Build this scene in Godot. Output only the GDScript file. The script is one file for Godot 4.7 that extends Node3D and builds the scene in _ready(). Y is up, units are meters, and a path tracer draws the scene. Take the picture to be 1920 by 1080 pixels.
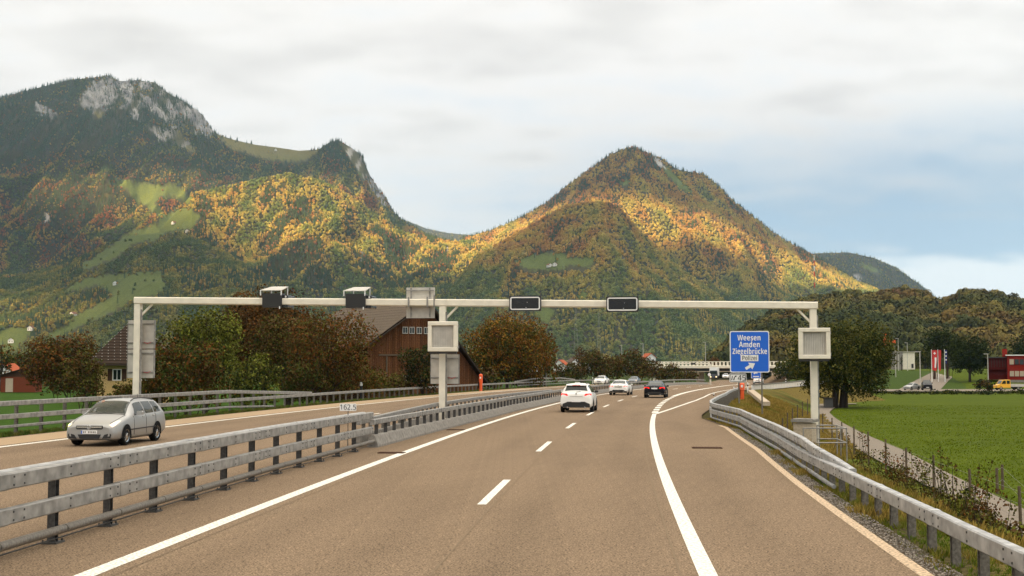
extends Node3D

# ---------------------------------------------------------------- measures
const F := 2350.0          # focal length in pixels of a picture 1920 wide
const EYE := 2.5
const KNOT_S := [-60.0, 0.0, 40.0, 80.0, 120.0, 160.0, 200.0, 240.0, 300.0, 620.0]
const KNOT_A := [0.0743, 0.0743, 0.1057, 0.1463, 0.2015, 0.254, 0.2666, 0.2514, 0.2243, 0.19]
const EDGE_S := [-60.0, 6.0, 18.0, 30.0, 45.0, 55.0, 60.0, 72.0, 82.0, 111.0, 150.0, 620.0]
const EDGE_O := [6.6, 6.75, 6.95, 7.25, 7.25, 6.45, 6.6, 7.4, 8.1, 9.3, 9.6, 9.6]
var tilt := atan(152.0 / F)
var taken := {}
var rng := RandomNumberGenerator.new()
var noise := FastNoiseLite.new()
var road_x := PackedFloat32Array()
var road_z := PackedFloat32Array()
var M := {}

# ---------------------------------------------------------------- mesh collector
class Shape:
	var v := PackedVector3Array()
	var n := PackedVector3Array()
	var c := PackedColorArray()
	var ink := Color(1, 1, 1)
	func tri3(a: Vector3, b: Vector3, d: Vector3, na: Vector3, nb: Vector3, nd: Vector3) -> void:
		if (d - a).cross(b - a).dot(na + nb + nd) < 0.0:
			v.append(a); v.append(d); v.append(b); n.append(na); n.append(nd); n.append(nb)
		else:
			v.append(a); v.append(b); v.append(d); n.append(na); n.append(nb); n.append(nd)
		c.append(ink); c.append(ink); c.append(ink)
	func poly(pts: Array, out: Vector3) -> void:
		for k in range(1, pts.size() - 1):
			var nn: Vector3 = (pts[k + 1] - pts[0]).cross(pts[k] - pts[0])
			if nn.length_squared() < 1e-14: continue
			nn = nn.normalized()
			if nn.dot(out) < 0.0: nn = -nn
			tri3(pts[0], pts[k], pts[k + 1], nn, nn, nn)
	func box(at: Vector3, size: Vector3, b := Basis.IDENTITY) -> void:
		var h := size * 0.5
		for ax in 3:
			for sg in [-1.0, 1.0]:
				var o := Vector3.ZERO; o[ax] = sg
				var p := Vector3.ZERO; p[(ax + 1) % 3] = 1.0
				var q := Vector3.ZERO; q[(ax + 2) % 3] = 1.0
				var pts := []
				for k in [[-1, -1], [1, -1], [1, 1], [-1, 1]]:
					pts.append(at + b * ((o + p * k[0] + q * k[1]) * h))
				poly(pts, b * o)
	func bar(a: Vector3, b: Vector3, w: float, h: float, up := Vector3.UP) -> void:   # a beam from a to b with chamfered edges
		var e := minf(w, h) * 0.12
		sweep(rect(w, h, e), [a, b], up)
	static func rect(w: float, h: float, e: float) -> PackedVector2Array:
		var x := w * 0.5; var y := h * 0.5
		return PackedVector2Array([Vector2(-x + e, -y), Vector2(x - e, -y), Vector2(x, -y + e), Vector2(x, y - e), Vector2(x - e, y), Vector2(-x + e, y), Vector2(-x, y - e), Vector2(-x, -y + e)])
	func sweep(prof: PackedVector2Array, path: Array, up := Vector3.UP, caps := true) -> void:
		var rows := []
		var last := path.size() - 1
		for i in path.size():
			var t: Vector3 = (path[mini(i + 1, last)] - path[maxi(i - 1, 0)]).normalized()
			var side := t.cross(up).normalized()
			var u := side.cross(t).normalized()
			var r := []
			for p in prof: r.append(path[i] + side * p.x + u * p.y)
			rows.append([r, side, u, t])
		var m := prof.size()
		for k in m:
			var k2 := (k + 1) % m
			var e := prof[k2] - prof[k]
			var en := Vector2(e.y, -e.x).normalized()
			for i in last:
				var n0: Vector3 = rows[i][1] * en.x + rows[i][2] * en.y
				var n1: Vector3 = rows[i + 1][1] * en.x + rows[i + 1][2] * en.y
				tri3(rows[i][0][k], rows[i][0][k2], rows[i + 1][0][k2], n0, n0, n1)
				tri3(rows[i][0][k], rows[i + 1][0][k2], rows[i + 1][0][k], n0, n1, n1)
		if caps:
			poly(rows[0][0], -rows[0][3]); poly(rows[last][0], rows[last][3])
	func tube(a: Vector3, b: Vector3, r0: float, r1: float, sides := 8, caps := true) -> void:
		var t := (b - a).normalized()
		var s := t.cross(Vector3.UP if absf(t.y) < 0.95 else Vector3.RIGHT).normalized()
		var u := s.cross(t)
		for k in sides:
			var x := TAU * k / sides; var y := TAU * (k + 1) / sides
			var d0 := s * cos(x) + u * sin(x); var d1 := s * cos(y) + u * sin(y)
			tri3(a + d0 * r0, a + d1 * r0, b + d1 * r1, d0, d1, d1)
			tri3(a + d0 * r0, b + d1 * r1, b + d0 * r1, d0, d1, d0)
			if caps:
				tri3(b, b + d0 * r1, b + d1 * r1, t, t, t)
				tri3(a, a + d0 * r0, a + d1 * r0, -t, -t, -t)
	func lathe(prof: Array, sides: int, at: Vector3, axis: Vector3) -> void:   # prof: [along, radius]
		var s := axis.cross(Vector3.UP if absf(axis.y) < 0.95 else Vector3.RIGHT).normalized()
		var u := s.cross(axis)
		for i in prof.size() - 1:
			var e := Vector2(prof[i + 1][0] - prof[i][0], prof[i + 1][1] - prof[i][1])
			if e.length() < 1e-6: continue
			var nn := Vector2(-e.y, e.x).normalized()    # along, radial
			for k in sides:
				var x := TAU * k / sides; var y := TAU * (k + 1) / sides
				var d0 := s * cos(x) + u * sin(x); var d1 := s * cos(y) + u * sin(y)
				var p00: Vector3 = at + axis * prof[i][0] + d0 * prof[i][1]
				var p01: Vector3 = at + axis * prof[i][0] + d1 * prof[i][1]
				var p10: Vector3 = at + axis * prof[i + 1][0] + d0 * prof[i + 1][1]
				var p11: Vector3 = at + axis * prof[i + 1][0] + d1 * prof[i + 1][1]
				var n0 := axis * nn.x + d0 * nn.y; var n1 := axis * nn.x + d1 * nn.y
				tri3(p00, p01, p11, n0, n1, n1)
				tri3(p00, p11, p10, n0, n1, n0)
	func grid(rows: Array, out := Vector3.ZERO) -> void:   # smooth surface through rows of points; out: a point on its inner side, or none for an upward face
		var h := rows.size(); var w: int = rows[0].size()
		var nn := []
		for i in h:
			var r := PackedVector3Array()
			for j in w:
				var du: Vector3 = rows[i][mini(j + 1, w - 1)] - rows[i][maxi(j - 1, 0)]
				var dv: Vector3 = rows[mini(i + 1, h - 1)][j] - rows[maxi(i - 1, 0)][j]
				var q := du.cross(dv).normalized()
				var away: Vector3 = Vector3.UP if out == Vector3.ZERO else rows[i][j] - out
				r.append(q if q.dot(away) > 0.0 else -q)
			nn.append(r)
		for i in h - 1:
			for j in w - 1:
				tri3(rows[i][j], rows[i][j + 1], rows[i + 1][j + 1], nn[i][j], nn[i][j + 1], nn[i + 1][j + 1])
				tri3(rows[i][j], rows[i + 1][j + 1], rows[i + 1][j], nn[i][j], nn[i + 1][j + 1], nn[i + 1][j])
	func mesh() -> ArrayMesh:
		var a := []
		a.resize(Mesh.ARRAY_MAX)
		a[Mesh.ARRAY_VERTEX] = v; a[Mesh.ARRAY_NORMAL] = n; a[Mesh.ARRAY_COLOR] = c
		var m := ArrayMesh.new()
		m.add_surface_from_arrays(Mesh.PRIMITIVE_TRIANGLES, a)
		return m

# ---------------------------------------------------------------- naming
func numbered(called: String) -> String:
	var k: int = taken.get(called, 0)
	taken[called] = k + 1
	return called if k == 0 else "%s_%03d" % [called, k]

func tag(o: Node, label: String, category := "", group := "", kind := "") -> Node:
	if label: o.set_meta("label", label)
	if category: o.set_meta("category", category)
	if group: o.set_meta("group", group)
	if kind: o.set_meta("kind", kind)
	return o

func thing(called: String, label: String, category: String, at := Vector3.ZERO, turn := 0.0, group := "", kind := "") -> Node3D:
	var o := Node3D.new()
	o.name = numbered(called)
	o.position = at
	o.rotation.y = turn
	tag(o, label, category, group, kind)
	add_child(o)
	return o

func mi(called: String, mesh: Mesh, m: Material, parent: Node = null) -> MeshInstance3D:
	var o := MeshInstance3D.new()
	o.mesh = mesh
	o.material_override = m
	if parent == null:
		o.name = numbered(called)
		add_child(o)
	else:
		o.name = called
		parent.add_child(o, true)
	return o

func put(called: String, s: Shape, m: Material, parent: Node = null) -> MeshInstance3D:
	return mi(called, s.mesh(), m, parent)

func again(o: Node3D, at: Vector3, turn: float, label: String, group := "") -> Node3D:
	var r: Node3D = o.duplicate()
	r.name = numbered(String(o.name))
	add_child(r)
	r.position = at; r.rotation.y = turn
	tag(r, label, "", group)
	return r

func many(called: String, mesh: Mesh, m: Material, where: Array, inks: PackedColorArray, parent: Node = null) -> MultiMeshInstance3D:
	var mm := MultiMesh.new()
	mm.transform_format = MultiMesh.TRANSFORM_3D
	mm.use_colors = true
	mm.mesh = mesh
	mm.instance_count = where.size()
	for i in where.size():
		mm.set_instance_transform(i, where[i])
		mm.set_instance_color(i, inks[i])
	var o := MultiMeshInstance3D.new()
	o.multimesh = mm
	o.material_override = m
	o.set_meta("kind", "stuff")
	if parent == null:
		o.name = numbered(called)
		add_child(o)
	else:
		o.name = called
		parent.add_child(o, true)
	return o

# ---------------------------------------------------------------- materials
func lin(r: float, g: float, b: float) -> Color:
	return Color(r, g, b).linear_to_srgb()

func mat(r: float, g: float, b: float, rough := 0.8, metal := 0.0) -> StandardMaterial3D:
	var m := StandardMaterial3D.new()
	m.albedo_color = lin(r, g, b)
	m.roughness = rough
	m.metallic = metal
	if rough >= 0.75: m.metallic_specular = 0.15
	m.vertex_color_use_as_albedo = true
	return m

func speck(freq: float, octaves: int, lo: float, hi: float, sd := 1, kind := FastNoiseLite.TYPE_SIMPLEX_SMOOTH, size := 512) -> NoiseTexture2D:
	var f := FastNoiseLite.new()
	f.noise_type = kind
	f.seed = sd
	f.frequency = freq
	f.fractal_octaves = octaves
	var t := NoiseTexture2D.new()
	t.width = size; t.height = size
	t.seamless = true
	t.noise = f
	var g := Gradient.new()
	g.offsets = PackedFloat32Array([0.0, 1.0])
	g.colors = PackedColorArray([Color(lo, lo, lo), Color(hi, hi, hi)])
	t.color_ramp = g
	return t

func worldly(m: StandardMaterial3D, t: Texture2D, metres: float, bump: Texture2D = null, depth := 0.4) -> StandardMaterial3D:
	m.albedo_texture = t
	m.uv1_triplanar = true
	m.uv1_world_triplanar = true
	m.uv1_scale = Vector3.ONE / metres
	if bump:
		m.heightmap_enabled = true
		m.heightmap_texture = bump
		m.heightmap_scale = depth
	return m

# ---------------------------------------------------------------- the road's own coordinates: s metres along the dashed line, o metres to its right
func angle(s: float) -> float:
	for k in KNOT_S.size() - 1:
		if s <= KNOT_S[k + 1]:
			return lerpf(KNOT_A[k], KNOT_A[k + 1], clampf((s - KNOT_S[k]) / (KNOT_S[k + 1] - KNOT_S[k]), 0, 1))
	return KNOT_A[-1]

func table(ks: Array, vs: Array, s: float) -> float:
	for k in ks.size() - 1:
		if s <= ks[k + 1]:
			return lerpf(vs[k], vs[k + 1], clampf((s - ks[k]) / (ks[k + 1] - ks[k]), 0, 1))
	return vs[-1]

func lay_road() -> void:
	var x := -1.6228 - 60.0 * sin(0.0743)
	var z := 10.0 - 60.0 * cos(0.0743)
	for k in 1361:
		road_x.append(x); road_z.append(z)
		var a := angle(-60.0 + k * 0.5)
		x += sin(a) * 0.5; z += cos(a) * 0.5

func road_y(s: float) -> float:
	return -2.4 * smoothstep(178.0, 390.0, s)

func fr(s: float, o: float, y := 0.0) -> Vector3:
	var k := clampf((s + 60.0) * 2.0, 0.0, 1358.0)
	var i := int(k)
	var a := angle(s)
	var x := lerpf(road_x[i], road_x[i + 1], k - i) + o * cos(a)
	var z := lerpf(road_z[i], road_z[i + 1], k - i) - o * sin(a)
	return Vector3(x, y + road_y(s), -z)

func edge(s: float) -> float:
	return table(EDGE_S, EDGE_O, s)

# where the ray through a point of the picture (1920 x 1080) stands at a given depth
func spot(px: float, py: float, z: float) -> Vector3:
	var yv := (540.0 - py) / F
	var zc := cos(tilt) - yv * sin(tilt)
	return Vector3((px - 960.0) / F / zc * z, EYE + (yv * cos(tilt) + sin(tilt)) / zc * z, -z)

func seen(p: Vector3) -> Vector2:
	var zc := -p.z * cos(tilt) + (p.y - EYE) * sin(tilt)
	var yc := (p.y - EYE) * cos(tilt) + p.z * sin(tilt)
	return Vector2(960.0 + F * p.x / zc, 540.0 - F * yc / zc)

func smooth(a: float, b: float, x: float) -> float:
	return smoothstep(a, b, x)

func _ready() -> void:
	rng.seed = 7
	noise.seed = 11
	noise.frequency = 1.0
	noise.fractal_octaves = 3
	# ------------------------------------------------ camera, sky, sun, exposure
	var cam := Camera3D.new()
	cam.name = "camera"
	cam.position = Vector3(0, EYE, 0)
	cam.rotation.x = tilt
	cam.fov = rad_to_deg(2.0 * atan(540.0 / F))
	cam.near = 0.3
	cam.far = 40000.0
	add_child(cam)
	var env := Environment.new()
	env.background_mode = Environment.BG_SKY
	env.sky = Sky.new()
	env.sky.sky_material = paint_sky()
	env.background_energy_multiplier = 1.0
	env.ambient_light_source = Environment.AMBIENT_SOURCE_SKY
	env.tonemap_mode = Environment.TONE_MAPPER_LINEAR
	env.tonemap_exposure = 3.0
	env.sdfgi_enabled = true
	env.ssao_enabled = true
	env.ssil_enabled = true
	env.fog_enabled = true
	env.fog_density = 0.000038
	env.fog_light_color = Color(0.66, 0.82, 0.97)
	var we := WorldEnvironment.new()
	we.name = "world"
	we.environment = env
	add_child(we)
	var sun := DirectionalLight3D.new()
	sun.name = "sun"
	sun.light_color = Color(1.0, 0.86, 0.66)
	sun.light_energy = 1.6
	sun.light_angular_distance = 2.2
	sun.shadow_enabled = true
	sun.look_at_from_position(SUNWARD, Vector3.ZERO)
	add_child(sun)
	lay_road()
	make_materials()
	# ------------------------------------------------ large structure
	build_mountains()
	build_clouds()
	build_ground()
	build_roads()
	# ------------------------------------------------ objects
	build_rails()
	build_gantry()
	build_signs()
	build_buildings()
	build_bridge()
	build_trees()
	build_cars()
	build_verge()

const SUNWARD := Vector3(-0.62, 0.5, 0.6)

func paint_sky() -> PanoramaSkyMaterial:
	var w := 2048; var h := 1024
	var data := PackedFloat32Array()
	data.resize(w * h * 3)
	var f := FastNoiseLite.new()
	f.seed = 5; f.frequency = 1.0; f.fractal_octaves = 5; f.fractal_gain = 0.5
	var g := FastNoiseLite.new()
	g.seed = 9; g.frequency = 1.0; g.fractal_octaves = 4
	for j in h:
		var el := (0.5 - (j + 0.5) / h) * PI
		var deg := rad_to_deg(el)
		var ce := cos(el); var se := sin(el)
		for i in w:
			var col := Vector3(0.07, 0.075, 0.04)
			if deg > -1.0:
				var az := (i + 0.5) / w * TAU     # straight ahead at the picture's edge
				# cloud layer seen in perspective: a flat deck, so that streaks lie level and close up towards the horizon
				var k := 1.0 / (maxf(se, 0.0) + 0.10)
				var px := sin(az) * ce * k; var pz := cos(az) * ce * k
				var n := f.get_noise_2d(px * 0.9 + 3.0, pz * 1.1) * 0.9
				var m := g.get_noise_2d(px * 2.4, pz * 4.2 - 8.0)
				# the cover thins towards the horizon and lets blue through, more so on the right hand side
				var side := smoothstep(-0.22, 0.30, sin(az)) if cos(az) > 0.0 else 0.6 + 0.4 * sin(az * 3.0)
				var blue := smoothstep(13.5, 6.0, deg) * (0.18 + 0.95 * side) + n * 0.5 + m * 0.30 - 0.10
				blue = clampf(blue, 0.0, 1.0)
				var grey := Vector3(0.342, 0.333, 0.318) * (1.0 + 0.15 * m * smoothstep(2.0, 9.0, deg) + 0.20 * n)
				var pale := Vector3(0.118, 0.172, 0.224)
				col = grey.lerp(pale, blue * 0.95)
				# a bright bank of cloud close to the horizon
				var bank := smoothstep(5.2, 4.5, deg + m * 0.5 + 0.3 * n) * smoothstep(0.19, 0.30, sin(az) + n * 0.08) if cos(az) > 0.0 else 0.0
				col = col.lerp(Vector3(0.335, 0.34, 0.335), clampf(bank, 0, 1) * 0.97)
				col *= 1.0 + 2.2 * smoothstep(14.0, 70.0, deg)     # an overcast sky is brightest overhead
				var warm := smoothstep(12.0, 50.0, deg)
				col *= Vector3(1.0 + 0.05 * warm, 1.0, 1.0 - 0.08 * warm)
				if deg < 0.0: col = col.lerp(Vector3(0.07, 0.075, 0.04), -deg)
			var p := (j * w + i) * 3
			data[p] = col.x; data[p + 1] = col.y; data[p + 2] = col.z
	var im := Image.create_from_data(w, h, false, Image.FORMAT_RGBF, data.to_byte_array())
	var pm := PanoramaSkyMaterial.new()
	pm.panorama = ImageTexture.create_from_image(im)
	return pm

func grain() -> ImageTexture:   # asphalt: dark binder, pale and dark stones of a few centimetres, faint patches
	var a := FastNoiseLite.new(); a.seed = 3; a.frequency = 0.075; a.fractal_octaves = 3
	var b := FastNoiseLite.new(); b.seed = 4; b.noise_type = FastNoiseLite.TYPE_CELLULAR; b.frequency = 0.09; b.cellular_return_type = FastNoiseLite.RETURN_CELL_VALUE; b.fractal_type = FastNoiseLite.FRACTAL_NONE
	var ia := a.get_seamless_image(640, 640); var ib := b.get_seamless_image(640, 640)
	var im := Image.create(640, 640, false, Image.FORMAT_RGB8)
	for y in 640:
		for x in 640:
			var v := 0.80 + (ia.get_pixel(x, y).r - 0.5) * 0.75
			var s := ib.get_pixel(x, y).r
			if s > 0.86: v += 0.12
			elif s < 0.16: v -= 0.14
			v = clampf(v, 0.25, 1.0)
			im.set_pixel(x, y, Color(v, v, v))
	return ImageTexture.create_from_image(im)

func make_materials() -> void:
	var fine := speck(0.035, 4, 0.62, 1.0, 3)
	var rough := speck(0.09, 3, 0.0, 1.0, 4)
	M.asphalt = worldly(mat(0.345, 0.247, 0.162, 0.85), grain(), 1.6)
	M.shoulder = worldly(mat(0.52, 0.38, 0.24, 0.9), speck(0.12, 3, 0.7, 1.0, 6), 2.0)
	M.path = worldly(mat(0.31, 0.265, 0.215, 0.9), speck(0.1, 3, 0.7, 1.0, 8), 3.0)
	M.paint = worldly(mat(0.86, 0.82, 0.72, 0.6), speck(0.05, 5, 0.5, 1.35, 12), 1.7)
	M.tan_paint = worldly(mat(0.66, 0.48, 0.30, 0.7), speck(0.05, 5, 0.45, 1.3, 13), 1.7)
	M.seam = mat(0.20, 0.15, 0.10, 0.9)
	M.ground = worldly(mat(1, 1, 1, 1.0), speck(0.05, 5, 0.45, 1.0, 14), 3.0)
	M.gravel = worldly(mat(0.25, 0.19, 0.13, 1.0), speck(0.2, 2, 0.3, 1.0, 15), 0.9, rough, 2.0)
	M.steel = worldly(mat(0.34, 0.325, 0.30, 0.5, 0.2), speck(0.012, 5, 0.66, 1.08, 16), 2.2)
	M.rail_bright = worldly(mat(0.46, 0.455, 0.445, 0.5, 0.2), speck(0.012, 5, 0.7, 1.08, 26), 2.2)
	M.dark_steel = worldly(mat(0.10, 0.095, 0.09, 0.6, 0.2), speck(0.03, 4, 0.6, 1.0, 17), 1.0)
	M.post_steel = worldly(mat(0.27, 0.24, 0.20, 0.6, 0.2), speck(0.03, 4, 0.6, 1.0, 17), 1.0)
	M.concrete = worldly(mat(0.36, 0.335, 0.30, 0.9), speck(0.02, 5, 0.7, 1.0, 18), 2.5)
	M.pillar = worldly(mat(0.58, 0.48, 0.36, 0.9), speck(0.02, 5, 0.78, 1.0, 19), 1.2)
	M.gantry = worldly(mat(0.85, 0.785, 0.65, 0.5), speck(0.01, 4, 0.9, 1.0, 20), 4.0)
	M.panel = worldly(mat(0.58, 0.545, 0.485, 0.55, 0.1), speck(0.012, 4, 0.88, 1.0, 21), 3.0)
	M.pylon = mat(0.24, 0.25, 0.18, 0.7)
	M.black = mat(0.016, 0.016, 0.016, 0.55)
	M.gloss_black = mat(0.012, 0.012, 0.012, 0.25)
	M.white = mat(0.80, 0.79, 0.77, 0.5)
	M.blue = mat(0.006, 0.12, 0.62, 0.45)
	M.orange = mat(0.80, 0.11, 0.02, 0.45)
	M.red = mat(0.52, 0.025, 0.02, 0.6)
	M.rust = worldly(mat(0.13, 0.07, 0.045, 0.9), speck(0.05, 4, 0.5, 1.0, 22), 0.6)
	M.glass = mat(0.015, 0.022, 0.018, 0.04)
	M.glass.metallic_specular = 0.5
	M.rubber = mat(0.015, 0.015, 0.015, 0.85)
	M.chrome = mat(0.7, 0.7, 0.7, 0.2, 1.0)
	M.wood_post = worldly(mat(0.20, 0.155, 0.11, 0.95), speck(0.04, 4, 0.6, 1.0, 23), 0.5)
	M.plank = worldly(mat(1.0, 1.0, 1.0, 0.9), speck(0.02, 5, 0.5, 1.0, 24), 1.6)
	M.plaster = worldly(mat(0.62, 0.43, 0.19, 0.95), speck(0.02, 5, 0.8, 1.0, 25), 2.0)
	M.leaf = mat(1, 1, 1, 0.75)
	M.leaf.backlight_enabled = true
	M.leaf.backlight = Color(0.35, 0.35, 0.3)
	M.far_leaf = mat(1, 1, 1, 0.9)
	M.bark = worldly(mat(0.085, 0.065, 0.05, 0.95), fine, 0.8)
	M.rock = worldly(mat(1, 1, 1, 0.95), speck(0.02, 5, 0.62, 1.0, 28), 60.0)

# ---------------------------------------------------------------- ground
func ground_y(s: float, o: float) -> float:
	var e := edge(s)
	var ry := road_y(s)
	var lv := lerpf(-2.0, -2.7, smooth(180, 380, s))
	if o > e:
		var d := o - e
		var bank := smooth(60, 110, s)             # the fill of the slip road
		var y := lerpf(ry - 0.07, lv, smooth(0.5 + bank * 1.0, 5.6 + bank * 2.4, d))
		return y + smooth(30, 52, o) * smooth(232, 420, s) * 5.2
	if o < -20.2:
		return lerpf(ry - 0.05, -1.35 + minf(ry, 0.0) * 0.4, smooth(0.8, 5.5, -20.2 - o))
	return ry - 0.09

func build_ground() -> void:
	var valley := Shape.new()
	valley.ink = Color(0.10, 0.13, 0.03)
	var rows := []
	for i in 13:
		var r := []
		for j in 13:
			r.append(Vector3((j - 6) * 2500.0, -3.4, 1500.0 - i * 1250.0))
		rows.append(r)
	valley.grid(rows)
	put("ground", valley, M.ground).set_meta("kind", "structure")
	var sheet := Shape.new()
	var ss := []
	var s := -40.0
	while s < 560.0:
		ss.append(s)
		s += 1.6 if s < 90.0 else 4.0
	var pts := []
	var ink := []
	for sv in ss:
		var e := edge(sv)
		var os := [-150.0, -110.0, -80.0, -60.0, -48.0, -40.0, -34.0, -30.0, -27.0, -25.4, -24.2, -23.0, -22.0, -21.2, -20.6, -20.2, -20.0, -12.0, -5.6, e - 0.6, e, e + 0.3, e + 0.7, e + 1.2, e + 1.8, e + 2.6, e + 3.4, e + 4.3, e + 5.2, e + 6.2, e + 7.4, e + 9.0, 18.6, 20.5, 23.0, 26.0, 30.0, 36.0, 44.0, 54.0, 66.0, 80.0, 96.0, 115.0, 140.0]
		var r := []; var c := []
		for o in os:
			var p := fr(sv, o)
			p.y = ground_y(sv, o)
			if o > e + 0.5 or o < -21.0: p.y += noise.get_noise_2d(p.x * 0.35, p.z * 0.35) * 0.10 * clampf((o - e) * 0.4 if o > 0 else (-20.5 - o) * 0.4, 0, 1)
			r.append(p)
			var n1 := noise.get_noise_2d(p.x * 0.12, p.z * 0.12)
			var n2 := noise.get_noise_2d(p.x * 0.6 + 90.0, p.z * 0.6)
			var field := Color(0.135, 0.185, 0.010).lerp(Color(0.115, 0.160, 0.012), clampf(n1 + 0.5, 0, 1))
			var dry := Color(0.27, 0.205, 0.05).lerp(Color(0.13, 0.145, 0.025), clampf(0.5 + n1 * 1.2 + n2 * 0.5, 0, 1))
			var col: Color = field
			if o > 0.0:
				col = dry.lerp(field, smooth(5.0, 7.5, o - e + n2))
				if o - e < 1.6: col = col.lerp(Color(0.14, 0.12, 0.06), smooth(1.0, 0.3, o - e + n2 * 0.8) * 0.8)
			elif o < -20.0:
				col = Color(0.075, 0.10, 0.02).lerp(Color(0.065, 0.14, 0.015), smooth(-23.0, -30.0, o + n2 * 4.0))
			c.append(col)
		pts.append(r); ink.append(c)
	var h := pts.size(); var w: int = pts[0].size()
	for i in h - 1:
		for j in w - 1:
			for q in [[[0, 0], [0, 1], [1, 1]], [[0, 0], [1, 1], [1, 0]]]:
				var a: Vector3 = pts[i + q[0][0]][j + q[0][1]]; var b: Vector3 = pts[i + q[1][0]][j + q[1][1]]; var d: Vector3 = pts[i + q[2][0]][j + q[2][1]]
				var nn := (d - a).cross(b - a).normalized()
				if nn.y < 0: nn = -nn
				var at := sheet.c.size()
				sheet.tri3(a, b, d, nn, nn, nn)
				var flip: bool = sheet.v[at + 1] != b
				sheet.c[at] = ink[i + q[0][0]][j + q[0][1]]
				sheet.c[at + 1] = ink[i + q[2][0]][j + q[2][1]] if flip else ink[i + q[1][0]][j + q[1][1]]
				sheet.c[at + 2] = ink[i + q[1][0]][j + q[1][1]] if flip else ink[i + q[2][0]][j + q[2][1]]
	put("ground", sheet, M.ground).set_meta("kind", "structure")

# a strip of road surface between two offsets (numbers or functions of s)
func strip(s0: float, s1: float, step: float, lo: Callable, hi: Callable, y: float, across := 1, wear := false) -> Shape:
	var sh := Shape.new()
	var n := maxi(1, int(ceil((s1 - s0) / step)))
	var rows := []
	for i in n + 1:
		var s := lerpf(s0, s1, float(i) / n)
		var r := []
		for j in across + 1:
			r.append(fr(s, lerpf(lo.call(s), hi.call(s), float(j) / across), y))
		rows.append(r)
	if not wear:
		sh.grid(rows)
		return sh
	for i in n:
		for j in across:
			var q := []
			for k in [[0, 0], [0, 1], [1, 1], [1, 0]]:
				var s := lerpf(s0, s1, float(i + k[0]) / n)
				var o := lerpf(lo.call(s), hi.call(s), float(j + k[1]) / across)
				var p: Vector3 = rows[i + k[0]][j + k[1]]
				# two darker wheel tracks in each lane, paler between the lanes
				var lane := fposmod(o if o > -4.5 else o + 7.5, 3.75) / 3.75
				var t := exp(-pow((lane - 0.27) / 0.11, 2)) + exp(-pow((lane - 0.73) / 0.11, 2))
				var v := 1.0 - 0.12 * t + 0.14 * noise.get_noise_2d(p.x * 0.22, p.z * 0.05) + 0.07 * noise.get_noise_2d(p.x * 0.9, p.z * 0.25)
				q.append([p, Color(v, v, v)])
			for t in [[0, 1, 2], [0, 2, 3]]:
				var at := sh.c.size()
				sh.tri3(q[t[0]][0], q[t[1]][0], q[t[2]][0], Vector3.UP, Vector3.UP, Vector3.UP)
				var flip: bool = sh.v[at + 1] != q[t[1]][0]
				sh.c[at] = q[t[0]][1]; sh.c[at + 1] = q[t[2] if flip else t[1]][1]; sh.c[at + 2] = q[t[1] if flip else t[2]][1]
	return sh

func flat(v: float) -> Callable:
	return func(_s): return v

func line(called: String, s0: float, s1: float, o: float, w: float, root: Node, m: Material = null) -> void:
	put(called, strip(s0, s1, 2.0, flat(o - w * 0.5), flat(o + w * 0.5), 0.006), m if m else M.paint, root)

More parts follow.
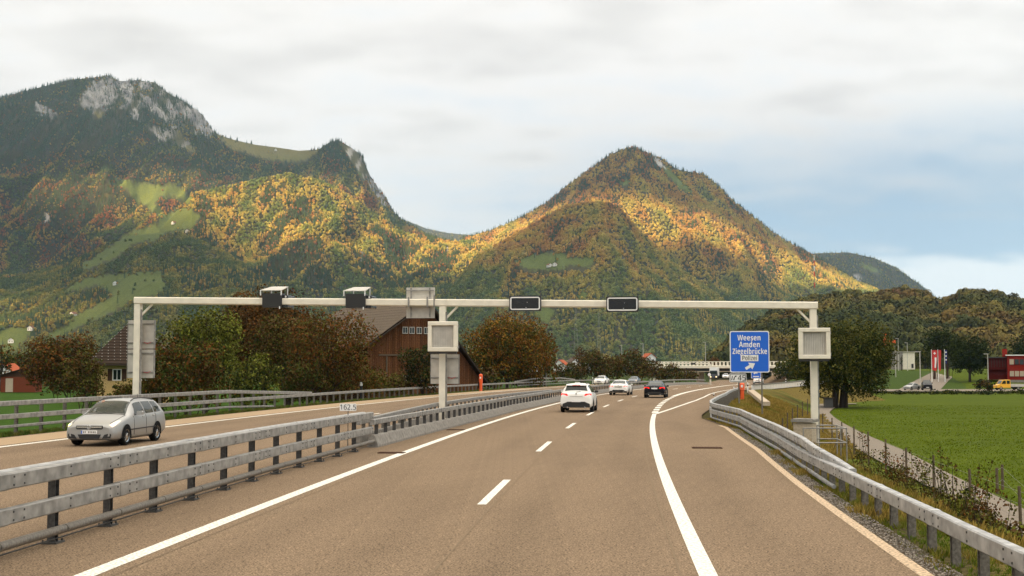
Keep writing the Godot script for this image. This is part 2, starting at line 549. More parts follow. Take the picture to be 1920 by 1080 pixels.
func build_roads() -> void:
	var motorway := thing("road", "tan asphalt motorway curving away to the right", "", Vector3.ZERO, 0, "", "structure")
	put("carriageway", strip(-30, 130, 0.8, flat(-20.1), func(s): return edge(s) - 0.42, 0.0, 44, true), M.asphalt, motorway)
	put("carriageway", strip(130, 560, 3.0, flat(-20.1), func(s): return edge(s) - 0.42, 0.0, 30, true), M.asphalt, motorway)
	put("hard_shoulder", strip(-30, 420, 2.0, flat(-19.9), flat(-17.75), 0.003), M.shoulder, motorway)
	# solid lines
	line("edge_line", -14, 420, -3.95, 0.26, motorway)
	line("edge_line", -14, 420, -7.5, 0.24, motorway)
	line("edge_line", -14, 420, -17.35, 0.26, motorway)
	line("divider_line", -14, 61.5, 3.58, 0.23, motorway)
	put("edge_line", strip(-14, 47, 1.0, func(s): return edge(s) - 0.62, func(s): return edge(s) - 0.44, 0.004), M.tan_paint, motorway)
	for o in [0.22, -3.62, 3.25, -11.65]: line("road_seam", -14, 130, o, 0.022, motorway, M.seam)
	# lane dashes
	var k := -14.0 + 0.0
	for i in 24:
		var at := 13.4 + 15.0 * (i - 2)
		line("lane_dash", at, at + 5.2, 0.0, 0.17, motorway)
	for i in 20:
		var at := 10.5 + 15.0 * (i - 2)
		line("lane_dash", at + 14.5, at + 19.7, -11.9, 0.17, motorway)
	# short thick dashes where the slip road leaves
	for i in 10:
		var at := 62.6 + i * 4.3
		line("block_dash", at, at + 2.7, 3.58, 0.36, motorway)
	line("divider_line", 106, 260, 3.5, 0.42, motorway)
	var off := func(s): return table([61.4, 70.0, 80.0, 92.0, 104.0, 120.0, 135.0, 150.0, 200.0], [3.7, 4.45, 5.2, 5.95, 6.35, 6.45, 6.75, 7.4, 7.6], s)
	put("edge_line", strip(61.4, 190, 1.5, func(s): return off.call(s) - 0.10, func(s): return off.call(s) + 0.10, 0.005), M.paint, motorway)
	# rusty drain grates
	for g in [[30.6, 5.2, 0.9, 0.55], [27.3, -4.3, 0.75, 0.42], [41.5, -4.45, 0.7, 0.4], [118.0, 7.3, 1.6, 0.6]]:
		drain(g, motorway)
	# farm path at the foot of the bank
	var path := thing("path", "grey farm path at the foot of the motorway bank", "", Vector3.ZERO, 0, "", "structure")
	var lo := func(s): return table([-20.0, 25.0, 53.0, 92.0, 131.0, 150.0], [12.8, 13.3, 14.4, 15.6, 15.9, 16.6], s)
	var hi := func(s): return table([-20.0, 31.0, 60.0, 88.0, 123.0, 150.0], [14.6, 15.1, 17.0, 17.6, 18.2, 20.0], s)
	var ps := Shape.new()
	var rows := []
	for i in 90:
		var s := -20.0 + i * 1.9
		var r := []
		for j in 4:
			var p := fr(s, lerpf(lo.call(s), hi.call(s), j / 3.0))
			p.y = -1.90
			r.append(p)
		rows.append(r)
	ps.grid(rows)
	put("path_surface", ps, M.path, path)
	var bend := Shape.new()
	rows = []
	for i in 16:
		var a := i / 15.0
		var r := []
		for j in 4:
			var c := fr(149.0 + sin(a * 1.5) * 9.0, 18.2 + a * a * 4.0)
			var d := fr(149.0 + sin(a * 1.5) * 9.0 + 1.3 * a, 18.2 + a * a * 4.0 - 1.6 * (1.0 - a))
			var dir := (d - c).normalized()
			var p: Vector3 = c + dir * (j - 1.5) * 1.1
			p.y = -1.895
			r.append(p)
		rows.append(r)
	bend.grid(rows)
	put("path_surface", bend, M.path, path)
	# slip road climbing behind the tree
	var ramp := thing("slip_road", "pale slip road climbing to the overpass", "", Vector3.ZERO, 0, "", "structure")
	var rs := Shape.new()
	rows = []
	for i in 24:
		var t := i / 23.0
		var near := slip(t, 0.0)
		var far := slip(t, 7.0)
		rows.append([near, near.lerp(far, 0.5), far])
	rs.grid(rows)
	put("slip_surface", rs, M.shoulder, ramp)
	var fill := Shape.new()
	rows = []
	for i in 24:
		var t := i / 23.0 * 0.74
		var near := slip(t, -0.9) - Vector3(0, 0.12, 0)
		var foot := near + Vector3(3.5, 0, 9.0); foot.y = -2.05
		var back := slip(t, 7.6) - Vector3(0, 0.12, 0)
		var down := slip(t, 16.0); down.y = -2.9
		rows.append([foot, near.lerp(foot, 0.5) - Vector3(0, 0.15, 0), near, near + Vector3(0, 0.01, -0.6), back, down])
	fill.ink = Color(0.25, 0.185, 0.05)
	fill.grid(rows)
	put("slip_bank", fill, M.ground, ramp)
	# side road over on the right with its branch climbing towards the hall
	var side := thing("side_road", "grey side road beyond the green field", "", Vector3.ZERO, 0, "", "structure")
	var sr := Shape.new()
	rows = []
	for i in 30:
		var x := 52.0 + i * 4.6
		rows.append([Vector3(x, -1.72, -(240.0 + i * 0.1)), Vector3(x, -1.60, -(256.0 + i * 0.2))])
	sr.grid(rows)
	put("road_surface", sr, M.path, side)
	var br := Shape.new()
	rows = []
	for i in 20:
		var t := i / 19.0
		var a := spot(lerpf(1676.0, 1752.0, pow(t, 0.8)), 736.0 - 40.0 * pow(t, 0.72), lerpf(248.0, 380.0, t))
		var wdt := 9.0 - 1.0 * t
		var b := a + Vector3(wdt, 0, -1.0)
		rows.append([a, a.lerp(b, 0.5), b])
		if i % 2 == 0 and i > 1 and i < 18:
			var ds := Shape.new()
			var nx := spot(lerpf(1676.0, 1752.0, pow(t + 0.026, 0.8)), 736.0 - 40.0 * pow(t + 0.026, 0.72), lerpf(248.0, 380.0, t + 0.026)) + Vector3(wdt * 0.5, 0.03, 0)
			var md := a.lerp(b, 0.5) + Vector3(0, 0.03, 0)
			ds.grid([[md - Vector3(0.1, 0, 0), md + Vector3(0.1, 0, 0)], [nx - Vector3(0.1, 0, 0), nx + Vector3(0.1, 0, 0)]])
			put("lane_dash", ds, M.paint, side)
	br.grid(rows)
	put("road_surface", br, M.path, side)
	var mound := Shape.new()
	var mrows := []
	for r in rows:
		mrows.append([r[0] + Vector3(-26, 0.3, -14), r[0] + Vector3(-3, 0.1, 0), r[0] - Vector3(0, 0.06, 0), r[2] - Vector3(0, 0.06, 0), r[2] + Vector3(6, -0.6, 0), r[2] + Vector3(30, -2.6, 0)])
	mound.ink = Color(0.085, 0.135, 0.02)
	mound.grid(mrows)
	put("road_bank", mound, M.ground, side)

func slip(t: float, across: float) -> Vector3:
	var p := spot(lerpf(1408.0, 1640.0, t), lerpf(731.5, 706.0, pow(t, 1.25)), lerpf(158.0, 205.0, t))
	return p + Vector3(-0.25, 0.02, -1.0) * across

func drain(g: Array, root: Node) -> void:
	var f := Shape.new()
	var a := angle(g[0])
	var b := Basis(Vector3.UP, -a)
	var c := fr(g[0], g[1], 0.012)
	for k in [-1, 1]:
		f.box(c + b * Vector3(0, 0, k * g[3] * 0.5), Vector3(g[2], 0.02, 0.05), b)
		f.box(c + b * Vector3(k * g[2] * 0.5, 0.001, 0), Vector3(0.05, 0.02, g[3] - 0.06), b)
	f.box(c + Vector3(0, -0.006, 0), Vector3(g[2], 0.006, g[3]), b)
	for k in 9:
		f.box(c + b * Vector3((k - 4) * g[2] / 10.0, 0.002, 0), Vector3(g[2] * 0.06, 0.016, g[3] - 0.08), b)
	put("drain_grate", f, M.rust, root)

# ---------------------------------------------------------------- mountains
# crest: [picture x, picture y, metres away]; each is a solid ridge with its foot nearer and a back slope behind
const RANGES := [
	{"crest": [[-260, 300, 5200], [-100, 222, 5200], [0, 182, 5200], [60, 166, 5200], [130, 149, 5150], [185, 143, 5100], [205, 140, 5080], [225, 151, 5060], [255, 149, 5050], [290, 153, 5000], [320, 176, 4950], [350, 191, 4900], [375, 211, 4850], [403, 247, 4800], [412, 252, 4800], [440, 261, 4800], [480, 270, 4800], [520, 275, 4750], [560, 281, 4700], [598, 279, 4600], [618, 266, 4550], [634, 261, 4500], [660, 276, 4480], [680, 291, 4450], [690, 321, 4430], [705, 346, 4400], [720, 366, 4380], [738, 396, 4350], [760, 416, 4330], [800, 440, 4300], [870, 462, 4300], [960, 500, 4300], [1100, 640, 4300]], "foot": 2800.0, "amp": 75.0, "sd": 1, "cols": 430, "rows": 120, "bow": 0.28},
	{"crest": [[230, 560, 3300], [300, 430, 3350], [360, 362, 3400], [420, 350, 3450], [500, 331, 3500], [545, 324, 3520], [600, 337, 3560], [650, 362, 3600], [700, 400, 3600], [760, 436, 3640], [830, 450, 3650], [900, 452, 3680], [960, 462, 3700], [1040, 560, 3700], [1100, 650, 3700]], "foot": 2500.0, "amp": 44.0, "sd": 2, "cols": 330, "rows": 110, "bow": 0.12},
	{"crest": [[-260, 560, 3100], [-100, 530, 3100], [30, 520, 3050], [130, 492, 3050], [240, 440, 3050], [330, 432, 3050], [420, 470, 3000], [520, 535, 2950], [640, 590, 2850], [760, 640, 2700], [860, 690, 2600]], "foot": 1900.0, "amp": 32.0, "sd": 3, "cols": 300, "rows": 90, "bow": 0.1},
	{"crest": [[800, 520, 4100], [870, 446, 4150], [920, 433, 4150], [980, 406, 4200], [1030, 376, 4220], [1060, 351, 4250], [1100, 321, 4270], [1140, 291, 4300], [1160, 281, 4300], [1190, 274, 4300], [1210, 284, 4300], [1240, 296, 4320], [1270, 316, 4350], [1320, 326, 4350], [1345, 346, 4350], [1380, 381, 4350], [1420, 411, 4350], [1450, 436, 4350], [1490, 460, 4350], [1530, 481, 4350], [1600, 523, 4350], [1660, 549, 4350], [1760, 610, 4350], [1860, 680, 4350]], "foot": 2750.0, "amp": 48.0, "sd": 4, "cols": 430, "rows": 130, "bow": 0.16},
	{"crest": [[780, 640, 3000], [860, 520, 3050], [900, 476, 3100], [960, 442, 3150], [1020, 406, 3200], [1060, 386, 3220], [1100, 378, 3250], [1140, 379, 3250], [1165, 392, 3250], [1200, 432, 3230], [1260, 492, 3200], [1340, 548, 3150], [1420, 605, 3100], [1520, 680, 3050]], "foot": 2250.0, "amp": 34.0, "sd": 5, "cols": 330, "rows": 120, "bow": 0.05},
	{"crest": [[1380, 560, 6200], [1440, 500, 6200], [1500, 480, 6200], [1530, 474, 6200], [1590, 472, 6200], [1640, 483, 6200], [1680, 501, 6200], [1730, 536, 6200], [1760, 561, 6200], [1830, 610, 6200], [1960, 690, 6200]], "foot": 4300.0, "amp": 40.0, "sd": 6, "cols": 150, "rows": 40, "bow": 0.1},
	{"crest": [[640, 470, 8200], [740, 405, 8200], [770, 416, 8200], [800, 428, 8200], [840, 436, 8200], [880, 440, 8200], [930, 436, 8200], [1000, 470, 8200]], "foot": 6400.0, "amp": 30.0, "sd": 7, "cols": 60, "rows": 16, "bow": 0.1},
	{"crest": [[1330, 700, 1050], [1380, 646, 1080], [1440, 610, 1100], [1490, 584, 1150], [1540, 572, 1200], [1590, 563, 1220], [1630, 568, 1230], [1665, 560, 1240], [1700, 557, 1250], [1740, 566, 1250], [1766, 584, 1240], [1788, 568, 1200], [1810, 560, 1180], [1850, 563, 1170], [1880, 570, 1150], [1920, 580, 1130], [2050, 590, 1100], [2250, 640, 1100]], "foot": 640.0, "amp": 7.0, "sd": 8, "cols": 200, "rows": 60, "bow": -0.12},
]
const RANGE_LABELS := ["high rocky massif with grey cliffs at the top left", "rounded forested shoulder below the high massif", "lower wooded foothills with green meadows at the left", "pointed forested peak in the middle of the valley", "rounded wooded knoll in front of the pointed peak", "long bluish ridge behind the radio mast", "small distant bluish ridge in the gap between the mountains", "dark wooded hill behind the red building"]
const MEADOWS := [
	[[222, 338], [262, 342], [300, 352], [318, 346], [350, 366], [352, 382], [330, 372], [300, 366], [292, 380], [310, 400], [296, 398], [262, 376], [236, 352]],
	[[340, 396], [362, 410], [350, 430], [312, 436], [286, 450], [252, 456], [222, 480], [170, 500], [166, 492], [204, 466], [246, 436], [286, 424], [312, 404]],
	[[128, 548], [160, 528], [196, 520], [250, 516], [292, 512], [298, 540], [276, 556], [244, 560], [210, 580], [186, 592], [130, 596], [180, 570], [214, 552], [186, 536], [150, 546]],
	[[-40, 640], [16, 618], [66, 616], [40, 640], [20, 664], [-40, 668]], [[90, 624], [140, 604], [190, 590], [150, 612], [110, 632]],
	[[974, 492], [1000, 480], [1054, 476], [1064, 486], [1110, 482], [1096, 502], [1062, 496], [1050, 504], [1000, 504]],
	[[1084, 552], [1096, 540], [1100, 556], [1086, 574]], [[1000, 582], [1024, 578], [1040, 582], [1026, 606], [1012, 598]], [[870, 560], [896, 552], [880, 566]],
	[[414, 256], [470, 268], [540, 278], [590, 282], [560, 300], [500, 296], [440, 276]], [[330, 244], [348, 262], [368, 284], [352, 280], [326, 256]],
	[[1160, 348], [1172, 336], [1182, 340], [1180, 348]], [[640, 270], [668, 284], [690, 330], [676, 330], [660, 300]],
	[[1252, 314], [1290, 352], [1300, 366], [1276, 352], [1246, 320]], [[182, 200], [196, 208], [190, 222], [174, 212]], [[1618, 494], [1650, 506], [1640, 510], [1614, 500]],
]
const CLIFFS := [
	[[150, 186], [168, 162], [186, 150], [200, 158], [196, 180], [210, 170], [224, 178], [206, 198], [176, 204], [154, 206]], [[196, 144], [212, 146], [216, 168], [204, 164]], [[222, 152], [244, 150], [252, 176], [240, 196], [228, 178]],
	[[258, 152], [286, 156], [282, 170], [262, 164]], [[262, 176], [282, 184], [304, 206], [318, 230], [300, 222], [274, 196]], [[332, 192], [372, 210], [402, 246], [398, 252], [372, 246], [350, 222]],
	[[62, 188], [76, 196], [104, 214], [100, 222], [70, 214]], [[284, 244], [306, 256], [316, 272], [296, 262]], [[688, 318], [708, 348], [738, 396], [724, 392], [706, 370], [692, 344]], [[314, 184], [334, 214], [326, 224], [310, 200]],
	[[676, 466], [684, 478], [680, 490], [674, 480]], [[708, 478], [714, 484], [708, 490]], [[474, 508], [480, 514], [476, 530], [472, 524]], [[838, 464], [841, 466], [839, 476]], [[1168, 482], [1176, 484], [1172, 490]], [[80, 396], [92, 402], [92, 420], [82, 414]],
	[[244, 206], [258, 204], [262, 232], [250, 224]], [[1602, 516], [1612, 512], [1616, 532], [1606, 530]], [[1218, 290], [1236, 296], [1250, 318], [1234, 312]],
]
const ROCKY := [[[140, 196], [166, 154], [186, 144], [222, 142], [292, 152], [332, 178], [376, 210], [404, 248], [396, 258], [352, 246], [318, 238], [290, 208], [252, 204], [206, 206], [176, 214]], [[270, 232], [330, 250], [372, 276], [340, 276], [300, 262]], [[640, 266], [684, 294], [706, 346], [740, 398], [716, 388], [686, 340], [662, 306]], [[1214, 288], [1256, 312], [1300, 360], [1280, 356], [1240, 326]]]
var rocky_shapes := []
var gully := FastNoiseLite.new()
var jag := FastNoiseLite.new()
var meadow_shapes := []
var cliff_shapes := []
var range_tables := []

func range_table(r: Dictionary) -> Array:
	var out := []
	for c in r.crest:
		var p := spot(c[0], c[1], c[2])
		out.append([p.x / c[2], p.y, float(c[2])])
	return out

# a point of a range: u the bearing (x over depth), t from foot (0) over crest (1) to the back slope
func on_range(k: int, u: float, t: float) -> Vector3:
	var tb: Array = range_tables[k]
	var r: Dictionary = RANGES[k]
	var i := 0
	while i < tb.size() - 2 and u > tb[i + 1][0]: i += 1
	var q := clampf((u - tb[i][0]) / (tb[i + 1][0] - tb[i][0]), 0, 1)
	var hc := lerpf(tb[i][1], tb[i + 1][1], q)
	var dc := lerpf(tb[i][2], tb[i + 1][2], q)
	var d := lerpf(r.foot, dc, t)
	var x := u * d
	var base := -3.0
	hc = maxf(hc, 0.0)
	if t <= 1.0:
		var f: float = t * (1.0 - r.bow) + r.bow * t * t
		var env := pow(sin(PI * clampf(t, 0, 1)), 0.8) * minf(1.0, hc / 160.0)
		var g := 1.0 - absf(gully.get_noise_2d(x / 330.0 + r.sd * 17.0, d / 1300.0)) * 2.2
		var g2 := gully.get_noise_2d(x / 105.0 + r.sd * 31.0, d / 420.0)
		return Vector3(x, base + hc * f + env * r.amp * (g * 0.75 + g2 * 0.33), -d)
	return Vector3(x, base + hc * maxf(0.0, 1.0 - (t - 1.0) * 1.1), -d)

func inside(shapes: Array, p: Vector2) -> bool:
	var q := p + Vector2(jag.get_noise_2d(p.x * 0.16, p.y * 0.16), jag.get_noise_2d(p.x * 0.16 + 70.0, p.y * 0.16)) * 6.0
	for s in shapes:
		if s[1].has_point(q) and Geometry2D.is_point_in_polygon(q, s[0]): return true
	return false

func outlines(from: Array, grow := 1.0) -> Array:
	var out := []
	for a in from:
		var pg := PackedVector2Array()
		var box := Rect2(a[0][0], a[0][1], 0, 0)
		var mid := Vector2.ZERO
		for p in a: mid += Vector2(p[0], p[1]) / a.size()
		for p in a:
			var q := mid + (Vector2(p[0], p[1]) - mid) * grow
			pg.append(q); box = box.expand(q)
		out.append([pg, box])
	return out

func build_mountains() -> void:
	gully.seed = 21; gully.frequency = 1.0; gully.fractal_octaves = 3
	jag.seed = 33; jag.frequency = 1.0; jag.fractal_octaves = 2
	meadow_shapes = outlines(MEADOWS, 1.14)
	cliff_shapes = outlines(CLIFFS)
	rocky_shapes = outlines(ROCKY)
	for r in RANGES: range_tables.append(range_table(r))
	var broad := broad_crown(5)
	var spruce := spruce_crown(6)
	var fine := broad_crown(8, 11, 46, 0.55)
	for k in RANGES.size():
		var r: Dictionary = RANGES[k]
		var tb: Array = range_tables[k]
		var u0: float = tb[0][0]; var u1: float = tb[-1][0]
		var nu: int = r.cols; var nt: int = r.rows
		var vs := PackedVector3Array(); var cs := PackedColorArray(); var ix := PackedInt32Array()
		for j in nt + 1:
			var t := j / float(nt - 6)
			for i in nu + 1:
				var p := on_range(k, lerpf(u0, u1, i / float(nu)), t)
				var s := seen(p)
				var col := Color(0.075, 0.068, 0.028)
				var n := noise.get_noise_2d(p.x * 0.012, p.z * 0.006)
				if inside(cliff_shapes, s) and k != 2 and k != 7:
					var g := 0.36 + 0.22 * n
					col = Color(g, g * 0.96, g * 0.90)
					if k == 0:   # ledges and buttresses
						p.y += 16.0 * noise.get_noise_2d(p.x * 0.035, p.y * 0.02)
						p.z += 26.0 * noise.get_noise_2d(p.x * 0.03 + 40.0, p.y * 0.05)
				elif k == 0 and inside(rocky_shapes, s):
					var q := noise.get_noise_2d(p.x * 0.02, p.y * 0.011 + p.z * 0.004)
					col = Color(0.27, 0.255, 0.225) * (1.0 + n) if q > 0.08 else Color(0.11, 0.105, 0.045)
				elif inside(meadow_shapes, s) and k != 7:
					col = Color(0.130, 0.162, 0.040).lerp(Color(0.19, 0.165, 0.06), smooth(330.0, 280.0, s.y) * 0.9)
				vs.append(p); cs.append(col)
		for j in nt:
			for i in nu:
				var a := j * (nu + 1) + i
				ix.append_array(PackedInt32Array([a, a + nu + 1, a + 1, a + 1, a + nu + 1, a + nu + 2]))
		var ns := PackedVector3Array(); ns.resize(vs.size())
		for j in nt + 1:
			for i in nu + 1:
				var du := vs[j * (nu + 1) + mini(i + 1, nu)] - vs[j * (nu + 1) + maxi(i - 1, 0)]
				var dv := vs[mini(j + 1, nt) * (nu + 1) + i] - vs[maxi(j - 1, 0) * (nu + 1) + i]
				ns[j * (nu + 1) + i] = du.cross(dv).normalized()
		var arr := []
		arr.resize(Mesh.ARRAY_MAX)
		arr[Mesh.ARRAY_VERTEX] = vs; arr[Mesh.ARRAY_NORMAL] = ns; arr[Mesh.ARRAY_COLOR] = cs; arr[Mesh.ARRAY_INDEX] = ix
		var am := ArrayMesh.new()
		am.add_surface_from_arrays(Mesh.PRIMITIVE_TRIANGLES, arr)
		tag(mi("hill" if k == 7 else "mountain", am, M.rock), RANGE_LABELS[k], "", "", "structure")
		plant_range(k, fine if k == 7 else broad, spruce)

func plant_range(k: int, broad: Array, spruce: Array) -> void:
	var r: Dictionary = RANGES[k]
	var tb: Array = range_tables[k]
	var u0: float = maxf(tb[0][0], -0.47); var u1: float = minf(tb[-1][0], 0.47)
	var gap := 6.5 if k != 7 else 7.4
	if k >= 5 and k < 7: gap = 14.0
	var dmid: float = (r.foot + tb[tb.size() / 2][2]) * 0.5
	var area: float = (u1 - u0) * dmid * (tb[tb.size() / 2][2] - r.foot) * 1.06
	var count := int(area / (gap * gap))
	var at := [[], [], [], [], []]
	var ink := [PackedColorArray(), PackedColorArray(), PackedColorArray(), PackedColorArray(), PackedColorArray()]
	for i in count:
		var u := rng.randf_range(u0, u1)
		var t := rng.randf_range(0.0, 1.045)
		var p := on_range(k, u, t)
		if p.y < -2.5: continue
		var s := seen(p)
		if s.x < -60.0 or s.x > 1980.0: continue
		if k != 7 and (inside(meadow_shapes, s) or inside(meadow_shapes, s - Vector2(0, 12 if k == 4 else 7))):
			if rng.randf() > 0.012: continue
		if k != 2 and k != 7 and inside(cliff_shapes, s):
			if rng.randf() > 0.16: continue
		elif k == 0 and inside(rocky_shapes, s) and rng.randf() > 0.62: continue
		var z1 := noise.get_noise_2d(p.x * 0.0035 + 5.0, p.z * 0.0016)
		var z2 := noise.get_noise_2d(p.x * 0.011, p.z * 0.005 + 50.0)
		var conifer := 0.2
		match k:
			0: conifer = clampf(0.30 + smooth(360.0, 260.0, s.y) * 0.72 + z1 * 0.9, 0.05, 0.97)
			1: conifer = 0.05 + 0.80 * smooth(0.02, 0.34, z2 * 0.8 + z1 * 0.6 + 0.06)
			2: conifer = 0.04 + 0.6 * smooth(0.05, 0.35, z2 * 0.8 + z1 * 0.6)
			3: conifer = 0.03 + 0.55 * smooth(0.10, 0.40, z2 * 0.8 + z1 * 0.5 + smooth(350, 290, s.y) * 0.25)
			4: conifer = 0.02 + 0.4 * smooth(0.2, 0.45, z2 + z1 * 0.4)
			5, 6: conifer = 0.6
			7: conifer = clampf(0.015 + z1 * 0.1, 0.0, 0.06)
		if t > 0.985 and k in [0, 3, 5]: conifer = maxf(conifer, 0.55)
		var dark := rng.randf_range(0.88, 1.10)
		var col: Color
		var b: Basis
		var which: int
		if rng.randf() < conifer:
			var h := rng.randf_range(10.0, 19.0)
			b = Basis(Vector3.UP, rng.randf() * TAU).scaled(Vector3(h * 0.30, h, h * 0.30))
			col = Color(0.030, 0.050, 0.026).lerp(Color(0.052, 0.072, 0.026), rng.randf()) * dark * (1.6 if k != 7 else 1.0)
			which = 3 + rng.randi() % 2
		else:
			var w := rng.randf_range(5.0, 8.6) if k != 7 else rng.randf_range(8.5, 15.0)
			var h := w * rng.randf_range(0.95, 1.35)
			b = Basis(Vector3.UP, rng.randf() * TAU).scaled(Vector3(w, h, w))
			var x := 0.5 + rng.randfn() * 0.05 + z2 * 1.15 + z1 * 0.75
			# from green over olive and gold to orange and rust, drifting from stand to stand
			var pal := [Color(0.070, 0.092, 0.026), Color(0.130, 0.132, 0.032), Color(0.235, 0.185, 0.042), Color(0.225, 0.140, 0.036), Color(0.185, 0.088, 0.032), Color(0.165, 0.070, 0.028)]
			match k:
				0: x = x * 0.95 + 0.02
				1: x = 0.12 + x * 0.72
				2: x = x * 0.44
				3: x = 0.56 + (x - 0.5) * 0.42
				4: x = 0.54 + (x - 0.5) * 0.40
				7: x = x * 0.55
				_: x = 0.25
			# lower slopes shift to green: haze tone put into the tree colour
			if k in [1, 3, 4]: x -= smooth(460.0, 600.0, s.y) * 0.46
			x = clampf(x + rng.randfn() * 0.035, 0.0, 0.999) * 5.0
			col = pal[int(x)].lerp(pal[int(x) + 1], x - int(x)) * dark * ([1.65, 1.95, 1.45, 2.0, 1.9, 1.6, 1.6, 1.9][k])  # shade put into the colour of massif and foothills, setting off the sunlit band
			if k == 7: col = col.lerp(Color(0.13, 0.115, 0.055), 0.34) * 0.40 * rng.randf_range(0.75, 1.3)
			which = rng.randi() % 3
			p.y += h * 0.36
		col.a = 1.0
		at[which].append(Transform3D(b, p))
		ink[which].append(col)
	var names := ["beech_forest", "maple_forest", "mixed_forest", "spruce_forest", "fir_forest"]
	var says := ["autumn broadleaf forest", "golden maple forest", "mixed broadleaf forest", "dark spruce forest", "fir forest"]
	for w in 5:
		if at[w].is_empty(): continue
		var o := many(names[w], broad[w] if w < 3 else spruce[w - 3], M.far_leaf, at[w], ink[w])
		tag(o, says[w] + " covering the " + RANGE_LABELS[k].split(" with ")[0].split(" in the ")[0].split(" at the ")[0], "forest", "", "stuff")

# crowns one unit wide and high, of leaf sprays: three broadleaf kinds
func broad_crown(sd: int, lobe_n := 6, per := 17, leaf := 1.0) -> Array:
	var out := []
	for kind in 3:
		var r := RandomNumberGenerator.new()
		r.seed = sd * 10 + kind
		var s := Shape.new()
		var lobes := []
		for i in lobe_n: lobes.append([Vector3(r.randf_range(-0.24, 0.24), r.randf_range(-0.20, 0.24), r.randf_range(-0.24, 0.24)), r.randf_range(0.22, 0.32)])
		for lb in lobes:
			for i in per:
				var d := Vector3(r.randfn(), r.randfn() + 0.25, r.randfn()).normalized()
				var c: Vector3 = lb[0] + d * lb[1] * r.randf_range(0.85, 1.06)
				var n := (d + Vector3(r.randfn(), r.randfn(), r.randfn()) * 0.28).normalized()
				var e := n.cross(Vector3(r.randfn(), r.randfn(), r.randfn())).normalized() * r.randf_range(0.09, 0.15) * leaf
				var f := n.cross(e).normalized() * r.randf_range(0.09, 0.15) * leaf
				var g := r.randf_range(0.78, 1.2)
				s.ink = Color(g, g * r.randf_range(0.92, 1.08), g)
				var soft := (d * 0.8 + n * 0.35).normalized()     # sprays shade as part of the round crown
				s.tri3(c - e, c - f * 1.1, c + e * 0.9, soft, soft, soft)
				s.tri3(c - e, c + e * 0.9, c + f, soft, soft, soft)
		out.append(s.mesh())
	return out

# spruce: drooping whorls of boughs on a stem, one unit high, one wide
func spruce_crown(sd: int) -> Array:
	var out := []
	for kind in 2:
		var r := RandomNumberGenerator.new()
		r.seed = sd * 10 + kind
		var s := Shape.new()
		s.ink = Color(0.6, 0.5, 0.4)
		s.tube(Vector3.ZERO, Vector3(0, 0.9, 0), 0.03, 0.005, 5, false)
		for lv in 9:
			var y := 0.08 + lv * 0.1
			var rad := 0.5 * pow(1.0 - lv / 9.6, 0.85)
			var n := 8 - lv / 2
			for i in n:
				var a := TAU * (i + 0.4 * lv) / n + r.randf_range(-0.3, 0.3)
				var d := Vector3(cos(a), 0, sin(a)); var q := Vector3(-sin(a), 0, cos(a))
				var l := rad * r.randf_range(0.75, 1.15)
				var g := r.randf_range(0.75, 1.2)
				s.ink = Color(g, g, g)
				var tip := d * l + Vector3(0, y - 0.05, 0)
				var w := l * 0.62
				s.poly([Vector3(0, y + 0.10, 0), d * l * 0.6 + q * w * 0.5 + Vector3(0, y + 0.0, 0), tip, d * l * 0.6 - q * w * 0.5 + Vector3(0, y + 0.0, 0)], d + Vector3(0, 0.9, 0))
		out.append(s.mesh())
	return out

# ---------------------------------------------------------------- clouds: unseen deck added overhead to block the sun; gap shaped to light slopes
const GAP := [[-3750, -1800], [-3410, -1910], [-3125, -2080], [-2960, -1720], [-2670, -1700], [-2400, -1640], [-2220, -1460], [-2132, -1385], [-1976, -1448], [-1760, -1540], [-1480, -1700], [-1380, -1500], [-1700, -1180], [-2000, -900], [-2200, -930], [-2330, -960], [-2440, -900], [-2560, -700], [-2800, -300], [-3026, -430], [-3203, -365], [-3400, -60], [-3550, -298], [-3590, -500], [-3843, -1016], [-4014, -1163], [-4130, -1400], [-4110, -1850]]

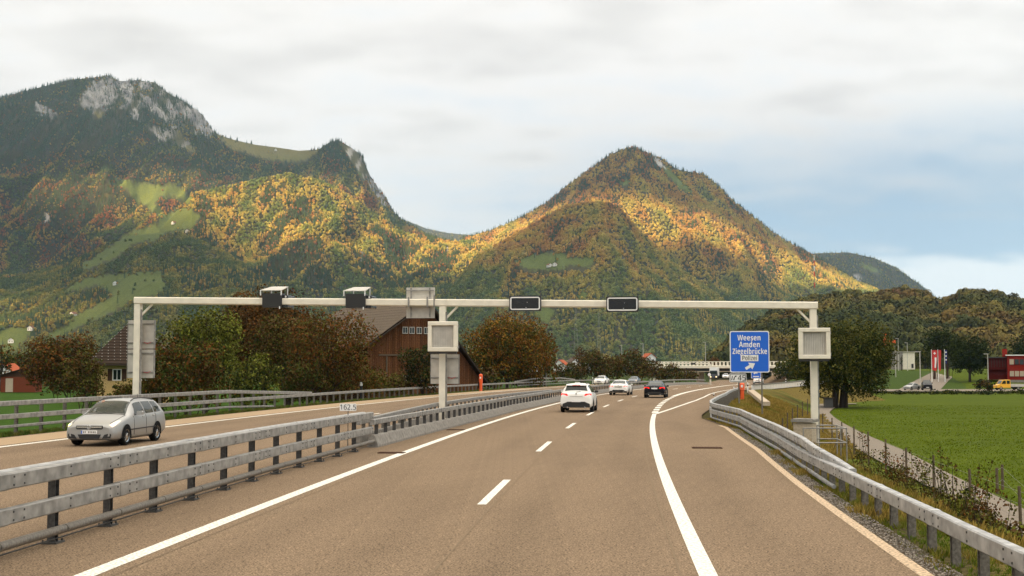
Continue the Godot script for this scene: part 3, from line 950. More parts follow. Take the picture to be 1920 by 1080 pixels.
func build_clouds() -> void:
	var deck := 2600.0
	var step := 60.0
	var x0 := -5600.0; var z0 := -3900.0
	var nx := 90; var nz := 138
	var gap := PackedVector2Array()
	for p in GAP: gap.append(Vector2(p[0], p[1]))
	var thick := []
	for j in nz + 1:
		var r := PackedFloat32Array()
		for i in nx + 1:
			var q := Vector2(x0 + i * step, z0 + j * step)
			var w := q + Vector2(noise.get_noise_2d(q.x * 0.0035, q.y * 0.0035), noise.get_noise_2d(q.x * 0.0035 + 50.0, q.y * 0.0035)) * 90.0
			var d := 1e9
			for k in gap.size():
				d = minf(d, w.distance_to(Geometry2D.get_closest_point_to_segment(w, gap[k], gap[(k + 1) % gap.size()])))
			if Geometry2D.is_point_in_polygon(w, gap): d = -d
			# small rifts beside the gap let some light through
			var rift := noise.get_noise_2d(q.x * 0.009 + 7.0, q.y * 0.009)
			if d < 340.0 and rift > 0.30: d = -1.0
			var rim := minf(minf(q.x - x0, x0 + nx * step - q.x), minf(q.y - z0, z0 + nz * step - q.y)) + noise.get_noise_2d(q.x * 0.004, q.y * 0.004) * 400.0 - 250.0
			d = minf(d, rim)
			# deck cut down to a tongue behind the camera to let sky light in
			if q.y > 300.0: d = minf(d, 750.0 - absf(q.x + 3150.0) + noise.get_noise_2d(q.x * 0.004, q.y * 0.004) * 350.0)
			r.append(clampf(d / 260.0, 0.0, 1.0) * (210.0 + 150.0 * noise.get_noise_2d(q.x * 0.003, q.y * 0.003 + 20.0)))
		thick.append(r)
	var s := Shape.new()
	for side in [0, 1]:
		for j in nz:
			for i in nx:
				if maxf(maxf(thick[j][i], thick[j][i + 1]), maxf(thick[j + 1][i], thick[j + 1][i + 1])) <= 0.0: continue
				var q := []
				for k in [[0, 0], [1, 0], [1, 1], [0, 1]]:
					var th: float = thick[j + k[1]][i + k[0]]
					var x: float = x0 + (i + k[0]) * step; var z: float = z0 + (j + k[1]) * step
					q.append(Vector3(x, deck + (th * 0.8 if side else -th * (0.25 + 0.12 * noise.get_noise_2d(x * 0.012, z * 0.012))), z))
				s.poly(q, Vector3.UP if side else Vector3.DOWN)
	var m := mat(0.92, 0.92, 0.93, 1.0)
	m.backlight_enabled = true
	m.backlight = Color(1.0, 1.0, 1.0)
	put("cloud", s, m).set_meta("kind", "stuff")

# ---------------------------------------------------------------- guard rails
func beam_profile(w: float, h: float) -> PackedVector2Array:
	return Shape.rect(w, h, 0.018)

# one rail of box beams: pieces of `piece` metres with narrow gaps, each a part; bolts as one part
func rail_run(root: Node, called: String, s0: float, s1: float, piece: float, off: Callable, high: Callable, w: float, h: float, m: Material, bolts: Shape, bolt_side := 0.0) -> void:
	var s := s0
	while s < s1 - 0.2:
		var e := minf(s + piece, s1)
		var sh := Shape.new()
		var path := []
		var n := maxi(1, int(ceil((e - s) / 1.0)))
		for i in n + 1:
			var q := lerpf(s, e - 0.012, float(i) / n)
			path.append(fr(q, off.call(q), high.call(q)))
		sh.sweep(beam_profile(w, h), path)
		# sleeve over the joint
		var a := fr(e - 0.14, off.call(e), high.call(e)); var b := fr(e + 0.12, off.call(e), high.call(e))
		if e < s1 - 0.1: sh.sweep(Shape.rect(w + 0.012, h + 0.01, 0.018), [a, b])
		put(called, sh, m, root)
		if bolts and bolt_side != 0.0 and s < 70.0:
			for j in [0.25, 0.55, piece - 0.55, piece - 0.25, piece * 0.5]:
				for v in [-0.055, 0.055]:
					var q: float = s + j
					if q > s1: continue
					var c := fr(q, off.call(q) + bolt_side * (w * 0.5 + 0.004), high.call(q) + v)
					bolts.box(c, Vector3(0.012, 0.026, 0.026), Basis(Vector3.UP, -angle(q)))
		s = e

func post(root: Node, s: float, o: float, y0: float, y1: float, w: float, d: float, m: Material, plate := false) -> void:
	var sh := Shape.new()
	var b := Basis(Vector3.UP, -angle(s))
	var f := fr(s, o)
	# a rolled H post: two flanges and a web
	var hh := y1 - y0
	for k in [-1, 1]: sh.box(f + Vector3(0, (y0 + y1) * 0.5, 0) + b * Vector3(0, 0, k * d * 0.45), Vector3(w, hh, 0.012), b)
	sh.box(f + Vector3(0, (y0 + y1) * 0.5, 0), Vector3(0.016, hh - 0.002, d * 0.9 - 0.013), b)
	var o1 := put("post", sh, m, root)
	if plate:
		var p := Shape.new()
		p.box(f + Vector3(0, y0 + 0.012, 0), Vector3(0.24, 0.024, 0.30), b)
		put("base_plate", p, M.dark_steel, root)
		var t := Shape.new()
		for k in [[-1, -1], [1, -1], [1, 1], [-1, 1]]:
			t.tube(f + Vector3(0, y0 + 0.02, 0) + b * Vector3(k[0] * 0.09, 0, k[1] * 0.12), f + Vector3(0, y0 + 0.06, 0) + b * Vector3(k[0] * 0.09, 0, k[1] * 0.12), 0.016, 0.012, 6)
		put("anchor_bolts", t, M.dark_steel, root).set_meta("kind", "stuff")

func build_rails() -> void:
	# ---- median rail, near part: double top beam, lower beam, tube and wire rope on plated posts
	var med := func(s): return table([-20.0, 8.0, 20.0, 30.0], [-5.55, -5.62, -5.66, -5.5], s)
	var r := thing("guardrail", "grey steel median guardrail with two box beams and a tube on plated posts, left foreground", "guardrail")
	var bolts := Shape.new()
	rail_run(r, "top_beam", -2.0, 29.6, 4.0, func(s): return med.call(s) + 0.10, flat(1.03), 0.15, 0.215, M.steel, bolts, 1.0)
	rail_run(r, "rear_beam", -2.0, 29.6, 4.0, func(s): return med.call(s) - 0.16, flat(1.035), 0.15, 0.205, M.rail_bright, null)
	rail_run(r, "middle_beam", -2.0, 29.6, 4.0, func(s): return med.call(s) + 0.12, flat(0.57), 0.12, 0.215, M.steel, bolts, 1.0)
	put("bolts", bolts, M.dark_steel, r).set_meta("kind", "stuff")
	var tb := Shape.new(); var wire := Shape.new()
	for i in 16:
		var a := -2.0 + i * 2.0
		tb.tube(fr(a, med.call(a) + 0.10, 0.19), fr(a + 1.97, med.call(a + 2.0) + 0.10, 0.19), 0.062, 0.062, 10)
		wire.tube(fr(a, med.call(a) + 0.08, 0.075), fr(a + 1.99, med.call(a + 2.0) + 0.08, 0.075), 0.011, 0.011, 6)
	put("tube_rail", tb, M.post_steel, r)
	put("wire_rope", wire, M.dark_steel, r)
	for i in 16: post(r, -2.2 + i * 1.985 + 0.1, med.call(i * 2.0 - 2.0), 0.0, 0.94, 0.11, 0.13, M.dark_steel, true)
	# ---- median beyond the joint: low steel-faced wall with a rail on short posts
	var wall := func(s): return table([29.8, 39.0, 55.0, 64.0, 73.0, 92.0, 120.0, 200.0, 260.0], [-5.45, -5.22, -4.88, -4.86, -4.66, -4.6, -4.9, -5.3, -5.3], s)
	var w := thing("barrier", "grey median wall carrying a box rail on close dark posts, running to the bend", "barrier")
	var k := 0
	var s := 29.9
	while s < 236.0:
		var e := s + (2.0 if s < 70.0 else 4.0)
		var sh := Shape.new()
		var pr := PackedVector2Array([Vector2(-0.16, 0.0), Vector2(0.20, 0.0), Vector2(0.20, 0.07), Vector2(0.10, 0.36), Vector2(0.07, 0.39), Vector2(-0.07, 0.39), Vector2(-0.10, 0.36)])
		var path := []
		for i in 3:
			var q := lerpf(s, e - 0.02, i / 2.0)
			path.append(fr(q, wall.call(q)))
		sh.sweep(pr, path)
		put("wall_panel", sh, M.concrete, w)
		s = e
	var wb := Shape.new()
	rail_run(w, "rail_beam", 29.9, 236.0, 4.0, wall, flat(0.80), 0.14, 0.175, M.steel, wb, 1.0)
	put("bolts", wb, M.dark_steel, w).set_meta("kind", "stuff")
	s = 30.5
	while s < 190.0:
		post(w, s, wall.call(s), 0.385, 0.72, 0.10, 0.11, M.dark_steel)
		s += 1.33
	# ---- rear median rail beside the gantry post
	var rear := func(q): return table([27.0, 38.0, 50.0, 62.0, 76.0, 90.0, 110.0], [-5.75, -6.25, -6.75, -6.75, -6.2, -5.4, -5.0], q)
	var rr := thing("guardrail", "grey steel rail bowing out behind the centre gantry post", "guardrail")
	rail_run(rr, "rail_beam", 29.8, 90.0, 4.0, rear, flat(0.80), 0.14, 0.17, M.steel, null)
	rail_run(rr, "kerb_beam", 29.8, 90.0, 4.0, rear, flat(0.2), 0.12, 0.38, M.concrete, null)
	s = 30.8
	while s < 88.0:
		post(rr, s, rear.call(s), 0.39, 0.72, 0.10, 0.11, M.post_steel)
		s += 1.33
	# ---- outer left rail
	var lo := flat(-20.75)
	var l := thing("guardrail", "weathered grey guardrail along the far left shoulder, three beams high at first", "guardrail")
	var up := func(q): return table([10.0, 60.0, 78.0, 148.0, 160.0, 178.0, 190.0], [1.20, 1.20, 0.76, 0.76, 1.15, 1.15, 0.78], q)
	rail_run(l, "top_beam", 14.0, 76.0, 4.0, lo, up, 0.14, 0.19, M.steel, null)
	rail_run(l, "top_beam", 150.0, 188.0, 4.0, lo, up, 0.13, 0.19, M.steel, null)
	rail_run(l, "rail_beam", 14.0, 330.0, 4.0, flat(-20.745), flat(0.70), 0.14, 0.19, M.steel, null)
	rail_run(l, "lower_beam", 14.0, 68.0, 4.0, lo, func(q): return table([60.0, 68.0], [0.32, 0.14], q), 0.10, 0.11, M.steel, null)
	rail_run(l, "lower_beam", 152.0, 184.0, 4.0, lo, flat(0.34), 0.10, 0.11, M.steel, null)
	s = 14.6
	while s < 240.0:
		var top: float = up.call(s) - 0.1 if (s < 74.0 or (s > 152.0 and s < 186.0)) else 0.62
		post(l, s, -20.86, -0.12, top, 0.11, 0.12, M.post_steel)
		s += 2.0 if s < 70.0 else 1.6
	# ---- right rail
	var ro := func(q): return edge(q) + 0.06
	var rt := thing("guardrail", "pale galvanised guardrail sweeping round the right verge, doubling in height ahead", "guardrail")
	var rb := Shape.new()
	rail_run(rt, "rail_beam", -4.0, 130.0, 4.0, ro, func(q): return table([8.0, 16.0, 23.0, 40.0], [0.46, 0.42, 0.35, 0.36], q), 0.15, 0.215, M.rail_bright, rb, -1.0)
	var high := func(q): return table([15.0, 17.0, 22.5, 60.0, 90.0, 118.0], [0.44, 0.50, 0.68, 0.70, 0.70, 0.66], q)
	rail_run(rt, "upper_beam", 15.4, 112.0, 4.0, func(q): return edge(q) + 0.07 + 0.12 * smooth(21.0, 17.0, q), high, 0.14, 0.2, M.rail_bright, rb, -1.0)
	put("bolts", rb, M.dark_steel, rt).set_meta("kind", "stuff")
	rail_run(rt, "lower_tube", 17.0, 60.0, 4.0, ro, flat(0.05), 0.08, 0.075, M.rail_bright, null)
	s = -3.4
	while s < 112.0:
		post(rt, s, edge(s) + 0.15, -0.35, 0.62 if s > 21.0 else 0.36, 0.11, 0.12, M.post_steel)
		s += 1.33
	# ---- rail along the slip road
	var sl := thing("guardrail", "thin rail on white stub posts along the slip road", "guardrail")
	var sb := Shape.new()
	var path := []
	for i in 20: path.append(slip(i / 24.0, -0.35) + Vector3(0, 0.68, 0))
	sb.sweep(beam_profile(0.14, 0.16), path)
	put("rail_beam", sb, M.post_steel, sl)
	for i in 62:
		var p := Shape.new()
		p.box(slip(i / 78.0, -0.35) + Vector3(0, 0.3, 0), Vector3(0.16, 0.64, 0.12))
		put("post", p, M.white, sl)

# ---------------------------------------------------------------- gantry with its signals
func build_gantry() -> void:
	var gz := 50.0
	var a := angle(gz)
	var b := Basis(Vector3.UP, -a)
	var g := thing("gantry", "cream steel sign gantry spanning both carriageways on three posts", "gantry")
	var left := spot(254.0, 563.5, 62.3); var right := spot(1533.0, 573.0, 58.5)
	var dir := (right - left).normalized()
	# a point of the beam by its place in the picture: the right end is nearer than the left
	var along := func(px: float) -> Vector3:
		var t := (px - 254.0) / 1279.0
		return left.lerp(right, t * 62.3 / (58.5 + t * (62.3 - 58.5)))
	var cut := [254.0, 490.0, 838.0, 1185.0, 1533.0]
	for i in 4:
		var sh := Shape.new()
		var p0: Vector3 = along.call(cut[i]); var p1: Vector3 = along.call(cut[i + 1])
		sh.bar(p0, p1 - dir * 0.012, 0.42, 0.34)
		put("beam", sh, M.gantry, g)
	for q in [[257.5, 738.0, 62.2, -1.3], [830.5, 790.0, 60.4, 0.0], [1524.0, 790.0, 58.6, -2.0]]:
		var top: Vector3 = along.call(q[0])
		if q[0] > 1500: top = right - dir * 0.22
		if q[0] < 300: top = left + dir * 0.16
		var sh := Shape.new()
		sh.box(Vector3(top.x, (top.y - 0.172 + q[3]) * 0.5, top.z), Vector3(0.30, top.y - 0.172 - q[3], 0.34), b)
		var col := put("column", sh, M.gantry, g)
		var fl := Shape.new()
		fl.box(Vector3(top.x, q[3] + 0.02, top.z), Vector3(0.6, 0.04, 0.6), b)
		put("base_plate", fl, M.steel, g)
		# cable duct on the right flank
		var du := Shape.new()
		du.box(Vector3(top.x, (top.y - 0.3 + q[3]) * 0.5, top.z) + b * Vector3(0.185, 0, 0.05), Vector3(0.07, top.y - 0.6 - q[3], 0.1), b)
		put("cable_duct", du, M.steel, g)
		var br := Shape.new()
		var side := -1.0 if q[0] > 1500 else 1.0
		br.bar(Vector3(top.x, top.y - 0.78, top.z) + dir * side * 0.12, Vector3(top.x, top.y - 0.17, top.z) + dir * side * 0.72, 0.1, 0.1)
		put("brace", br, M.gantry, g)
	# two black signal heads seen from behind, each with a hood
	var heads := [[514.0, "black lane signal head seen from behind, nearer the left end of the gantry"], [670.0, "black lane signal head seen from behind, between its twin and the cream panel"]]
	for h in heads:
		var c: Vector3 = along.call(h[0])
		var t := thing("lane_signal", h[1], "traffic signal", Vector3.ZERO, 0, "lane signal heads facing the oncoming carriageway")
		var bx := Shape.new()
		var o := c + b * Vector3(-0.02, 0.05, 0.0)
		bx.sweep(Shape.rect(0.98, 0.68, 0.03), [o + b * Vector3(0, 0, 0.30), o + b * Vector3(0, 0, -0.32)])
		put("housing", bx, M.black, t)
		var sd := Shape.new()
		sd.sweep(Shape.rect(0.30, 0.6, 0.03), [o + b * Vector3(0.62, -0.05, 0.18), o + b * Vector3(0.62, -0.05, -0.9)])
		put("lamp_hood", sd, M.gloss_black, t)
		var rf := Shape.new()
		rf.poly([o + b * Vector3(-0.34, 0.74, -0.75), o + b * Vector3(0.52, 0.74, -0.75), o + b * Vector3(0.50, 0.50, 0.30), o + b * Vector3(-0.62, 0.50, 0.30)], Vector3.UP)
		rf.poly([o + b * Vector3(-0.34, 0.71, -0.75), o + b * Vector3(0.52, 0.71, -0.75), o + b * Vector3(0.50, 0.47, 0.30), o + b * Vector3(-0.62, 0.47, 0.30)], Vector3.DOWN)
		rf.poly([o + b * Vector3(-0.62, 0.50, 0.30), o + b * Vector3(0.50, 0.50, 0.30), o + b * Vector3(0.50, 0.47, 0.30), o + b * Vector3(-0.62, 0.47, 0.30)], b * Vector3(0, 0, 1))
		put("roof", rf, M.panel, t)
		for k in [[-0.58, 0.28], [0.46, 0.28], [-0.34, -0.70], [0.48, -0.70]]:
			var st := Shape.new()
			st.box(o + b * Vector3(k[0], 0.46 if k[1] < 0 else 0.36, k[1]), Vector3(0.045, 0.5 if k[1] < 0 else 0.24, 0.045), b)
			put("strut", st, M.white, t)
		var lt := Shape.new()
		lt.box(o + b * Vector3(0.40, -0.36, 0.32), Vector3(0.05, 0.12, 0.04), b)
		lt.box(o + b * Vector3(0.66, 0.18, 0.16), Vector3(0.06, 0.10, 0.06), b)
		put("cable_gland", lt, M.white, t)
	# cream panel (back of a sign) mid-span
	var c: Vector3 = along.call(787.0)
	var t := thing("gantry_sign", "cream back of a square sign clamped across the gantry beam above the barn", "sign")
	for q in [[0.36, 0.56, 0.0], [-0.40, 0.42, 0.0]]:
		var p := Shape.new()
		p.box(c + b * Vector3(0, 0.29 if q[0] > 0 else -0.46, -0.235), Vector3(1.40, 0.92 if q[0] > 0 else 0.56, 0.04), b)
		put("panel", p, M.panel, t)
	for x in [-0.46, 0.46]:
		var v := Shape.new()
		v.box(c + b * Vector3(x, 0.30, -0.18), Vector3(0.07, 0.86, 0.06), b)
		v.box(c + b * Vector3(x, -0.45, -0.18), Vector3(0.07, 0.50, 0.06), b)
		put("upright", v, M.steel, t)
		var cl := Shape.new()
		cl.box(c + b * Vector3(x - 0.04, 0.02, 0.235), Vector3(0.08, 0.50, 0.04), b)
		put("clamp", cl, M.steel, t)
	var cl2 := Shape.new()
	cl2.box(c + b * Vector3(0.75, 0.06, 0.235), Vector3(0.06, 0.62, 0.04), b)
	put("clamp", cl2, M.steel, t)
	var hz := Shape.new()
	hz.box(c + b * Vector3(0, 0.60, -0.14), Vector3(1.36, 0.05, 0.05), b)
	put("crossbar", hz, M.steel, t)
	# two dark display boards over our lanes
	for d in [[986.5, "dark display board with a white rounded outline, left of the pair over the near carriageway"], [1167.5, "dark display board with a white rounded outline, right of the pair over the near carriageway"]]:
		var o: Vector3 = along.call(d[0]) + b * Vector3(0, -0.02, 0.36)
		var n := thing("display_board", d[1], "display", Vector3.ZERO, 0, "dark display boards on the gantry")
		var bx := Shape.new()
		bx.sweep(Shape.rect(1.52, 0.72, 0.03), [o + b * Vector3(0, 0, 0.10), o + b * Vector3(0, 0, -0.12)])
		put("housing", bx, M.black, n)
		put("outline", rounded_ring(o + b * Vector3(0, 0, 0.104), b, 1.42, 0.62, 0.10, 0.055), M.white, n)
		var sc := Shape.new()
		sc.box(o + b * Vector3(0, 0, 0.101), Vector3(1.26, 0.46, 0.012), b)
		put("screen", sc, M.gloss_black, n)
		var le := Shape.new()
		le.box(o + b * Vector3(0.1, 0.05, 0.11), Vector3(0.02, 0.02, 0.01), b)
		le.box(o + b * Vector3(0.05, -0.2, 0.11), Vector3(0.05, 0.015, 0.01), b)
		put("sensor", le, M.white, n)
	# square slatted boxes on the centre and right posts
	for d in [[831.0, 631.0, 59.8, "square cream variable sign with vertical slats on the centre gantry post"], [1526.5, 644.0, 57.9, "square cream variable sign with vertical slats on the right gantry post"]]:
		var o := spot(d[0], d[1], d[2])
		slat_box(o, b, d[3])
	# plain backs of signs on the posts
	for d in [[265.0, 627.0, "upper cream sign back of the stacked pair on the left gantry post"], [264.0, 682.0, "lower cream sign back of the stacked pair on the left gantry post"], [834.0, 692.0, "cream sign back under the slatted box on the centre gantry post"]]:
		var o := spot(d[0], d[1], 62.75 if d[0] < 300 else 60.9)
		var n := thing("blank_sign", d[2], "sign", Vector3.ZERO, 0, "backs of signs on the gantry posts")
		var p := Shape.new()
		p.box(o, Vector3(1.36, 1.42, 0.05), b)
		put("panel", p, M.panel, n)
		for x in [-0.69, 0.69]:
			var fr_ := Shape.new()
			fr_.box(o + b * Vector3(x, 0, -0.02), Vector3(0.03, 1.42, 0.14), b)
			put("frame", fr_, M.steel, n)
		for y in [0.52, -0.42]:
			var q := Shape.new()
			q.bar(o + b * Vector3(-0.66, y, 0.06), o + b * Vector3(0.66, y, 0.06), 0.05, 0.06)
			put("crossbar", q, M.steel, n)
		var wr := Shape.new()
		wr.tube(o + b * Vector3(0.18, -0.40, 0.09), o + b * Vector3(0.36, -0.46, 0.09), 0.012, 0.012, 6)
		wr.tube(o + b * Vector3(0.36, -0.46, 0.09), o + b * Vector3(0.55, -0.38, 0.08), 0.012, 0.012, 6)
		put("cable", wr, M.red, n)
		var ar := Shape.new()
		ar.box(o + b * Vector3(-0.08, 0, 0.10), Vector3(0.2, 1.2, 0.06), b)
		put("bracket", ar, M.steel, n)

func rounded_ring(o: Vector3, b: Basis, w: float, h: float, r: float, t: float) -> Shape:
	var s := Shape.new()
	var outer := []; var inner := []
	for c in [[1, 1, 0.0], [-1, 1, 90.0], [-1, -1, 180.0], [1, -1, 270.0]]:
		for k in 6:
			var a := deg_to_rad(c[2] + k * 18.0)
			var d := Vector3(cos(a), sin(a), 0)
			var q := Vector3(c[0] * (w * 0.5 - r), c[1] * (h * 0.5 - r), 0)
			outer.append(o + b * (q + d * r)); inner.append(o + b * (q + d * maxf(r - t, 0.01)))
	for i in outer.size():
		var j := (i + 1) % outer.size()
		var z := b * Vector3(0, 0, 0.012)
		s.poly([outer[i] + z, outer[j] + z, inner[j] + z, inner[i] + z], b.z)
		s.poly([outer[i] + z, outer[j] + z, outer[j], outer[i]], outer[i] - o)
		s.poly([inner[i] + z, inner[j] + z, inner[j], inner[i]], o - inner[i])
	return s

func slat_box(o: Vector3, b: Basis, label: String) -> void:
	var n := thing("slatted_sign", label, "sign", Vector3.ZERO, 0, "slatted variable signs on the gantry posts")
	var back := Shape.new()
	back.box(o + b * Vector3(0, 0, -0.06), Vector3(1.40, 1.42, 0.16), b)
	put("housing", back, M.panel, n)
	for q in [[0, 0.62, 1.42, 0.19], [0, -0.62, 1.42, 0.19]]:
		var f := Shape.new()
		f.bar(o + b * Vector3(-0.712, q[1], 0.09), o + b * Vector3(0.712, q[1], 0.09), 0.2, 0.19)
		put("frame", f, M.gantry, n)
	for x in [-0.62, 0.62]:
		var f := Shape.new()
		f.box(o + b * Vector3(x, 0, 0.088), Vector3(0.185, 1.05, 0.19), b)
		put("frame", f, M.gantry, n)
	for k in 13:
		var f := Shape.new()
		f.box(o + b * Vector3((k - 6) * 0.081, 0, 0.035), Vector3(0.058, 1.05, 0.03), b * Basis(Vector3.UP, 0.25))
		put("slat", f, M.panel, n)
	var h := Shape.new()
	h.box(o + b * Vector3(0, -0.77, -0.02), Vector3(1.3, 0.1, 0.2), b)
	put("lower_hood", h, M.dark_steel, n)
	for y in [-0.5, 0.5]:
		var hinge := Shape.new()
		hinge.box(o + b * Vector3(0.735, y, 0.0), Vector3(0.05, 0.14, 0.1), b)
		put("hinge", hinge, M.steel, n)

# ---------------------------------------------------------------- signs and roadside furniture
func letters(text: String, high: float, m: Material, parent: Node, at: Vector3, b: Basis, called := "lettering", bold := true, squeeze := 1.0) -> void:
	var t := TextMesh.new()
	var f := SystemFont.new()
	f.font_names = PackedStringArray(["Droid Sans"])
	f.font_weight = 700 if bold else 400
	t.font = f
	t.text = text
	t.font_size = 64
	t.pixel_size = high / 46.0
	t.depth = 0.008
	var o := mi(called, t, m, parent)
	o.transform = Transform3D(b.scaled_local(Vector3(squeeze, 1, 1)), at)

func plate(parent: Node, called: String, at: Vector3, b: Basis, w: float, h: float, r: float, m: Material, depth := 0.03) -> void:
	var s := Shape.new()
	var pts := []
	for c in [[1, 1, 0.0], [-1, 1, 90.0], [-1, -1, 180.0], [1, -1, 270.0]]:
		for k in 5:
			var a := deg_to_rad(c[2] + k * 22.5)
			pts.append(at + b * Vector3(c[0] * (w * 0.5 - r) + cos(a) * r, c[1] * (h * 0.5 - r) + sin(a) * r, 0))
	s.poly(pts, b.z)
	var back := []
	for p in pts: back.append(p - b.z * depth)
	s.poly(back, -b.z)
	for i in pts.size():
		var j := (i + 1) % pts.size()
		s.poly([pts[i], pts[j], back[j], back[i]], pts[i] - at)
	put(called, s, m, parent)

func pole(parent: Node, called: String, foot: Vector3, top: float, r: float, m: Material) -> void:
	var s := Shape.new()
	s.tube(foot, Vector3(foot.x, top, foot.z), r, r * 0.92, 10)
	put(called, s, m, parent)

func arrow(parent: Node, at: Vector3, b: Basis, size: float, m: Material, called := "arrow") -> void:
	var s := Shape.new()
	var d := Vector2(0.866, 0.5); var q := Vector2(-0.5, 0.866)
	var pt := func(u: float, v: float) -> Vector3:
		var p := d * u + q * v
		return at + b * Vector3(p.x * size, p.y * size, 0)
	s.poly([pt.call(-0.5, -0.13), pt.call(0.12, -0.13), pt.call(0.12, 0.13), pt.call(-0.5, 0.13)], b.z)
	s.poly([pt.call(0.5, 0.0), pt.call(0.0, 0.36), pt.call(-0.02, 0.16), pt.call(0.14, 0.0), pt.call(-0.02, -0.16), pt.call(0.0, -0.36)].slice(0, 3) + [pt.call(0.14, 0.0)], b.z)
	s.poly([pt.call(0.5, 0.0), pt.call(0.14, 0.0), pt.call(-0.02, -0.16), pt.call(0.0, -0.36)], b.z)
	put(called, s, m, parent)

func build_signs() -> void:
	var b := Basis(Vector3.UP, -0.10)
	# the big blue exit sign
	var o := spot(1405.5, 659.5, 72.0)
	var g := thing("exit_sign", "large blue motorway exit sign with white town names and an arrow", "road sign")
	plate(g, "panel", o, b, 2.24, 2.38, 0.12, M.white, 0.05)
	plate(g, "face", o + b.z * 0.006, b, 2.13, 2.27, 0.09, M.blue, 0.004)
	letters("Weesen", 0.31, M.white, g, o + b * Vector3(-0.02, 0.80, 0.014), b, "lettering", true, 0.82)
	letters("Amden", 0.31, M.white, g, o + b * Vector3(0.0, 0.41, 0.014), b, "lettering", true, 0.82)
	letters("Ziegelbrücke", 0.31, M.white, g, o + b * Vector3(0.01, 0.02, 0.014), b, "lettering", true, 0.74)
	plate(g, "inset_panel", o + b * Vector3(-0.01, -0.36, 0.014), b, 1.0, 0.36, 0.02, M.white, 0.006)
	letters("Polizei", 0.25, M.black, g, o + b * Vector3(-0.01, -0.36, 0.022), b, "lettering", false, 0.86)
	arrow(g, o + b * Vector3(0.03, -0.82, 0.016), b, 0.62, M.white)
	for x in [-0.62, 0.68]: pole(g, "post", o + b * Vector3(x, -2.95 - (0.6 if x > 0 else 0.0), -0.10), o.y + 1.0, 0.045, M.post_steel)
	var e := spot(1383.6, 708.5, 71.8)
	var n := thing("exit_number_sign", "small white exit number plate reading 45 below the blue sign", "road sign")
	plate(n, "panel", e, b, 0.96, 0.50, 0.08, M.white, 0.03)
	put("border", rounded_ring(e + b.z * 0.002, b, 0.90, 0.45, 0.07, 0.025), M.black, n)
	letters("45", 0.31, M.black, n, e + b * Vector3(0.22, 0.0, 0.014), b, "lettering", false)
	var ex := Shape.new()
	for q in [[[-0.38, -0.13], [-0.33, -0.13], [-0.29, 0.11], [-0.33, 0.11]], [[-0.27, -0.13], [-0.20, -0.13], [-0.18, 0.02], [-0.23, 0.02]], [[-0.23, 0.02], [-0.18, 0.02], [-0.12, 0.07], [-0.15, 0.11]], [[-0.18, 0.12], [-0.07, 0.13], [-0.10, 0.03]]]:
		var pts := []
		for p in q: pts.append(e + b * Vector3(p[0], p[1], 0.014))
		ex.poly(pts, b.z)
	put("exit_symbol", ex, M.black, n)
	# kilometre plates on the median
	var k := spot(652.5, 763.5, 37.6)
	var kb := Basis(Vector3.UP, -0.09)
	var km := thing("kilometre_plate", "white kilometre plate reading 162.5 on a thin stake in the median", "road sign")
	plate(km, "panel", k, kb, 0.50, 0.215, 0.015, M.white, 0.012)
	letters("162.5", 0.155, M.black, km, k + kb * Vector3(0, 0, 0.005), kb, "lettering", false, 0.95)
	pole(km, "stake", k + Vector3(0, -1.33, -0.03), k.y + 0.08, 0.013, M.dark_steel)
	var k2 := spot(1083.0, 718.6, 112.0)
	var km2 := thing("kilometre_plate", "tiny white plate on the median wall beyond the white SUV", "road sign")
	plate(km2, "panel", k2, kb, 0.46, 0.2, 0.015, M.white, 0.012)
	pole(km2, "stake", k2 + Vector3(0, -1.2, -0.03), k2.y, 0.02, M.dark_steel)
	# further blue sign and small ones under the bridge
	var f := spot(1417.5, 700.0, 170.0)
	var fs := thing("exit_sign", "small blue sign with a white arrow behind the exit number plate", "road sign")
	plate(fs, "panel", f, b, 1.30, 1.35, 0.08, M.white, 0.04)
	plate(fs, "face", f + b.z * 0.006, b, 1.20, 1.25, 0.07, M.blue, 0.004)
	arrow(fs, f + b * Vector3(0, 0.12, 0.02), b, 0.7, M.white)
	var tx := Shape.new()
	tx.box(f + b * Vector3(0, -0.42, 0.012), Vector3(0.8, 0.12, 0.01), b)
	put("text_line", tx, M.white, fs)
	for x in [-0.4, 0.4]: pole(fs, "post", f + b * Vector3(x, -2.6, -0.08), f.y + 0.5, 0.05, M.post_steel)
	var f2 := spot(1288.0, 699.5, 392.0)
	var fs2 := thing("direction_sign", "distant small blue sign under the left end of the bridge", "road sign")
	plate(fs2, "panel", f2, b, 1.5, 1.0, 0.08, M.blue, 0.05)
	pole(fs2, "post", f2 + Vector3(0, -4.0, -0.1), f2.y, 0.08, M.post_steel)
	var f3 := spot(1330.0, 702.5, 330.0)
	var fs3 := thing("round_sign", "white back of a round sign beside the distant gantry post", "road sign")
	var ds := Shape.new()
	ds.lathe([[0.0, 0.0], [0.0, 0.42], [-0.03, 0.42], [-0.03, 0.0]], 18, f3, Vector3(0, 0, 1))
	put("panel", ds, M.white, fs3)
	pole(fs3, "post", f3 + Vector3(0, -3.2, -0.05), f3.y, 0.04, M.post_steel)
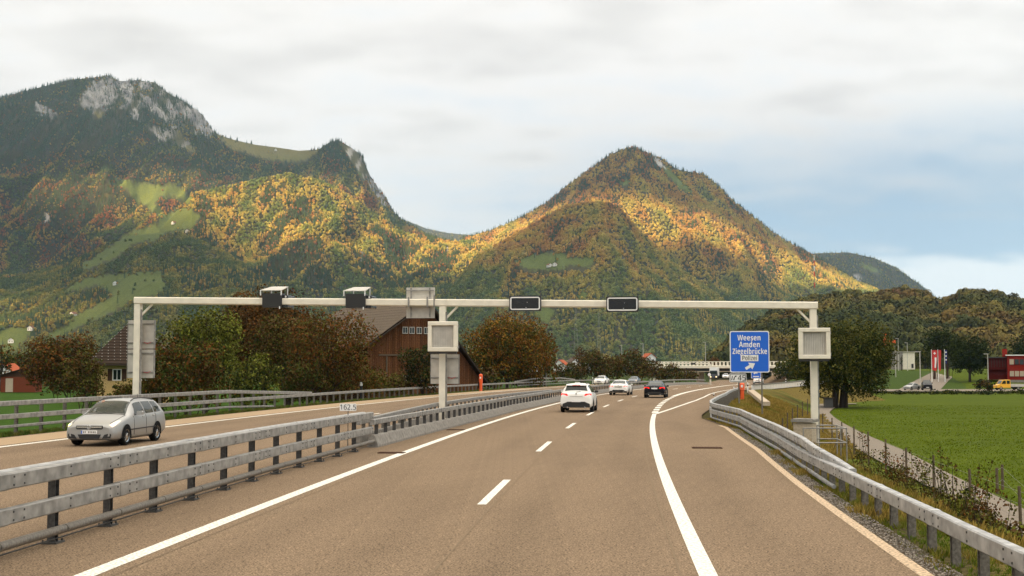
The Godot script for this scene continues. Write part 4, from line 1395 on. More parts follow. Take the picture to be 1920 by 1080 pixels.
	# orange emergency phones
	for q in [[1391.5, 718.0, 745.0, 104.0, "orange emergency phone pillar behind the right guardrail"], [901.5, 701.0, 734.0, 144.0, "orange emergency phone pillar by the left guardrail near the barn"]]:
		var top := spot(q[0], q[1], q[3]); var foot := spot(q[0], q[2], q[3])
		var h: float = top.y - foot.y
		var ph := thing("emergency_phone", q[4], "emergency phone", Vector3(foot.x, foot.y - 0.3, foot.z), -0.2, "orange emergency phones")
		var bd := Shape.new()
		bd.lathe([[0.0, 0.17], [0.3 + h * 0.45, 0.17], [0.3 + h * 0.5, 0.215], [0.3 + h * 0.93, 0.215], [0.3 + h * 0.98, 0.17], [0.3 + h, 0.06], [0.3 + h, 0.0]], 14, Vector3.ZERO, Vector3.UP)
		put("pillar", bd, M.orange, ph)
		var hd := Shape.new()
		hd.box(Vector3(-0.23, 0.3 + h * 0.38, 0.05), Vector3(0.14, h * 0.36, 0.24))
		put("handset_box", hd, M.gloss_black, ph)
		var pc := Shape.new()
		pc.box(Vector3(0, 0.3 + h * 0.78, 0.215), Vector3(0.17, 0.2, 0.012))
		put("symbol_plate", pc, M.white, ph)
	# black and white marker posts
	var marks := [[677.0, 716.0, 745.0, 111.0, "dark marker post with white caps behind the left rail in front of the barn"], [1338.5, 736.0, 750.0, 118.0, "white marker post with a black band at the bend of the right rail"], [1376.0, 725.0, 738.0, 135.0, "white marker post just left of the right orange phone"], [1402.0, 717.0, 732.0, 128.0, "white marker post just right of the right orange phone"], [1111.5, 707.5, 717.0, 215.0, "small white marker post left of the oncoming white car"], [1220.0, 710.0, 716.5, 262.0, "small white marker post left of the distant gantry post"], [1264.0, 711.0, 717.5, 290.0, "small white marker post right of the distant gantry post"], [1473.5, 710.0, 719.0, 175.0, "white marker post on the slip road"]]
	for q in marks:
		var foot := spot(q[0], q[2], q[3]); var top := spot(q[0], q[1], q[3])
		var mk := thing("marker_post", q[4], "marker post", Vector3(foot.x, foot.y, foot.z), -0.2, "roadside marker posts")
		var h: float = top.y - foot.y
		var w := clampf(h * 0.14, 0.12, 0.2)
		var sh := Shape.new()
		sh.sweep(PackedVector2Array([Vector2(-w * 0.5, -w * 0.4), Vector2(w * 0.5, -w * 0.4), Vector2(w * 0.3, w * 0.4), Vector2(-w * 0.3, w * 0.4)]), [Vector3(0, -0.2, 0), Vector3(0, h * 0.5, 0)], Vector3.FORWARD)
		put("shaft", sh, M.black if q[0] < 700 else M.white, mk)
		var bd := Shape.new()
		bd.box(Vector3(0, h * 0.62, 0), Vector3(w, h * 0.24, w * 0.8))
		put("band", bd, M.black, mk)
		var cp := Shape.new()
		cp.box(Vector3(0, h * 0.86, 0), Vector3(w, h * 0.24, w * 0.8))
		put("cap", cp, M.white, mk)
	# concrete pedestal in front of the right gantry post
	var c := spot(1509.0, 785.0, 56.0)
	var pd := thing("pedestal", "beige concrete pedestal with a projecting cap at the foot of the right gantry post", "pedestal")
	var body := Shape.new()
	body.box(Vector3(c.x, (c.y - 0.14 - 2.3) * 0.5 - 0.05, c.z), Vector3(0.82, c.y - 0.14 + 2.3, 0.9), Basis(Vector3.UP, -0.45))
	put("shaft", body, M.pillar, pd)
	var cap := Shape.new()
	cap.sweep(Shape.rect(1.0, 0.14, 0.03), [Vector3(c.x, c.y - 0.07, c.z) + Basis(Vector3.UP, -0.45) * Vector3(0, 0, 0.54), Vector3(c.x, c.y - 0.07, c.z) + Basis(Vector3.UP, -0.45) * Vector3(0, 0, -0.54)])
	put("cap", cap, M.concrete, pd)
	# galvanised railing round the steps behind it
	var ra := thing("railing", "galvanised tube railing beside the concrete pedestal", "railing")
	var q0 := spot(1506.0, 803.0, 50.0); var q1 := spot(1587.0, 803.0, 51.0); var q2 := spot(1569.0, 797.5, 54.0); var q3 := spot(1532.0, 797.5, 54.0)
	for pr in [[q0, q1], [q1, q2], [q2, q3]]:
		for y in [0.0, -0.58]:
			var s := Shape.new()
			s.tube(pr[0] + Vector3(0, y, 0), pr[1] + Vector3(0, y, 0), 0.026, 0.026, 8)
			put("rail", s, M.steel, ra)
	for p in [q0, q1, q2, q3, q1.lerp(q2, 0.6)]:
		var s := Shape.new()
		s.tube(p + Vector3(0, 0.02, 0), Vector3(p.x, -2.0, p.z), 0.026, 0.026, 8)
		put("upright", s, M.steel, ra)
	# wooden fence along the farm path
	var fe := thing("fence", "low fence of weathered stakes and thin wires along the farm path", "fence")
	var stakes := []
	for sq in [18.0, 23.6, 29.0, 34.6, 40.0, 45.4, 51.0, 57.0, 63.0, 70.0, 78.0, 87.0, 97.0]:
		var p := fr(sq, table([18.0, 30.0, 50.0, 97.0], [12.55, 12.9, 13.6, 15.2], sq))
		p.y = -2.05
		stakes.append(p)
	for p in stakes:
		var s := Shape.new()
		var lean := Vector3(rng.randf_range(-0.05, 0.05), 0, rng.randf_range(-0.05, 0.05))
		s.tube(p, p + Vector3(0, rng.randf_range(1.5, 1.62), 0) + lean, 0.045, 0.04, 7)
		put("stake", s, M.wood_post, fe)
	var prop := Shape.new()
	prop.tube(stakes[8] + Vector3(-0.5, 0.1, 0.1), stakes[8] + Vector3(0, 1.25, 0), 0.035, 0.035, 6)
	put("prop", prop, M.wood_post, fe)
	for y in [0.35, 0.75, 1.1, 1.42]:
		var s := Shape.new()
		for i in stakes.size() - 1: s.tube(stakes[i] + Vector3(0, y, 0), stakes[i + 1] + Vector3(0, y, 0), 0.004, 0.004, 4, false)
		put("wire", s, M.steel, fe)
	# short fence in the field beyond the path
	var fi := thing("fence", "short run of grey wooden stakes in the green field at the right edge", "fence")
	var st2 := []
	for q in [[1870.0, 924.0, 45.5], [1880.0, 918.0, 47.0], [1930.0, 960.0, 38.0], [1990.0, 990.0, 34.0]]:
		var p := spot(q[0], q[1], q[2]); p.y = -2.1
		st2.append(p)
		var s := Shape.new()
		s.tube(p, p + Vector3(0, 1.05, 0), 0.055, 0.05, 7)
		put("stake", s, M.wood_post, fi)
	for y in [0.5, 0.95]:
		var s := Shape.new()
		for i in st2.size() - 1: s.tube(st2[i] + Vector3(0, y, 0), st2[i + 1] + Vector3(0, y, 0), 0.005, 0.005, 4, false)
		put("wire", s, M.steel, fi)
	# pale stakes by the nose of the slip road bank
	var fb := thing("fence", "row of pale leaning stakes at the foot of the dry grass bank", "fence")
	for i in 8:
		var p := spot(1466.0 + i * 9.5, 784.0 - i * 7.2, 72.0 + i * 8.0)
		var s := Shape.new()
		s.tube(Vector3(p.x, -2.0, p.z), Vector3(p.x + 0.04, -2.0 + 1.7 + 0.03 * i, p.z), 0.05, 0.045, 6)
		put("stake", s, M.wood_post, fb)
	# concrete channel down the bank
	var ch := thing("drain_channel", "pale concrete drain channel running down the grass bank", "drain channel")
	var cs := Shape.new()
	var p0 := spot(1408.0, 734.0, 106.0); var p1 := spot(1437.0, 757.0, 92.0)
	cs.bar(p0, p1, 0.55, 0.3)
	put("channel", cs, M.pillar, ch)

# ---------------------------------------------------------------- buildings
func window(parent: Node, at: Vector3, b: Basis, w: float, h: float, panes: int, frame: Material, bars := 0) -> void:
	var n := Node3D.new()
	n.name = "window"
	parent.add_child(n, true)
	var f := Shape.new()
	var t := minf(w, h) * 0.09
	for k in [-1, 1]:
		f.box(at + b * Vector3(k * (w - t) * 0.5, 0, 0.02), Vector3(t, h, 0.06), b)
		f.box(at + b * Vector3(0, k * (h - t) * 0.5, 0.018), Vector3(w - 2.0 * t, t, 0.056), b)
	for k in panes - 1: f.box(at + b * Vector3(w * ((k + 1.0) / panes - 0.5), 0, 0.018), Vector3(t * 0.7, h - 2.0 * t, 0.05), b)
	put("frame", f, frame, n)
	var g := Shape.new()
	g.box(at + b * Vector3(0, 0, 0.0), Vector3(w - t, h - t, 0.02), b)
	put("pane", g, M.glass, n)

func build_buildings() -> void:
	barn()
	# yellow house behind the left gantry post
	var y0 := -1.5
	var c := spot(252.0, 700.0, 136.0)
	var h := thing("yellow_house", "ochre plastered house with a brown tiled hip roof half hidden by trees at the left", "house", Vector3(c.x, y0, c.z), 0.22)
	var wl := Shape.new()
	wl.box(Vector3(0, 2.4, 0), Vector3(7.0, 5.2, 7.0))
	put("wall", wl, M.plaster, h)
	var rf := Shape.new()
	var ev := 4.55; var rg := 9.4; var e := 4.5
	var tile := worldly(mat(0.085, 0.06, 0.045, 0.9), speck(0.05, 4, 0.55, 1.0, 41), 1.5)
	var tiles := Shape.new()
	for side in 4:
		var q := Basis(Vector3.UP, side * PI / 2)
		# courses of tiles: each course stands proud of the one below
		for k in 15:
			var t0 := k / 15.0; var t1 := (k + 1) / 15.0
			var a0 := lerpf(e, 0.25, t0); var a1 := lerpf(e, 0.25, t1)
			var h0 := lerpf(ev, rg, t0) + 0.05; var h1 := lerpf(ev, rg, t1)
			tiles.poly([q * Vector3(-a0, h0, a0), q * Vector3(a0, h0, a0), q * Vector3(a1, h1, a1), q * Vector3(-a1, h1, a1)], q * Vector3(0, 0.7, 0.7))
			tiles.poly([q * Vector3(-a0, h0, a0), q * Vector3(a0, h0, a0), q * Vector3(a0, h0 - 0.06, a0 - 0.01), q * Vector3(-a0, h0 - 0.06, a0 - 0.01)], q * Vector3(0, 0, 1))
	put("roof", tiles, tile, h)
	var hooks := Shape.new()
	for side in 4:
		var q := Basis(Vector3.UP, side * PI / 2)
		for k in range(1, 14):
			var a := lerpf(e, 0.25, k / 15.0)
			var n := int(a * 2.0 / 0.62)
			for i in n:
				hooks.box(q * Vector3(-a + (i + 0.5 + 0.5 * (k % 2)) * 0.62, lerpf(ev, rg, k / 15.0) + 0.12, a + 0.03), Vector3(0.07, 0.07, 0.07), q)
	put("snow_hooks", hooks, M.panel, h).set_meta("kind", "stuff")
	var eb := Shape.new()
	for side in 4:
		var q := Basis(Vector3.UP, side * PI / 2)
		eb.box(q * Vector3(0, ev - 0.1, e - 0.05), Vector3(e * 2.0 - 0.12, 0.2, 0.08), q)
	put("eaves_board", eb, M.bark, h)
	for x in [-1.5, 1.4]:
		window(h, Vector3(x, 3.4, 3.52), Basis.IDENTITY, 0.9, 1.2, 2, M.white)
		for k in [-1, 1]:
			var s := Shape.new()
			s.box(Vector3(x + k * 0.72, 3.4, 3.53), Vector3(0.45, 1.25, 0.05))
			put("shutter", s, M.rust, h)
	# brick shed at the left edge
	var sc := spot(33.0, 731.0, 205.0)
	var sd := thing("brick_shed", "small red brick shed with a pale door and mossy lean-to roof at the left edge", "shed", Vector3(sc.x, -1.25, sc.z), 0.1)
	var brick := worldly(mat(0.30, 0.085, 0.045, 0.95), speck(0.09, 3, 0.5, 1.0, 42), 1.2)
	var bw := Shape.new()
	bw.box(Vector3(0.6, 1.25, 0), Vector3(5.4, 2.5, 4.0))
	put("brick_wall", bw, brick, sd)
	var gb := Shape.new()
	gb.poly([Vector3(-2.1, 2.5, 2.0), Vector3(3.3, 2.5, 2.0), Vector3(3.3, 4.3, 2.0), Vector3(-2.1, 2.7, 2.0)], Vector3.BACK)
	gb.poly([Vector3(3.3, 2.5, 2.0), Vector3(3.3, 2.5, -2.0), Vector3(3.3, 4.3, -2.0), Vector3(3.3, 4.3, 2.0)], Vector3.RIGHT)
	var dark_plank: StandardMaterial3D = M.rust
	put("plank_gable", gb, dark_plank, sd)
	var sr := Shape.new()
	sr.sweep(Shape.rect(4.9, 0.14, 0.02), [Vector3(-2.6, 2.62, 0), Vector3(4.0, 4.58, 0)])
	put("roof", sr, tile, sd)
	var dr := Shape.new()
	dr.box(Vector3(-0.75, 1.15, 2.02), Vector3(1.15, 2.2, 0.06))
	put("door", dr, M.pillar, sd)
	# red office building at the right edge
	var r0 := spot(1852.0, 712.0, 300.0)
	var ob := thing("red_building", "two storey red timber office with pale blinds and a flat roof at the right edge", "office building", Vector3(r0.x, r0.y, r0.z), -0.36)
	var red2 := worldly(mat(0.30, 0.028, 0.018, 0.85), speck(0.03, 4, 0.75, 1.0, 43), 3.0)
	var dred := worldly(mat(0.13, 0.018, 0.014, 0.85), speck(0.03, 4, 0.6, 1.0, 44), 3.0)
	var a := Shape.new()
	a.box(Vector3(2.2, 2.6, -6.0), Vector3(4.4, 5.2, 10.0))
	put("recessed_wing", a, dred, ob)
	for k in 7:
		var sl := Shape.new()
		sl.box(Vector3(0.3 + k * 0.62, 3.9, -0.93), Vector3(0.12, 1.9, 0.12))
		put("batten", sl, M.bark, ob)
	var bal := Shape.new()
	bal.box(Vector3(2.2, 2.55, -0.6), Vector3(4.4, 0.25, 0.9))
	put("balcony", bal, dred, ob)
	var mb := Shape.new()
	mb.box(Vector3(14.4, 2.85, -6.0), Vector3(20.0, 5.7, 13.0))
	put("wall", mb, red2, ob)
	var pl := Shape.new()
	pl.box(Vector3(14.4, -0.5, -6.0), Vector3(19.6, 1.0, 12.9))
	put("plinth", pl, M.concrete, ob)
	var ed := Shape.new()
	ed.box(Vector3(14.4, 5.82, -6.0), Vector3(20.6, 0.22, 13.6))
	put("roof", ed, M.white, ob)
	var e2 := Shape.new()
	e2.box(Vector3(1.9, 5.32, -6.0), Vector3(5.0, 0.22, 11.0))
	put("roof", e2, M.dark_steel, ob)
	var chm := Shape.new()
	chm.box(Vector3(4.0, 6.3, -7.0), Vector3(1.1, 2.2, 1.1))
	put("chimney", chm, red2, ob)
	var k := 0
	for row in [4.25, 1.45]:
		for i in 9:
			var x := 5.4 + i * 1.1 + (0.25 if i > 3 else 0.0)
			var wd := Node3D.new()
			wd.name = "window"
			ob.add_child(wd, true)
			var g := Shape.new()
			g.box(Vector3(x, row, 0.52), Vector3(0.92, 1.25, 0.05))
			var open: bool = row > 3 and i in [1, 2]
			put("pane" if open else "blind", g, M.glass if open else M.pillar, wd)
			var f := Shape.new()
			f.box(Vector3(x, row - 0.66, 0.55), Vector3(1.0, 0.08, 0.12))
			put("sill", f, dred, wd)
			k += 1
	# pale hall
	var hc := spot(1671.0, 690.0, 430.0)
	var ha := thing("hall", "pale flat roofed industrial hall behind the street lamps", "hall", Vector3(hc.x, hc.y - 0.6, hc.z), -0.29)
	var h1 := Shape.new()
	h1.box(Vector3(5.8, 3.1, -8.0), Vector3(4.0, 6.0, 12.0))
	put("wall", h1, M.gantry, ha)
	var h2 := Shape.new()
	h2.box(Vector3(1.9, 3.0, -8.0), Vector3(3.9, 5.8, 12.6))
	put("side_wall", h2, M.concrete, ha)
	var h3 := Shape.new()
	h3.box(Vector3(4.0, 6.15, -8.0), Vector3(8.2, 0.16, 13.0))
	put("roof", h3, M.panel, ha)
	var h4 := Shape.new()
	h4.box(Vector3(7.0, 1.3, -1.96), Vector3(0.7, 1.4, 0.1))
	put("door", h4, M.black, ha)
	# small far houses
	for q in [[1052.0, 693.0, 560.0, "small white house among the hedges left of the white SUV", 0], [1076.0, 688.0, 600.0, "small pale house with a green gable above the hedges over the white SUV", 1], [1216.0, 679.0, 620.0, "small orange roofed house beside the thin mast", 0], [1001.0, 694.0, 520.0, "small white house right of the round olive tree", 1], [16.0, 719.0, 230.0, "white shed with a dark window behind the brick shed", 0], [1095.0, 693.0, 640.0, "tiny white house above the white plate on the median", 0]]:
		var p := spot(q[0], q[1], q[2])
		small_house(q[3], p, 5.0 if q[2] > 300 else 3.0, 3.0, rng.randf_range(-0.5, 0.5), Color(0.36, 0.10, 0.05) if q[4] == 0 else Color(0.12, 0.09, 0.07))
	# chalets on the alpine meadows
	for q in [[1041.0, 499.0, "white chalet on the small bright meadow of the middle mountain"], [1030.0, 501.0, "lower brown roofed chalet on the small meadow of the middle mountain"], [352.0, 437.0, "tiny chalet at the right tip of the middle left meadow"], [326.0, 421.0, "lone chalet inside the narrow middle left meadow"], [216.0, 535.0, "white farmhouse on the lower left meadow"], [20.0, 643.0, "white farmhouse on the meadow at the far left edge"], [58.0, 620.0, "small farm above the meadow at the far left edge"], [137.0, 593.0, "reddish barn at the left tip of the lower meadow"], [517.0, 283.0, "tiny alpine hut on the saddle meadow under the crest"]]:
		var p := on_slope(q[0], q[1])
		if p.z < -100.0: small_house(q[2], p, 9.0, 5.5, rng.randf_range(-0.6, 0.6), Color(0.20, 0.11, 0.08))
	lamps_and_masts()

func on_slope(px: float, py: float) -> Vector3:
	var best := Vector3(0, 0, 1)
	for k in RANGES.size() - 1:
		var u: float = spot(px, py, 1.0).x
		if u < range_tables[k][0][0] or u > range_tables[k][-1][0]: continue
		for i in 300:
			var p := on_range(k, u, i / 300.0)
			if p.y > 5.0 and seen(p).y <= py:
				if best.z > 0.5 or p.z > best.z: best = p
				break
	return best

func small_house(label: String, at: Vector3, w: float, h: float, turn: float, tone: Color) -> void:
	var n := thing("chalet" if at.y > 20.0 else "small_house", label, "house", at - Vector3(0, 0.6, 0), turn)
	var s := Shape.new()
	s.box(Vector3(0, h * 0.5, 0), Vector3(w, h, w * 1.2))
	s.poly([Vector3(-w * 0.5, h, w * 0.6), Vector3(w * 0.5, h, w * 0.6), Vector3(0, h + w * 0.36, w * 0.6)], Vector3.BACK)
	s.poly([Vector3(-w * 0.5, h, -w * 0.6), Vector3(w * 0.5, h, -w * 0.6), Vector3(0, h + w * 0.36, -w * 0.6)], Vector3.FORWARD)
	put("wall", s, M.white, n)
	for k in [-1, 1]:
		var r := Shape.new()
		r.sweep(Shape.rect(w * 1.4, 0.2, 0.02), [Vector3(k * (w * 0.62), h - w * 0.08, 0), Vector3(k * 0.02, h + w * 0.37 + 0.1, 0)])
		put("roof", r, mat(tone.r, tone.g, tone.b, 0.9), n)
	for x in [-0.22, 0.22]:
		var g := Shape.new()
		g.box(Vector3(x * w, h * 0.55, w * 0.6 + 0.02), Vector3(w * 0.16, h * 0.28, 0.06))
		put("window", g, M.glass, n)

func barn() -> void:
	var c := spot(793.0, 720.0, 150.0)
	var n := thing("barn", "large dark brown timber barn with a steep grey roof and rows of small white windows", "barn", Vector3(c.x, -1.6, c.z), 0.58)
	var prof := [[-7.6, 7.0], [0.2, 12.2], [8.2, 2.9]]
	var deep := 22.0
	# board wall: each board a strip standing a little differently
	var bd := Shape.new()
	var x := -7.4
	var i := 0
	while x < 7.9:
		var w := rng.randf_range(0.24, 0.34)
		var top := func(q: float) -> float: return lerpf(prof[0][1], prof[1][1], clampf((q - prof[0][0]) / (prof[1][0] - prof[0][0]), 0, 1)) if q < prof[1][0] else lerpf(prof[1][1], prof[2][1], clampf((q - prof[1][0]) / (prof[2][0] - prof[1][0]), 0, 1))
		var g := rng.randf_range(0.7, 1.25)
		bd.ink = Color(0.21 * g, 0.092 * g, 0.042 * g)
		var z := rng.randf_range(0.0, 0.035)
		var x1 := x + w - 0.025
		bd.poly([Vector3(x, 0, z), Vector3(x1, 0, z), Vector3(x1, top.call(x1) - 0.25, z), Vector3(x, top.call(x) - 0.25, z)], Vector3.BACK)
		bd.poly([Vector3(x, 0, z), Vector3(x, 0, -0.1), Vector3(x, top.call(x) - 0.25, -0.1), Vector3(x, top.call(x) - 0.25, z)], Vector3.LEFT)
		bd.poly([Vector3(x1, 0, z), Vector3(x1, 0, -0.1), Vector3(x1, top.call(x1) - 0.25, -0.1), Vector3(x1, top.call(x1) - 0.25, z)], Vector3.RIGHT)
		x += w
		i += 1
	put("board_wall", bd, M.plank, n).set_meta("kind", "stuff")
	var inner := Shape.new()
	inner.ink = Color(0.05, 0.025, 0.014)
	inner.poly([Vector3(-7.4, 0, -0.06), Vector3(7.9, 0, -0.06), Vector3(7.9, 3.2, -0.06), Vector3(0.2, 12.1, -0.06), Vector3(-7.4, 7.1, -0.06)], Vector3.BACK)
	inner.poly([Vector3(-7.4, 0, -0.06), Vector3(-7.4, 0, -deep), Vector3(-7.4, 7.1, -deep), Vector3(-7.4, 7.1, -0.06)], Vector3.LEFT)
	inner.poly([Vector3(7.9, 0, -0.06), Vector3(7.9, 0, -deep), Vector3(7.9, 3.0, -deep), Vector3(7.9, 3.0, -0.06)], Vector3.RIGHT)
	put("wall", inner, M.plank, n)
	var roofm := worldly(mat(0.20, 0.158, 0.12, 0.95), speck(0.04, 5, 0.6, 1.0, 45), 3.0)
	for k in 2:
		var a := Vector2(prof[1][0], prof[1][1]); var b := Vector2(prof[2 * k][0], prof[2 * k][1])
		var d := (b - a).normalized()
		b += d * 0.9
		var q := Vector2(d.y, -d.x) if k == 1 else Vector2(-d.y, d.x)
		if q.y < 0: q = -q
		var s := Shape.new()
		for r in 16:   # courses
			var p0 := a.lerp(b, r / 16.0) + q * 0.12; var p1 := a.lerp(b, (r + 1) / 16.0) + q * 0.14
			s.poly([Vector3(p0.x, p0.y, 0.9), Vector3(p1.x, p1.y, 0.9), Vector3(p1.x, p1.y, -deep - 0.6), Vector3(p0.x, p0.y, -deep - 0.6)], Vector3(q.x, q.y, 0))
			s.poly([Vector3(p1.x, p1.y, 0.9), Vector3(p1.x - q.x * 0.09, p1.y - q.y * 0.09, 0.9), Vector3(p1.x - q.x * 0.09, p1.y - q.y * 0.09, -deep - 0.6), Vector3(p1.x, p1.y, -deep - 0.6)], Vector3(d.x, d.y, 0))
		put("roof", s, roofm, n)
		var v := Shape.new()
		v.bar(Vector3(a.x, a.y - 0.12, 0.86), Vector3(b.x, b.y - 0.12, 0.86), 0.12, 0.34, Vector3.BACK)
		put("verge_board", v, M.bark, n)
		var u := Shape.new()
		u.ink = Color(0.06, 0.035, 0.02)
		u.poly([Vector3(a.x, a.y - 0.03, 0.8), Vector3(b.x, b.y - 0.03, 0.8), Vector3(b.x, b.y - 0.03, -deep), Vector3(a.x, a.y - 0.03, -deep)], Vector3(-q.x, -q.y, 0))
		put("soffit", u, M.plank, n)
	var rail := Shape.new()
	rail.box(Vector3(-1.2, 5.75, 0.09), Vector3(9.5, 0.16, 0.1))
	put("ledge", rail, M.wood_post, n)
	for x2 in [-1.9, -1.0, 0.0, 1.0, 1.9]: window(n, Vector3(x2 * 1.0 - 0.6, 8.7, 0.1), Basis.IDENTITY, 0.72, 0.8, 2, M.panel)
	for x2 in [-2.4, -1.7, -1.0, -0.3]: window(n, Vector3(x2, 3.1, 0.1), Basis.IDENTITY, 0.55, 0.7, 2, M.panel)
	var pst := Shape.new()
	pst.box(Vector3(-4.9, 3.6, 0.08), Vector3(0.14, 4.0, 0.08))
	put("wall_post", pst, M.wood_post, n)

func lamps_and_masts() -> void:
	var lamps := [[1726.0, 660.0, 728.0, 262.0, "grey street lamp standing on the side road by the two parked cars"], [1702.0, 643.0, 697.0, 400.0, "tall street lamp right of the pale hall's middle"], [1685.0, 635.0, 690.0, 410.0, "tallest street lamp in front of the grey wall of the hall"], [1679.5, 649.0, 706.0, 330.0, "street lamp at the left corner of the hall"], [1853.0, 664.0, 714.0, 292.0, "white lamp post at the left corner of the red building"], [1206.0, 645.0, 690.0, 420.0, "thin tall lamp mast above the hedges left of the bridge"], [1323.0, 642.0, 682.0, 430.0, "thin lamp mast rising behind the bridge"], [1166.0, 648.0, 690.0, 500.0, "thin mast behind the hedge over the white saloon"]]
	for q in lamps:
		var foot := spot(q[0], q[2], q[3]); var top := spot(q[0], q[1], q[3])
		var n := thing("street_lamp", q[4], "street lamp", foot, 0.0, "slender lamp posts in the distance")
		var h: float = top.y - foot.y
		var s := Shape.new()
		s.tube(Vector3(0, -1.0, 0), Vector3(0, h, 0), 0.12, 0.08, 8)
		put("pole", s, M.panel, n)
		var l := Shape.new()
		l.box(Vector3(-0.35, h + 0.05, 0), Vector3(1.0, 0.14, 0.3))
		put("lamp_head", l, M.panel, n)
	# flags
	var flags := [[1747.5, 655.0, 712.0, "tall red flag with a white cross and white panel on its pole", 0], [1759.5, 655.0, 711.0, "plain red flag hanging right of the cross flag", 1], [1772.0, 655.0, 710.0, "dark blue and white flag, rightmost of the three", 2]]
	for q in flags:
		var foot := spot(q[0], q[2], 300.0); var top := spot(q[0], q[1], 300.0)
		var n := thing("flag", q[3], "flag", foot, 0.0)
		var h: float = top.y - foot.y
		var s := Shape.new()
		s.tube(Vector3(0, -1.0, 0), Vector3(0, h, 0), 0.09, 0.05, 8)
		put("pole", s, M.white, n)
		var w: float = [1.25, 0.65, 0.5][q[4]]
		var hh: float = [4.7, 4.6, 3.0][q[4]]
		var rows := []; var cross := []; var panel := []
		for i in 15:
			var y: float = h - 0.2 - hh * i / 14.0
			var r := []
			for j in 6:
				var x: float = 0.1 + w * j / 5.0 * (1.0 - 0.25 * pow(i / 14.0, 3))
				r.append(Vector3(x, y - (0.3 * j / 5.0) * (i / 14.0), 0.09 * sin(j * 1.3 + i * 0.5)))
			rows.append(r)
		var f := Shape.new()
		f.grid(rows, Vector3(0.5, h - 2.0, -50.0))
		put("cloth", f, M.red if q[4] < 2 else mat(0.03, 0.04, 0.16, 0.8), n)
		if q[4] == 0:
			var cr := Shape.new()
			for d in [[0.6, 0.18], [0.18, 0.6]]: cr.box(Vector3(0.72, h - 0.95, 0.12), Vector3(d[0], d[1], 0.02 + d[0] * 0.01))
			put("white_cross", cr, M.white, n)
			var wp := Shape.new()
			var rr := []
			for i in range(5, 13): rr.append([rows[i][3] + Vector3(-0.1, 0, 0.03), rows[i][4] + Vector3(0.06, 0, 0.05)])
			wp.grid(rr, Vector3(0.5, h - 2.0, -50.0))
			put("white_panel", wp, M.white, n)
		if q[4] == 2:
			var wp := Shape.new()
			for i in 3: wp.box(Vector3(0.3, h - 0.7 - i * 0.9, 0.12), Vector3(0.3, 0.3, 0.02))
			put("white_marks", wp, M.white, n)
	# red and white radio mast behind the wooded hill
	var mz := 1700.0
	var top := spot(1527.5, 478.0, mz); var foot := spot(1527.5, 552.0, mz)
	var ms := thing("radio_mast", "tall slim red and white radio mast rising behind the wooded hill", "mast", Vector3(foot.x, foot.y - 6.0, foot.z))
	var mh: float = top.y - foot.y + 6.0
	for i in 8:
		var a := i / 8.0; var b := (i + 1) / 8.0
		var s := Shape.new()
		var r0 := lerpf(1.0, 0.4, a); var r1 := lerpf(1.0, 0.4, b)
		for k in 3:
			var d0 := Vector3(cos(TAU * k / 3.0), 0, sin(TAU * k / 3.0)); var d1 := Vector3(cos(TAU * (k + 1) / 3.0), 0, sin(TAU * (k + 1) / 3.0))
			s.tube(d0 * r0 + Vector3(0, mh * a, 0), d0 * r1 + Vector3(0, mh * b, 0), 0.2, 0.2, 5)
			s.tube(d0 * r0 + Vector3(0, mh * a, 0), d1 * r1 + Vector3(0, mh * b, 0), 0.14, 0.14, 4)
			s.tube(d1 * r0 + Vector3(0, mh * a, 0), d0 * r1 + Vector3(0, mh * b, 0), 0.14, 0.14, 4)
		put("lattice_section", s, M.red if i % 2 == 0 and i < 7 else (M.white if i > 3 else M.pylon), ms)
	# orange crane beside the maple
	var cz := 520.0
	var cf := spot(1660.0, 668.0, cz); var ct := spot(1660.0, 625.0, cz)
	var cr := thing("crane", "orange crane with a short jib behind the maple's right side", "crane", cf)
	var chh: float = ct.y - cf.y
	var m := Shape.new()
	m.box(Vector3(0, chh * 0.45, 0), Vector3(0.9, chh * 1.1, 0.9))
	put("tower", m, M.orange, cr)
	var jb := Shape.new()
	jb.box(Vector3(2.0, chh * 0.66, 0), Vector3(4.4, 0.7, 0.7))
	put("jib", jb, M.orange, cr)
	var cw := Shape.new()
	cw.box(Vector3(3.4, chh * 0.62, 0), Vector3(1.6, 1.2, 1.0))
	put("counterweight", cw, M.orange, cr)
	# two faint lattice pylons before the mountain's foot
	for q in [[1080.0, 574.0, 652.0, 1350.0, "faint lattice power pylon under the gap between the two display boards, left"], [1123.0, 582.0, 656.0, 1500.0, "faint lattice power pylon left of the right display board"], [1437.0, 600.0, 640.0, 1500.0, "faint lattice power pylon behind the blue exit sign"]]:
		var f := spot(q[0], q[2], q[3]); var t := spot(q[0], q[1], q[3])
		var n := thing("power_pylon", q[4], "pylon", f)
		var h: float = t.y - f.y
		var s := Shape.new()
		for k in [[1, 1], [-1, 1], [1, -1], [-1, -1]]:
			s.tube(Vector3(k[0] * 2.2, -4, k[1] * 2.2), Vector3(k[0] * 0.3, h, k[1] * 0.3), 0.13, 0.09, 4, false)
		for i in 8:
			var a := i / 8.0; var b := (i + 1) / 8.0
			var wa := lerpf(2.2, 0.3, a); var wb := lerpf(2.2, 0.3, b)
			s.tube(Vector3(-wa, h * a, wa), Vector3(wb, h * b, wb), 0.08, 0.08, 4, false)
			s.tube(Vector3(wa, h * a, wa), Vector3(-wb, h * b, wb), 0.08, 0.08, 4, false)
		put("tower", s, M.pylon, n)
		for y in [0.72, 0.86]:
			var ar := Shape.new()
			ar.tube(Vector3(-4.5, h * y, 0), Vector3(4.5, h * y, 0), 0.12, 0.12, 4)
			put("crossarm", ar, M.pylon, n)

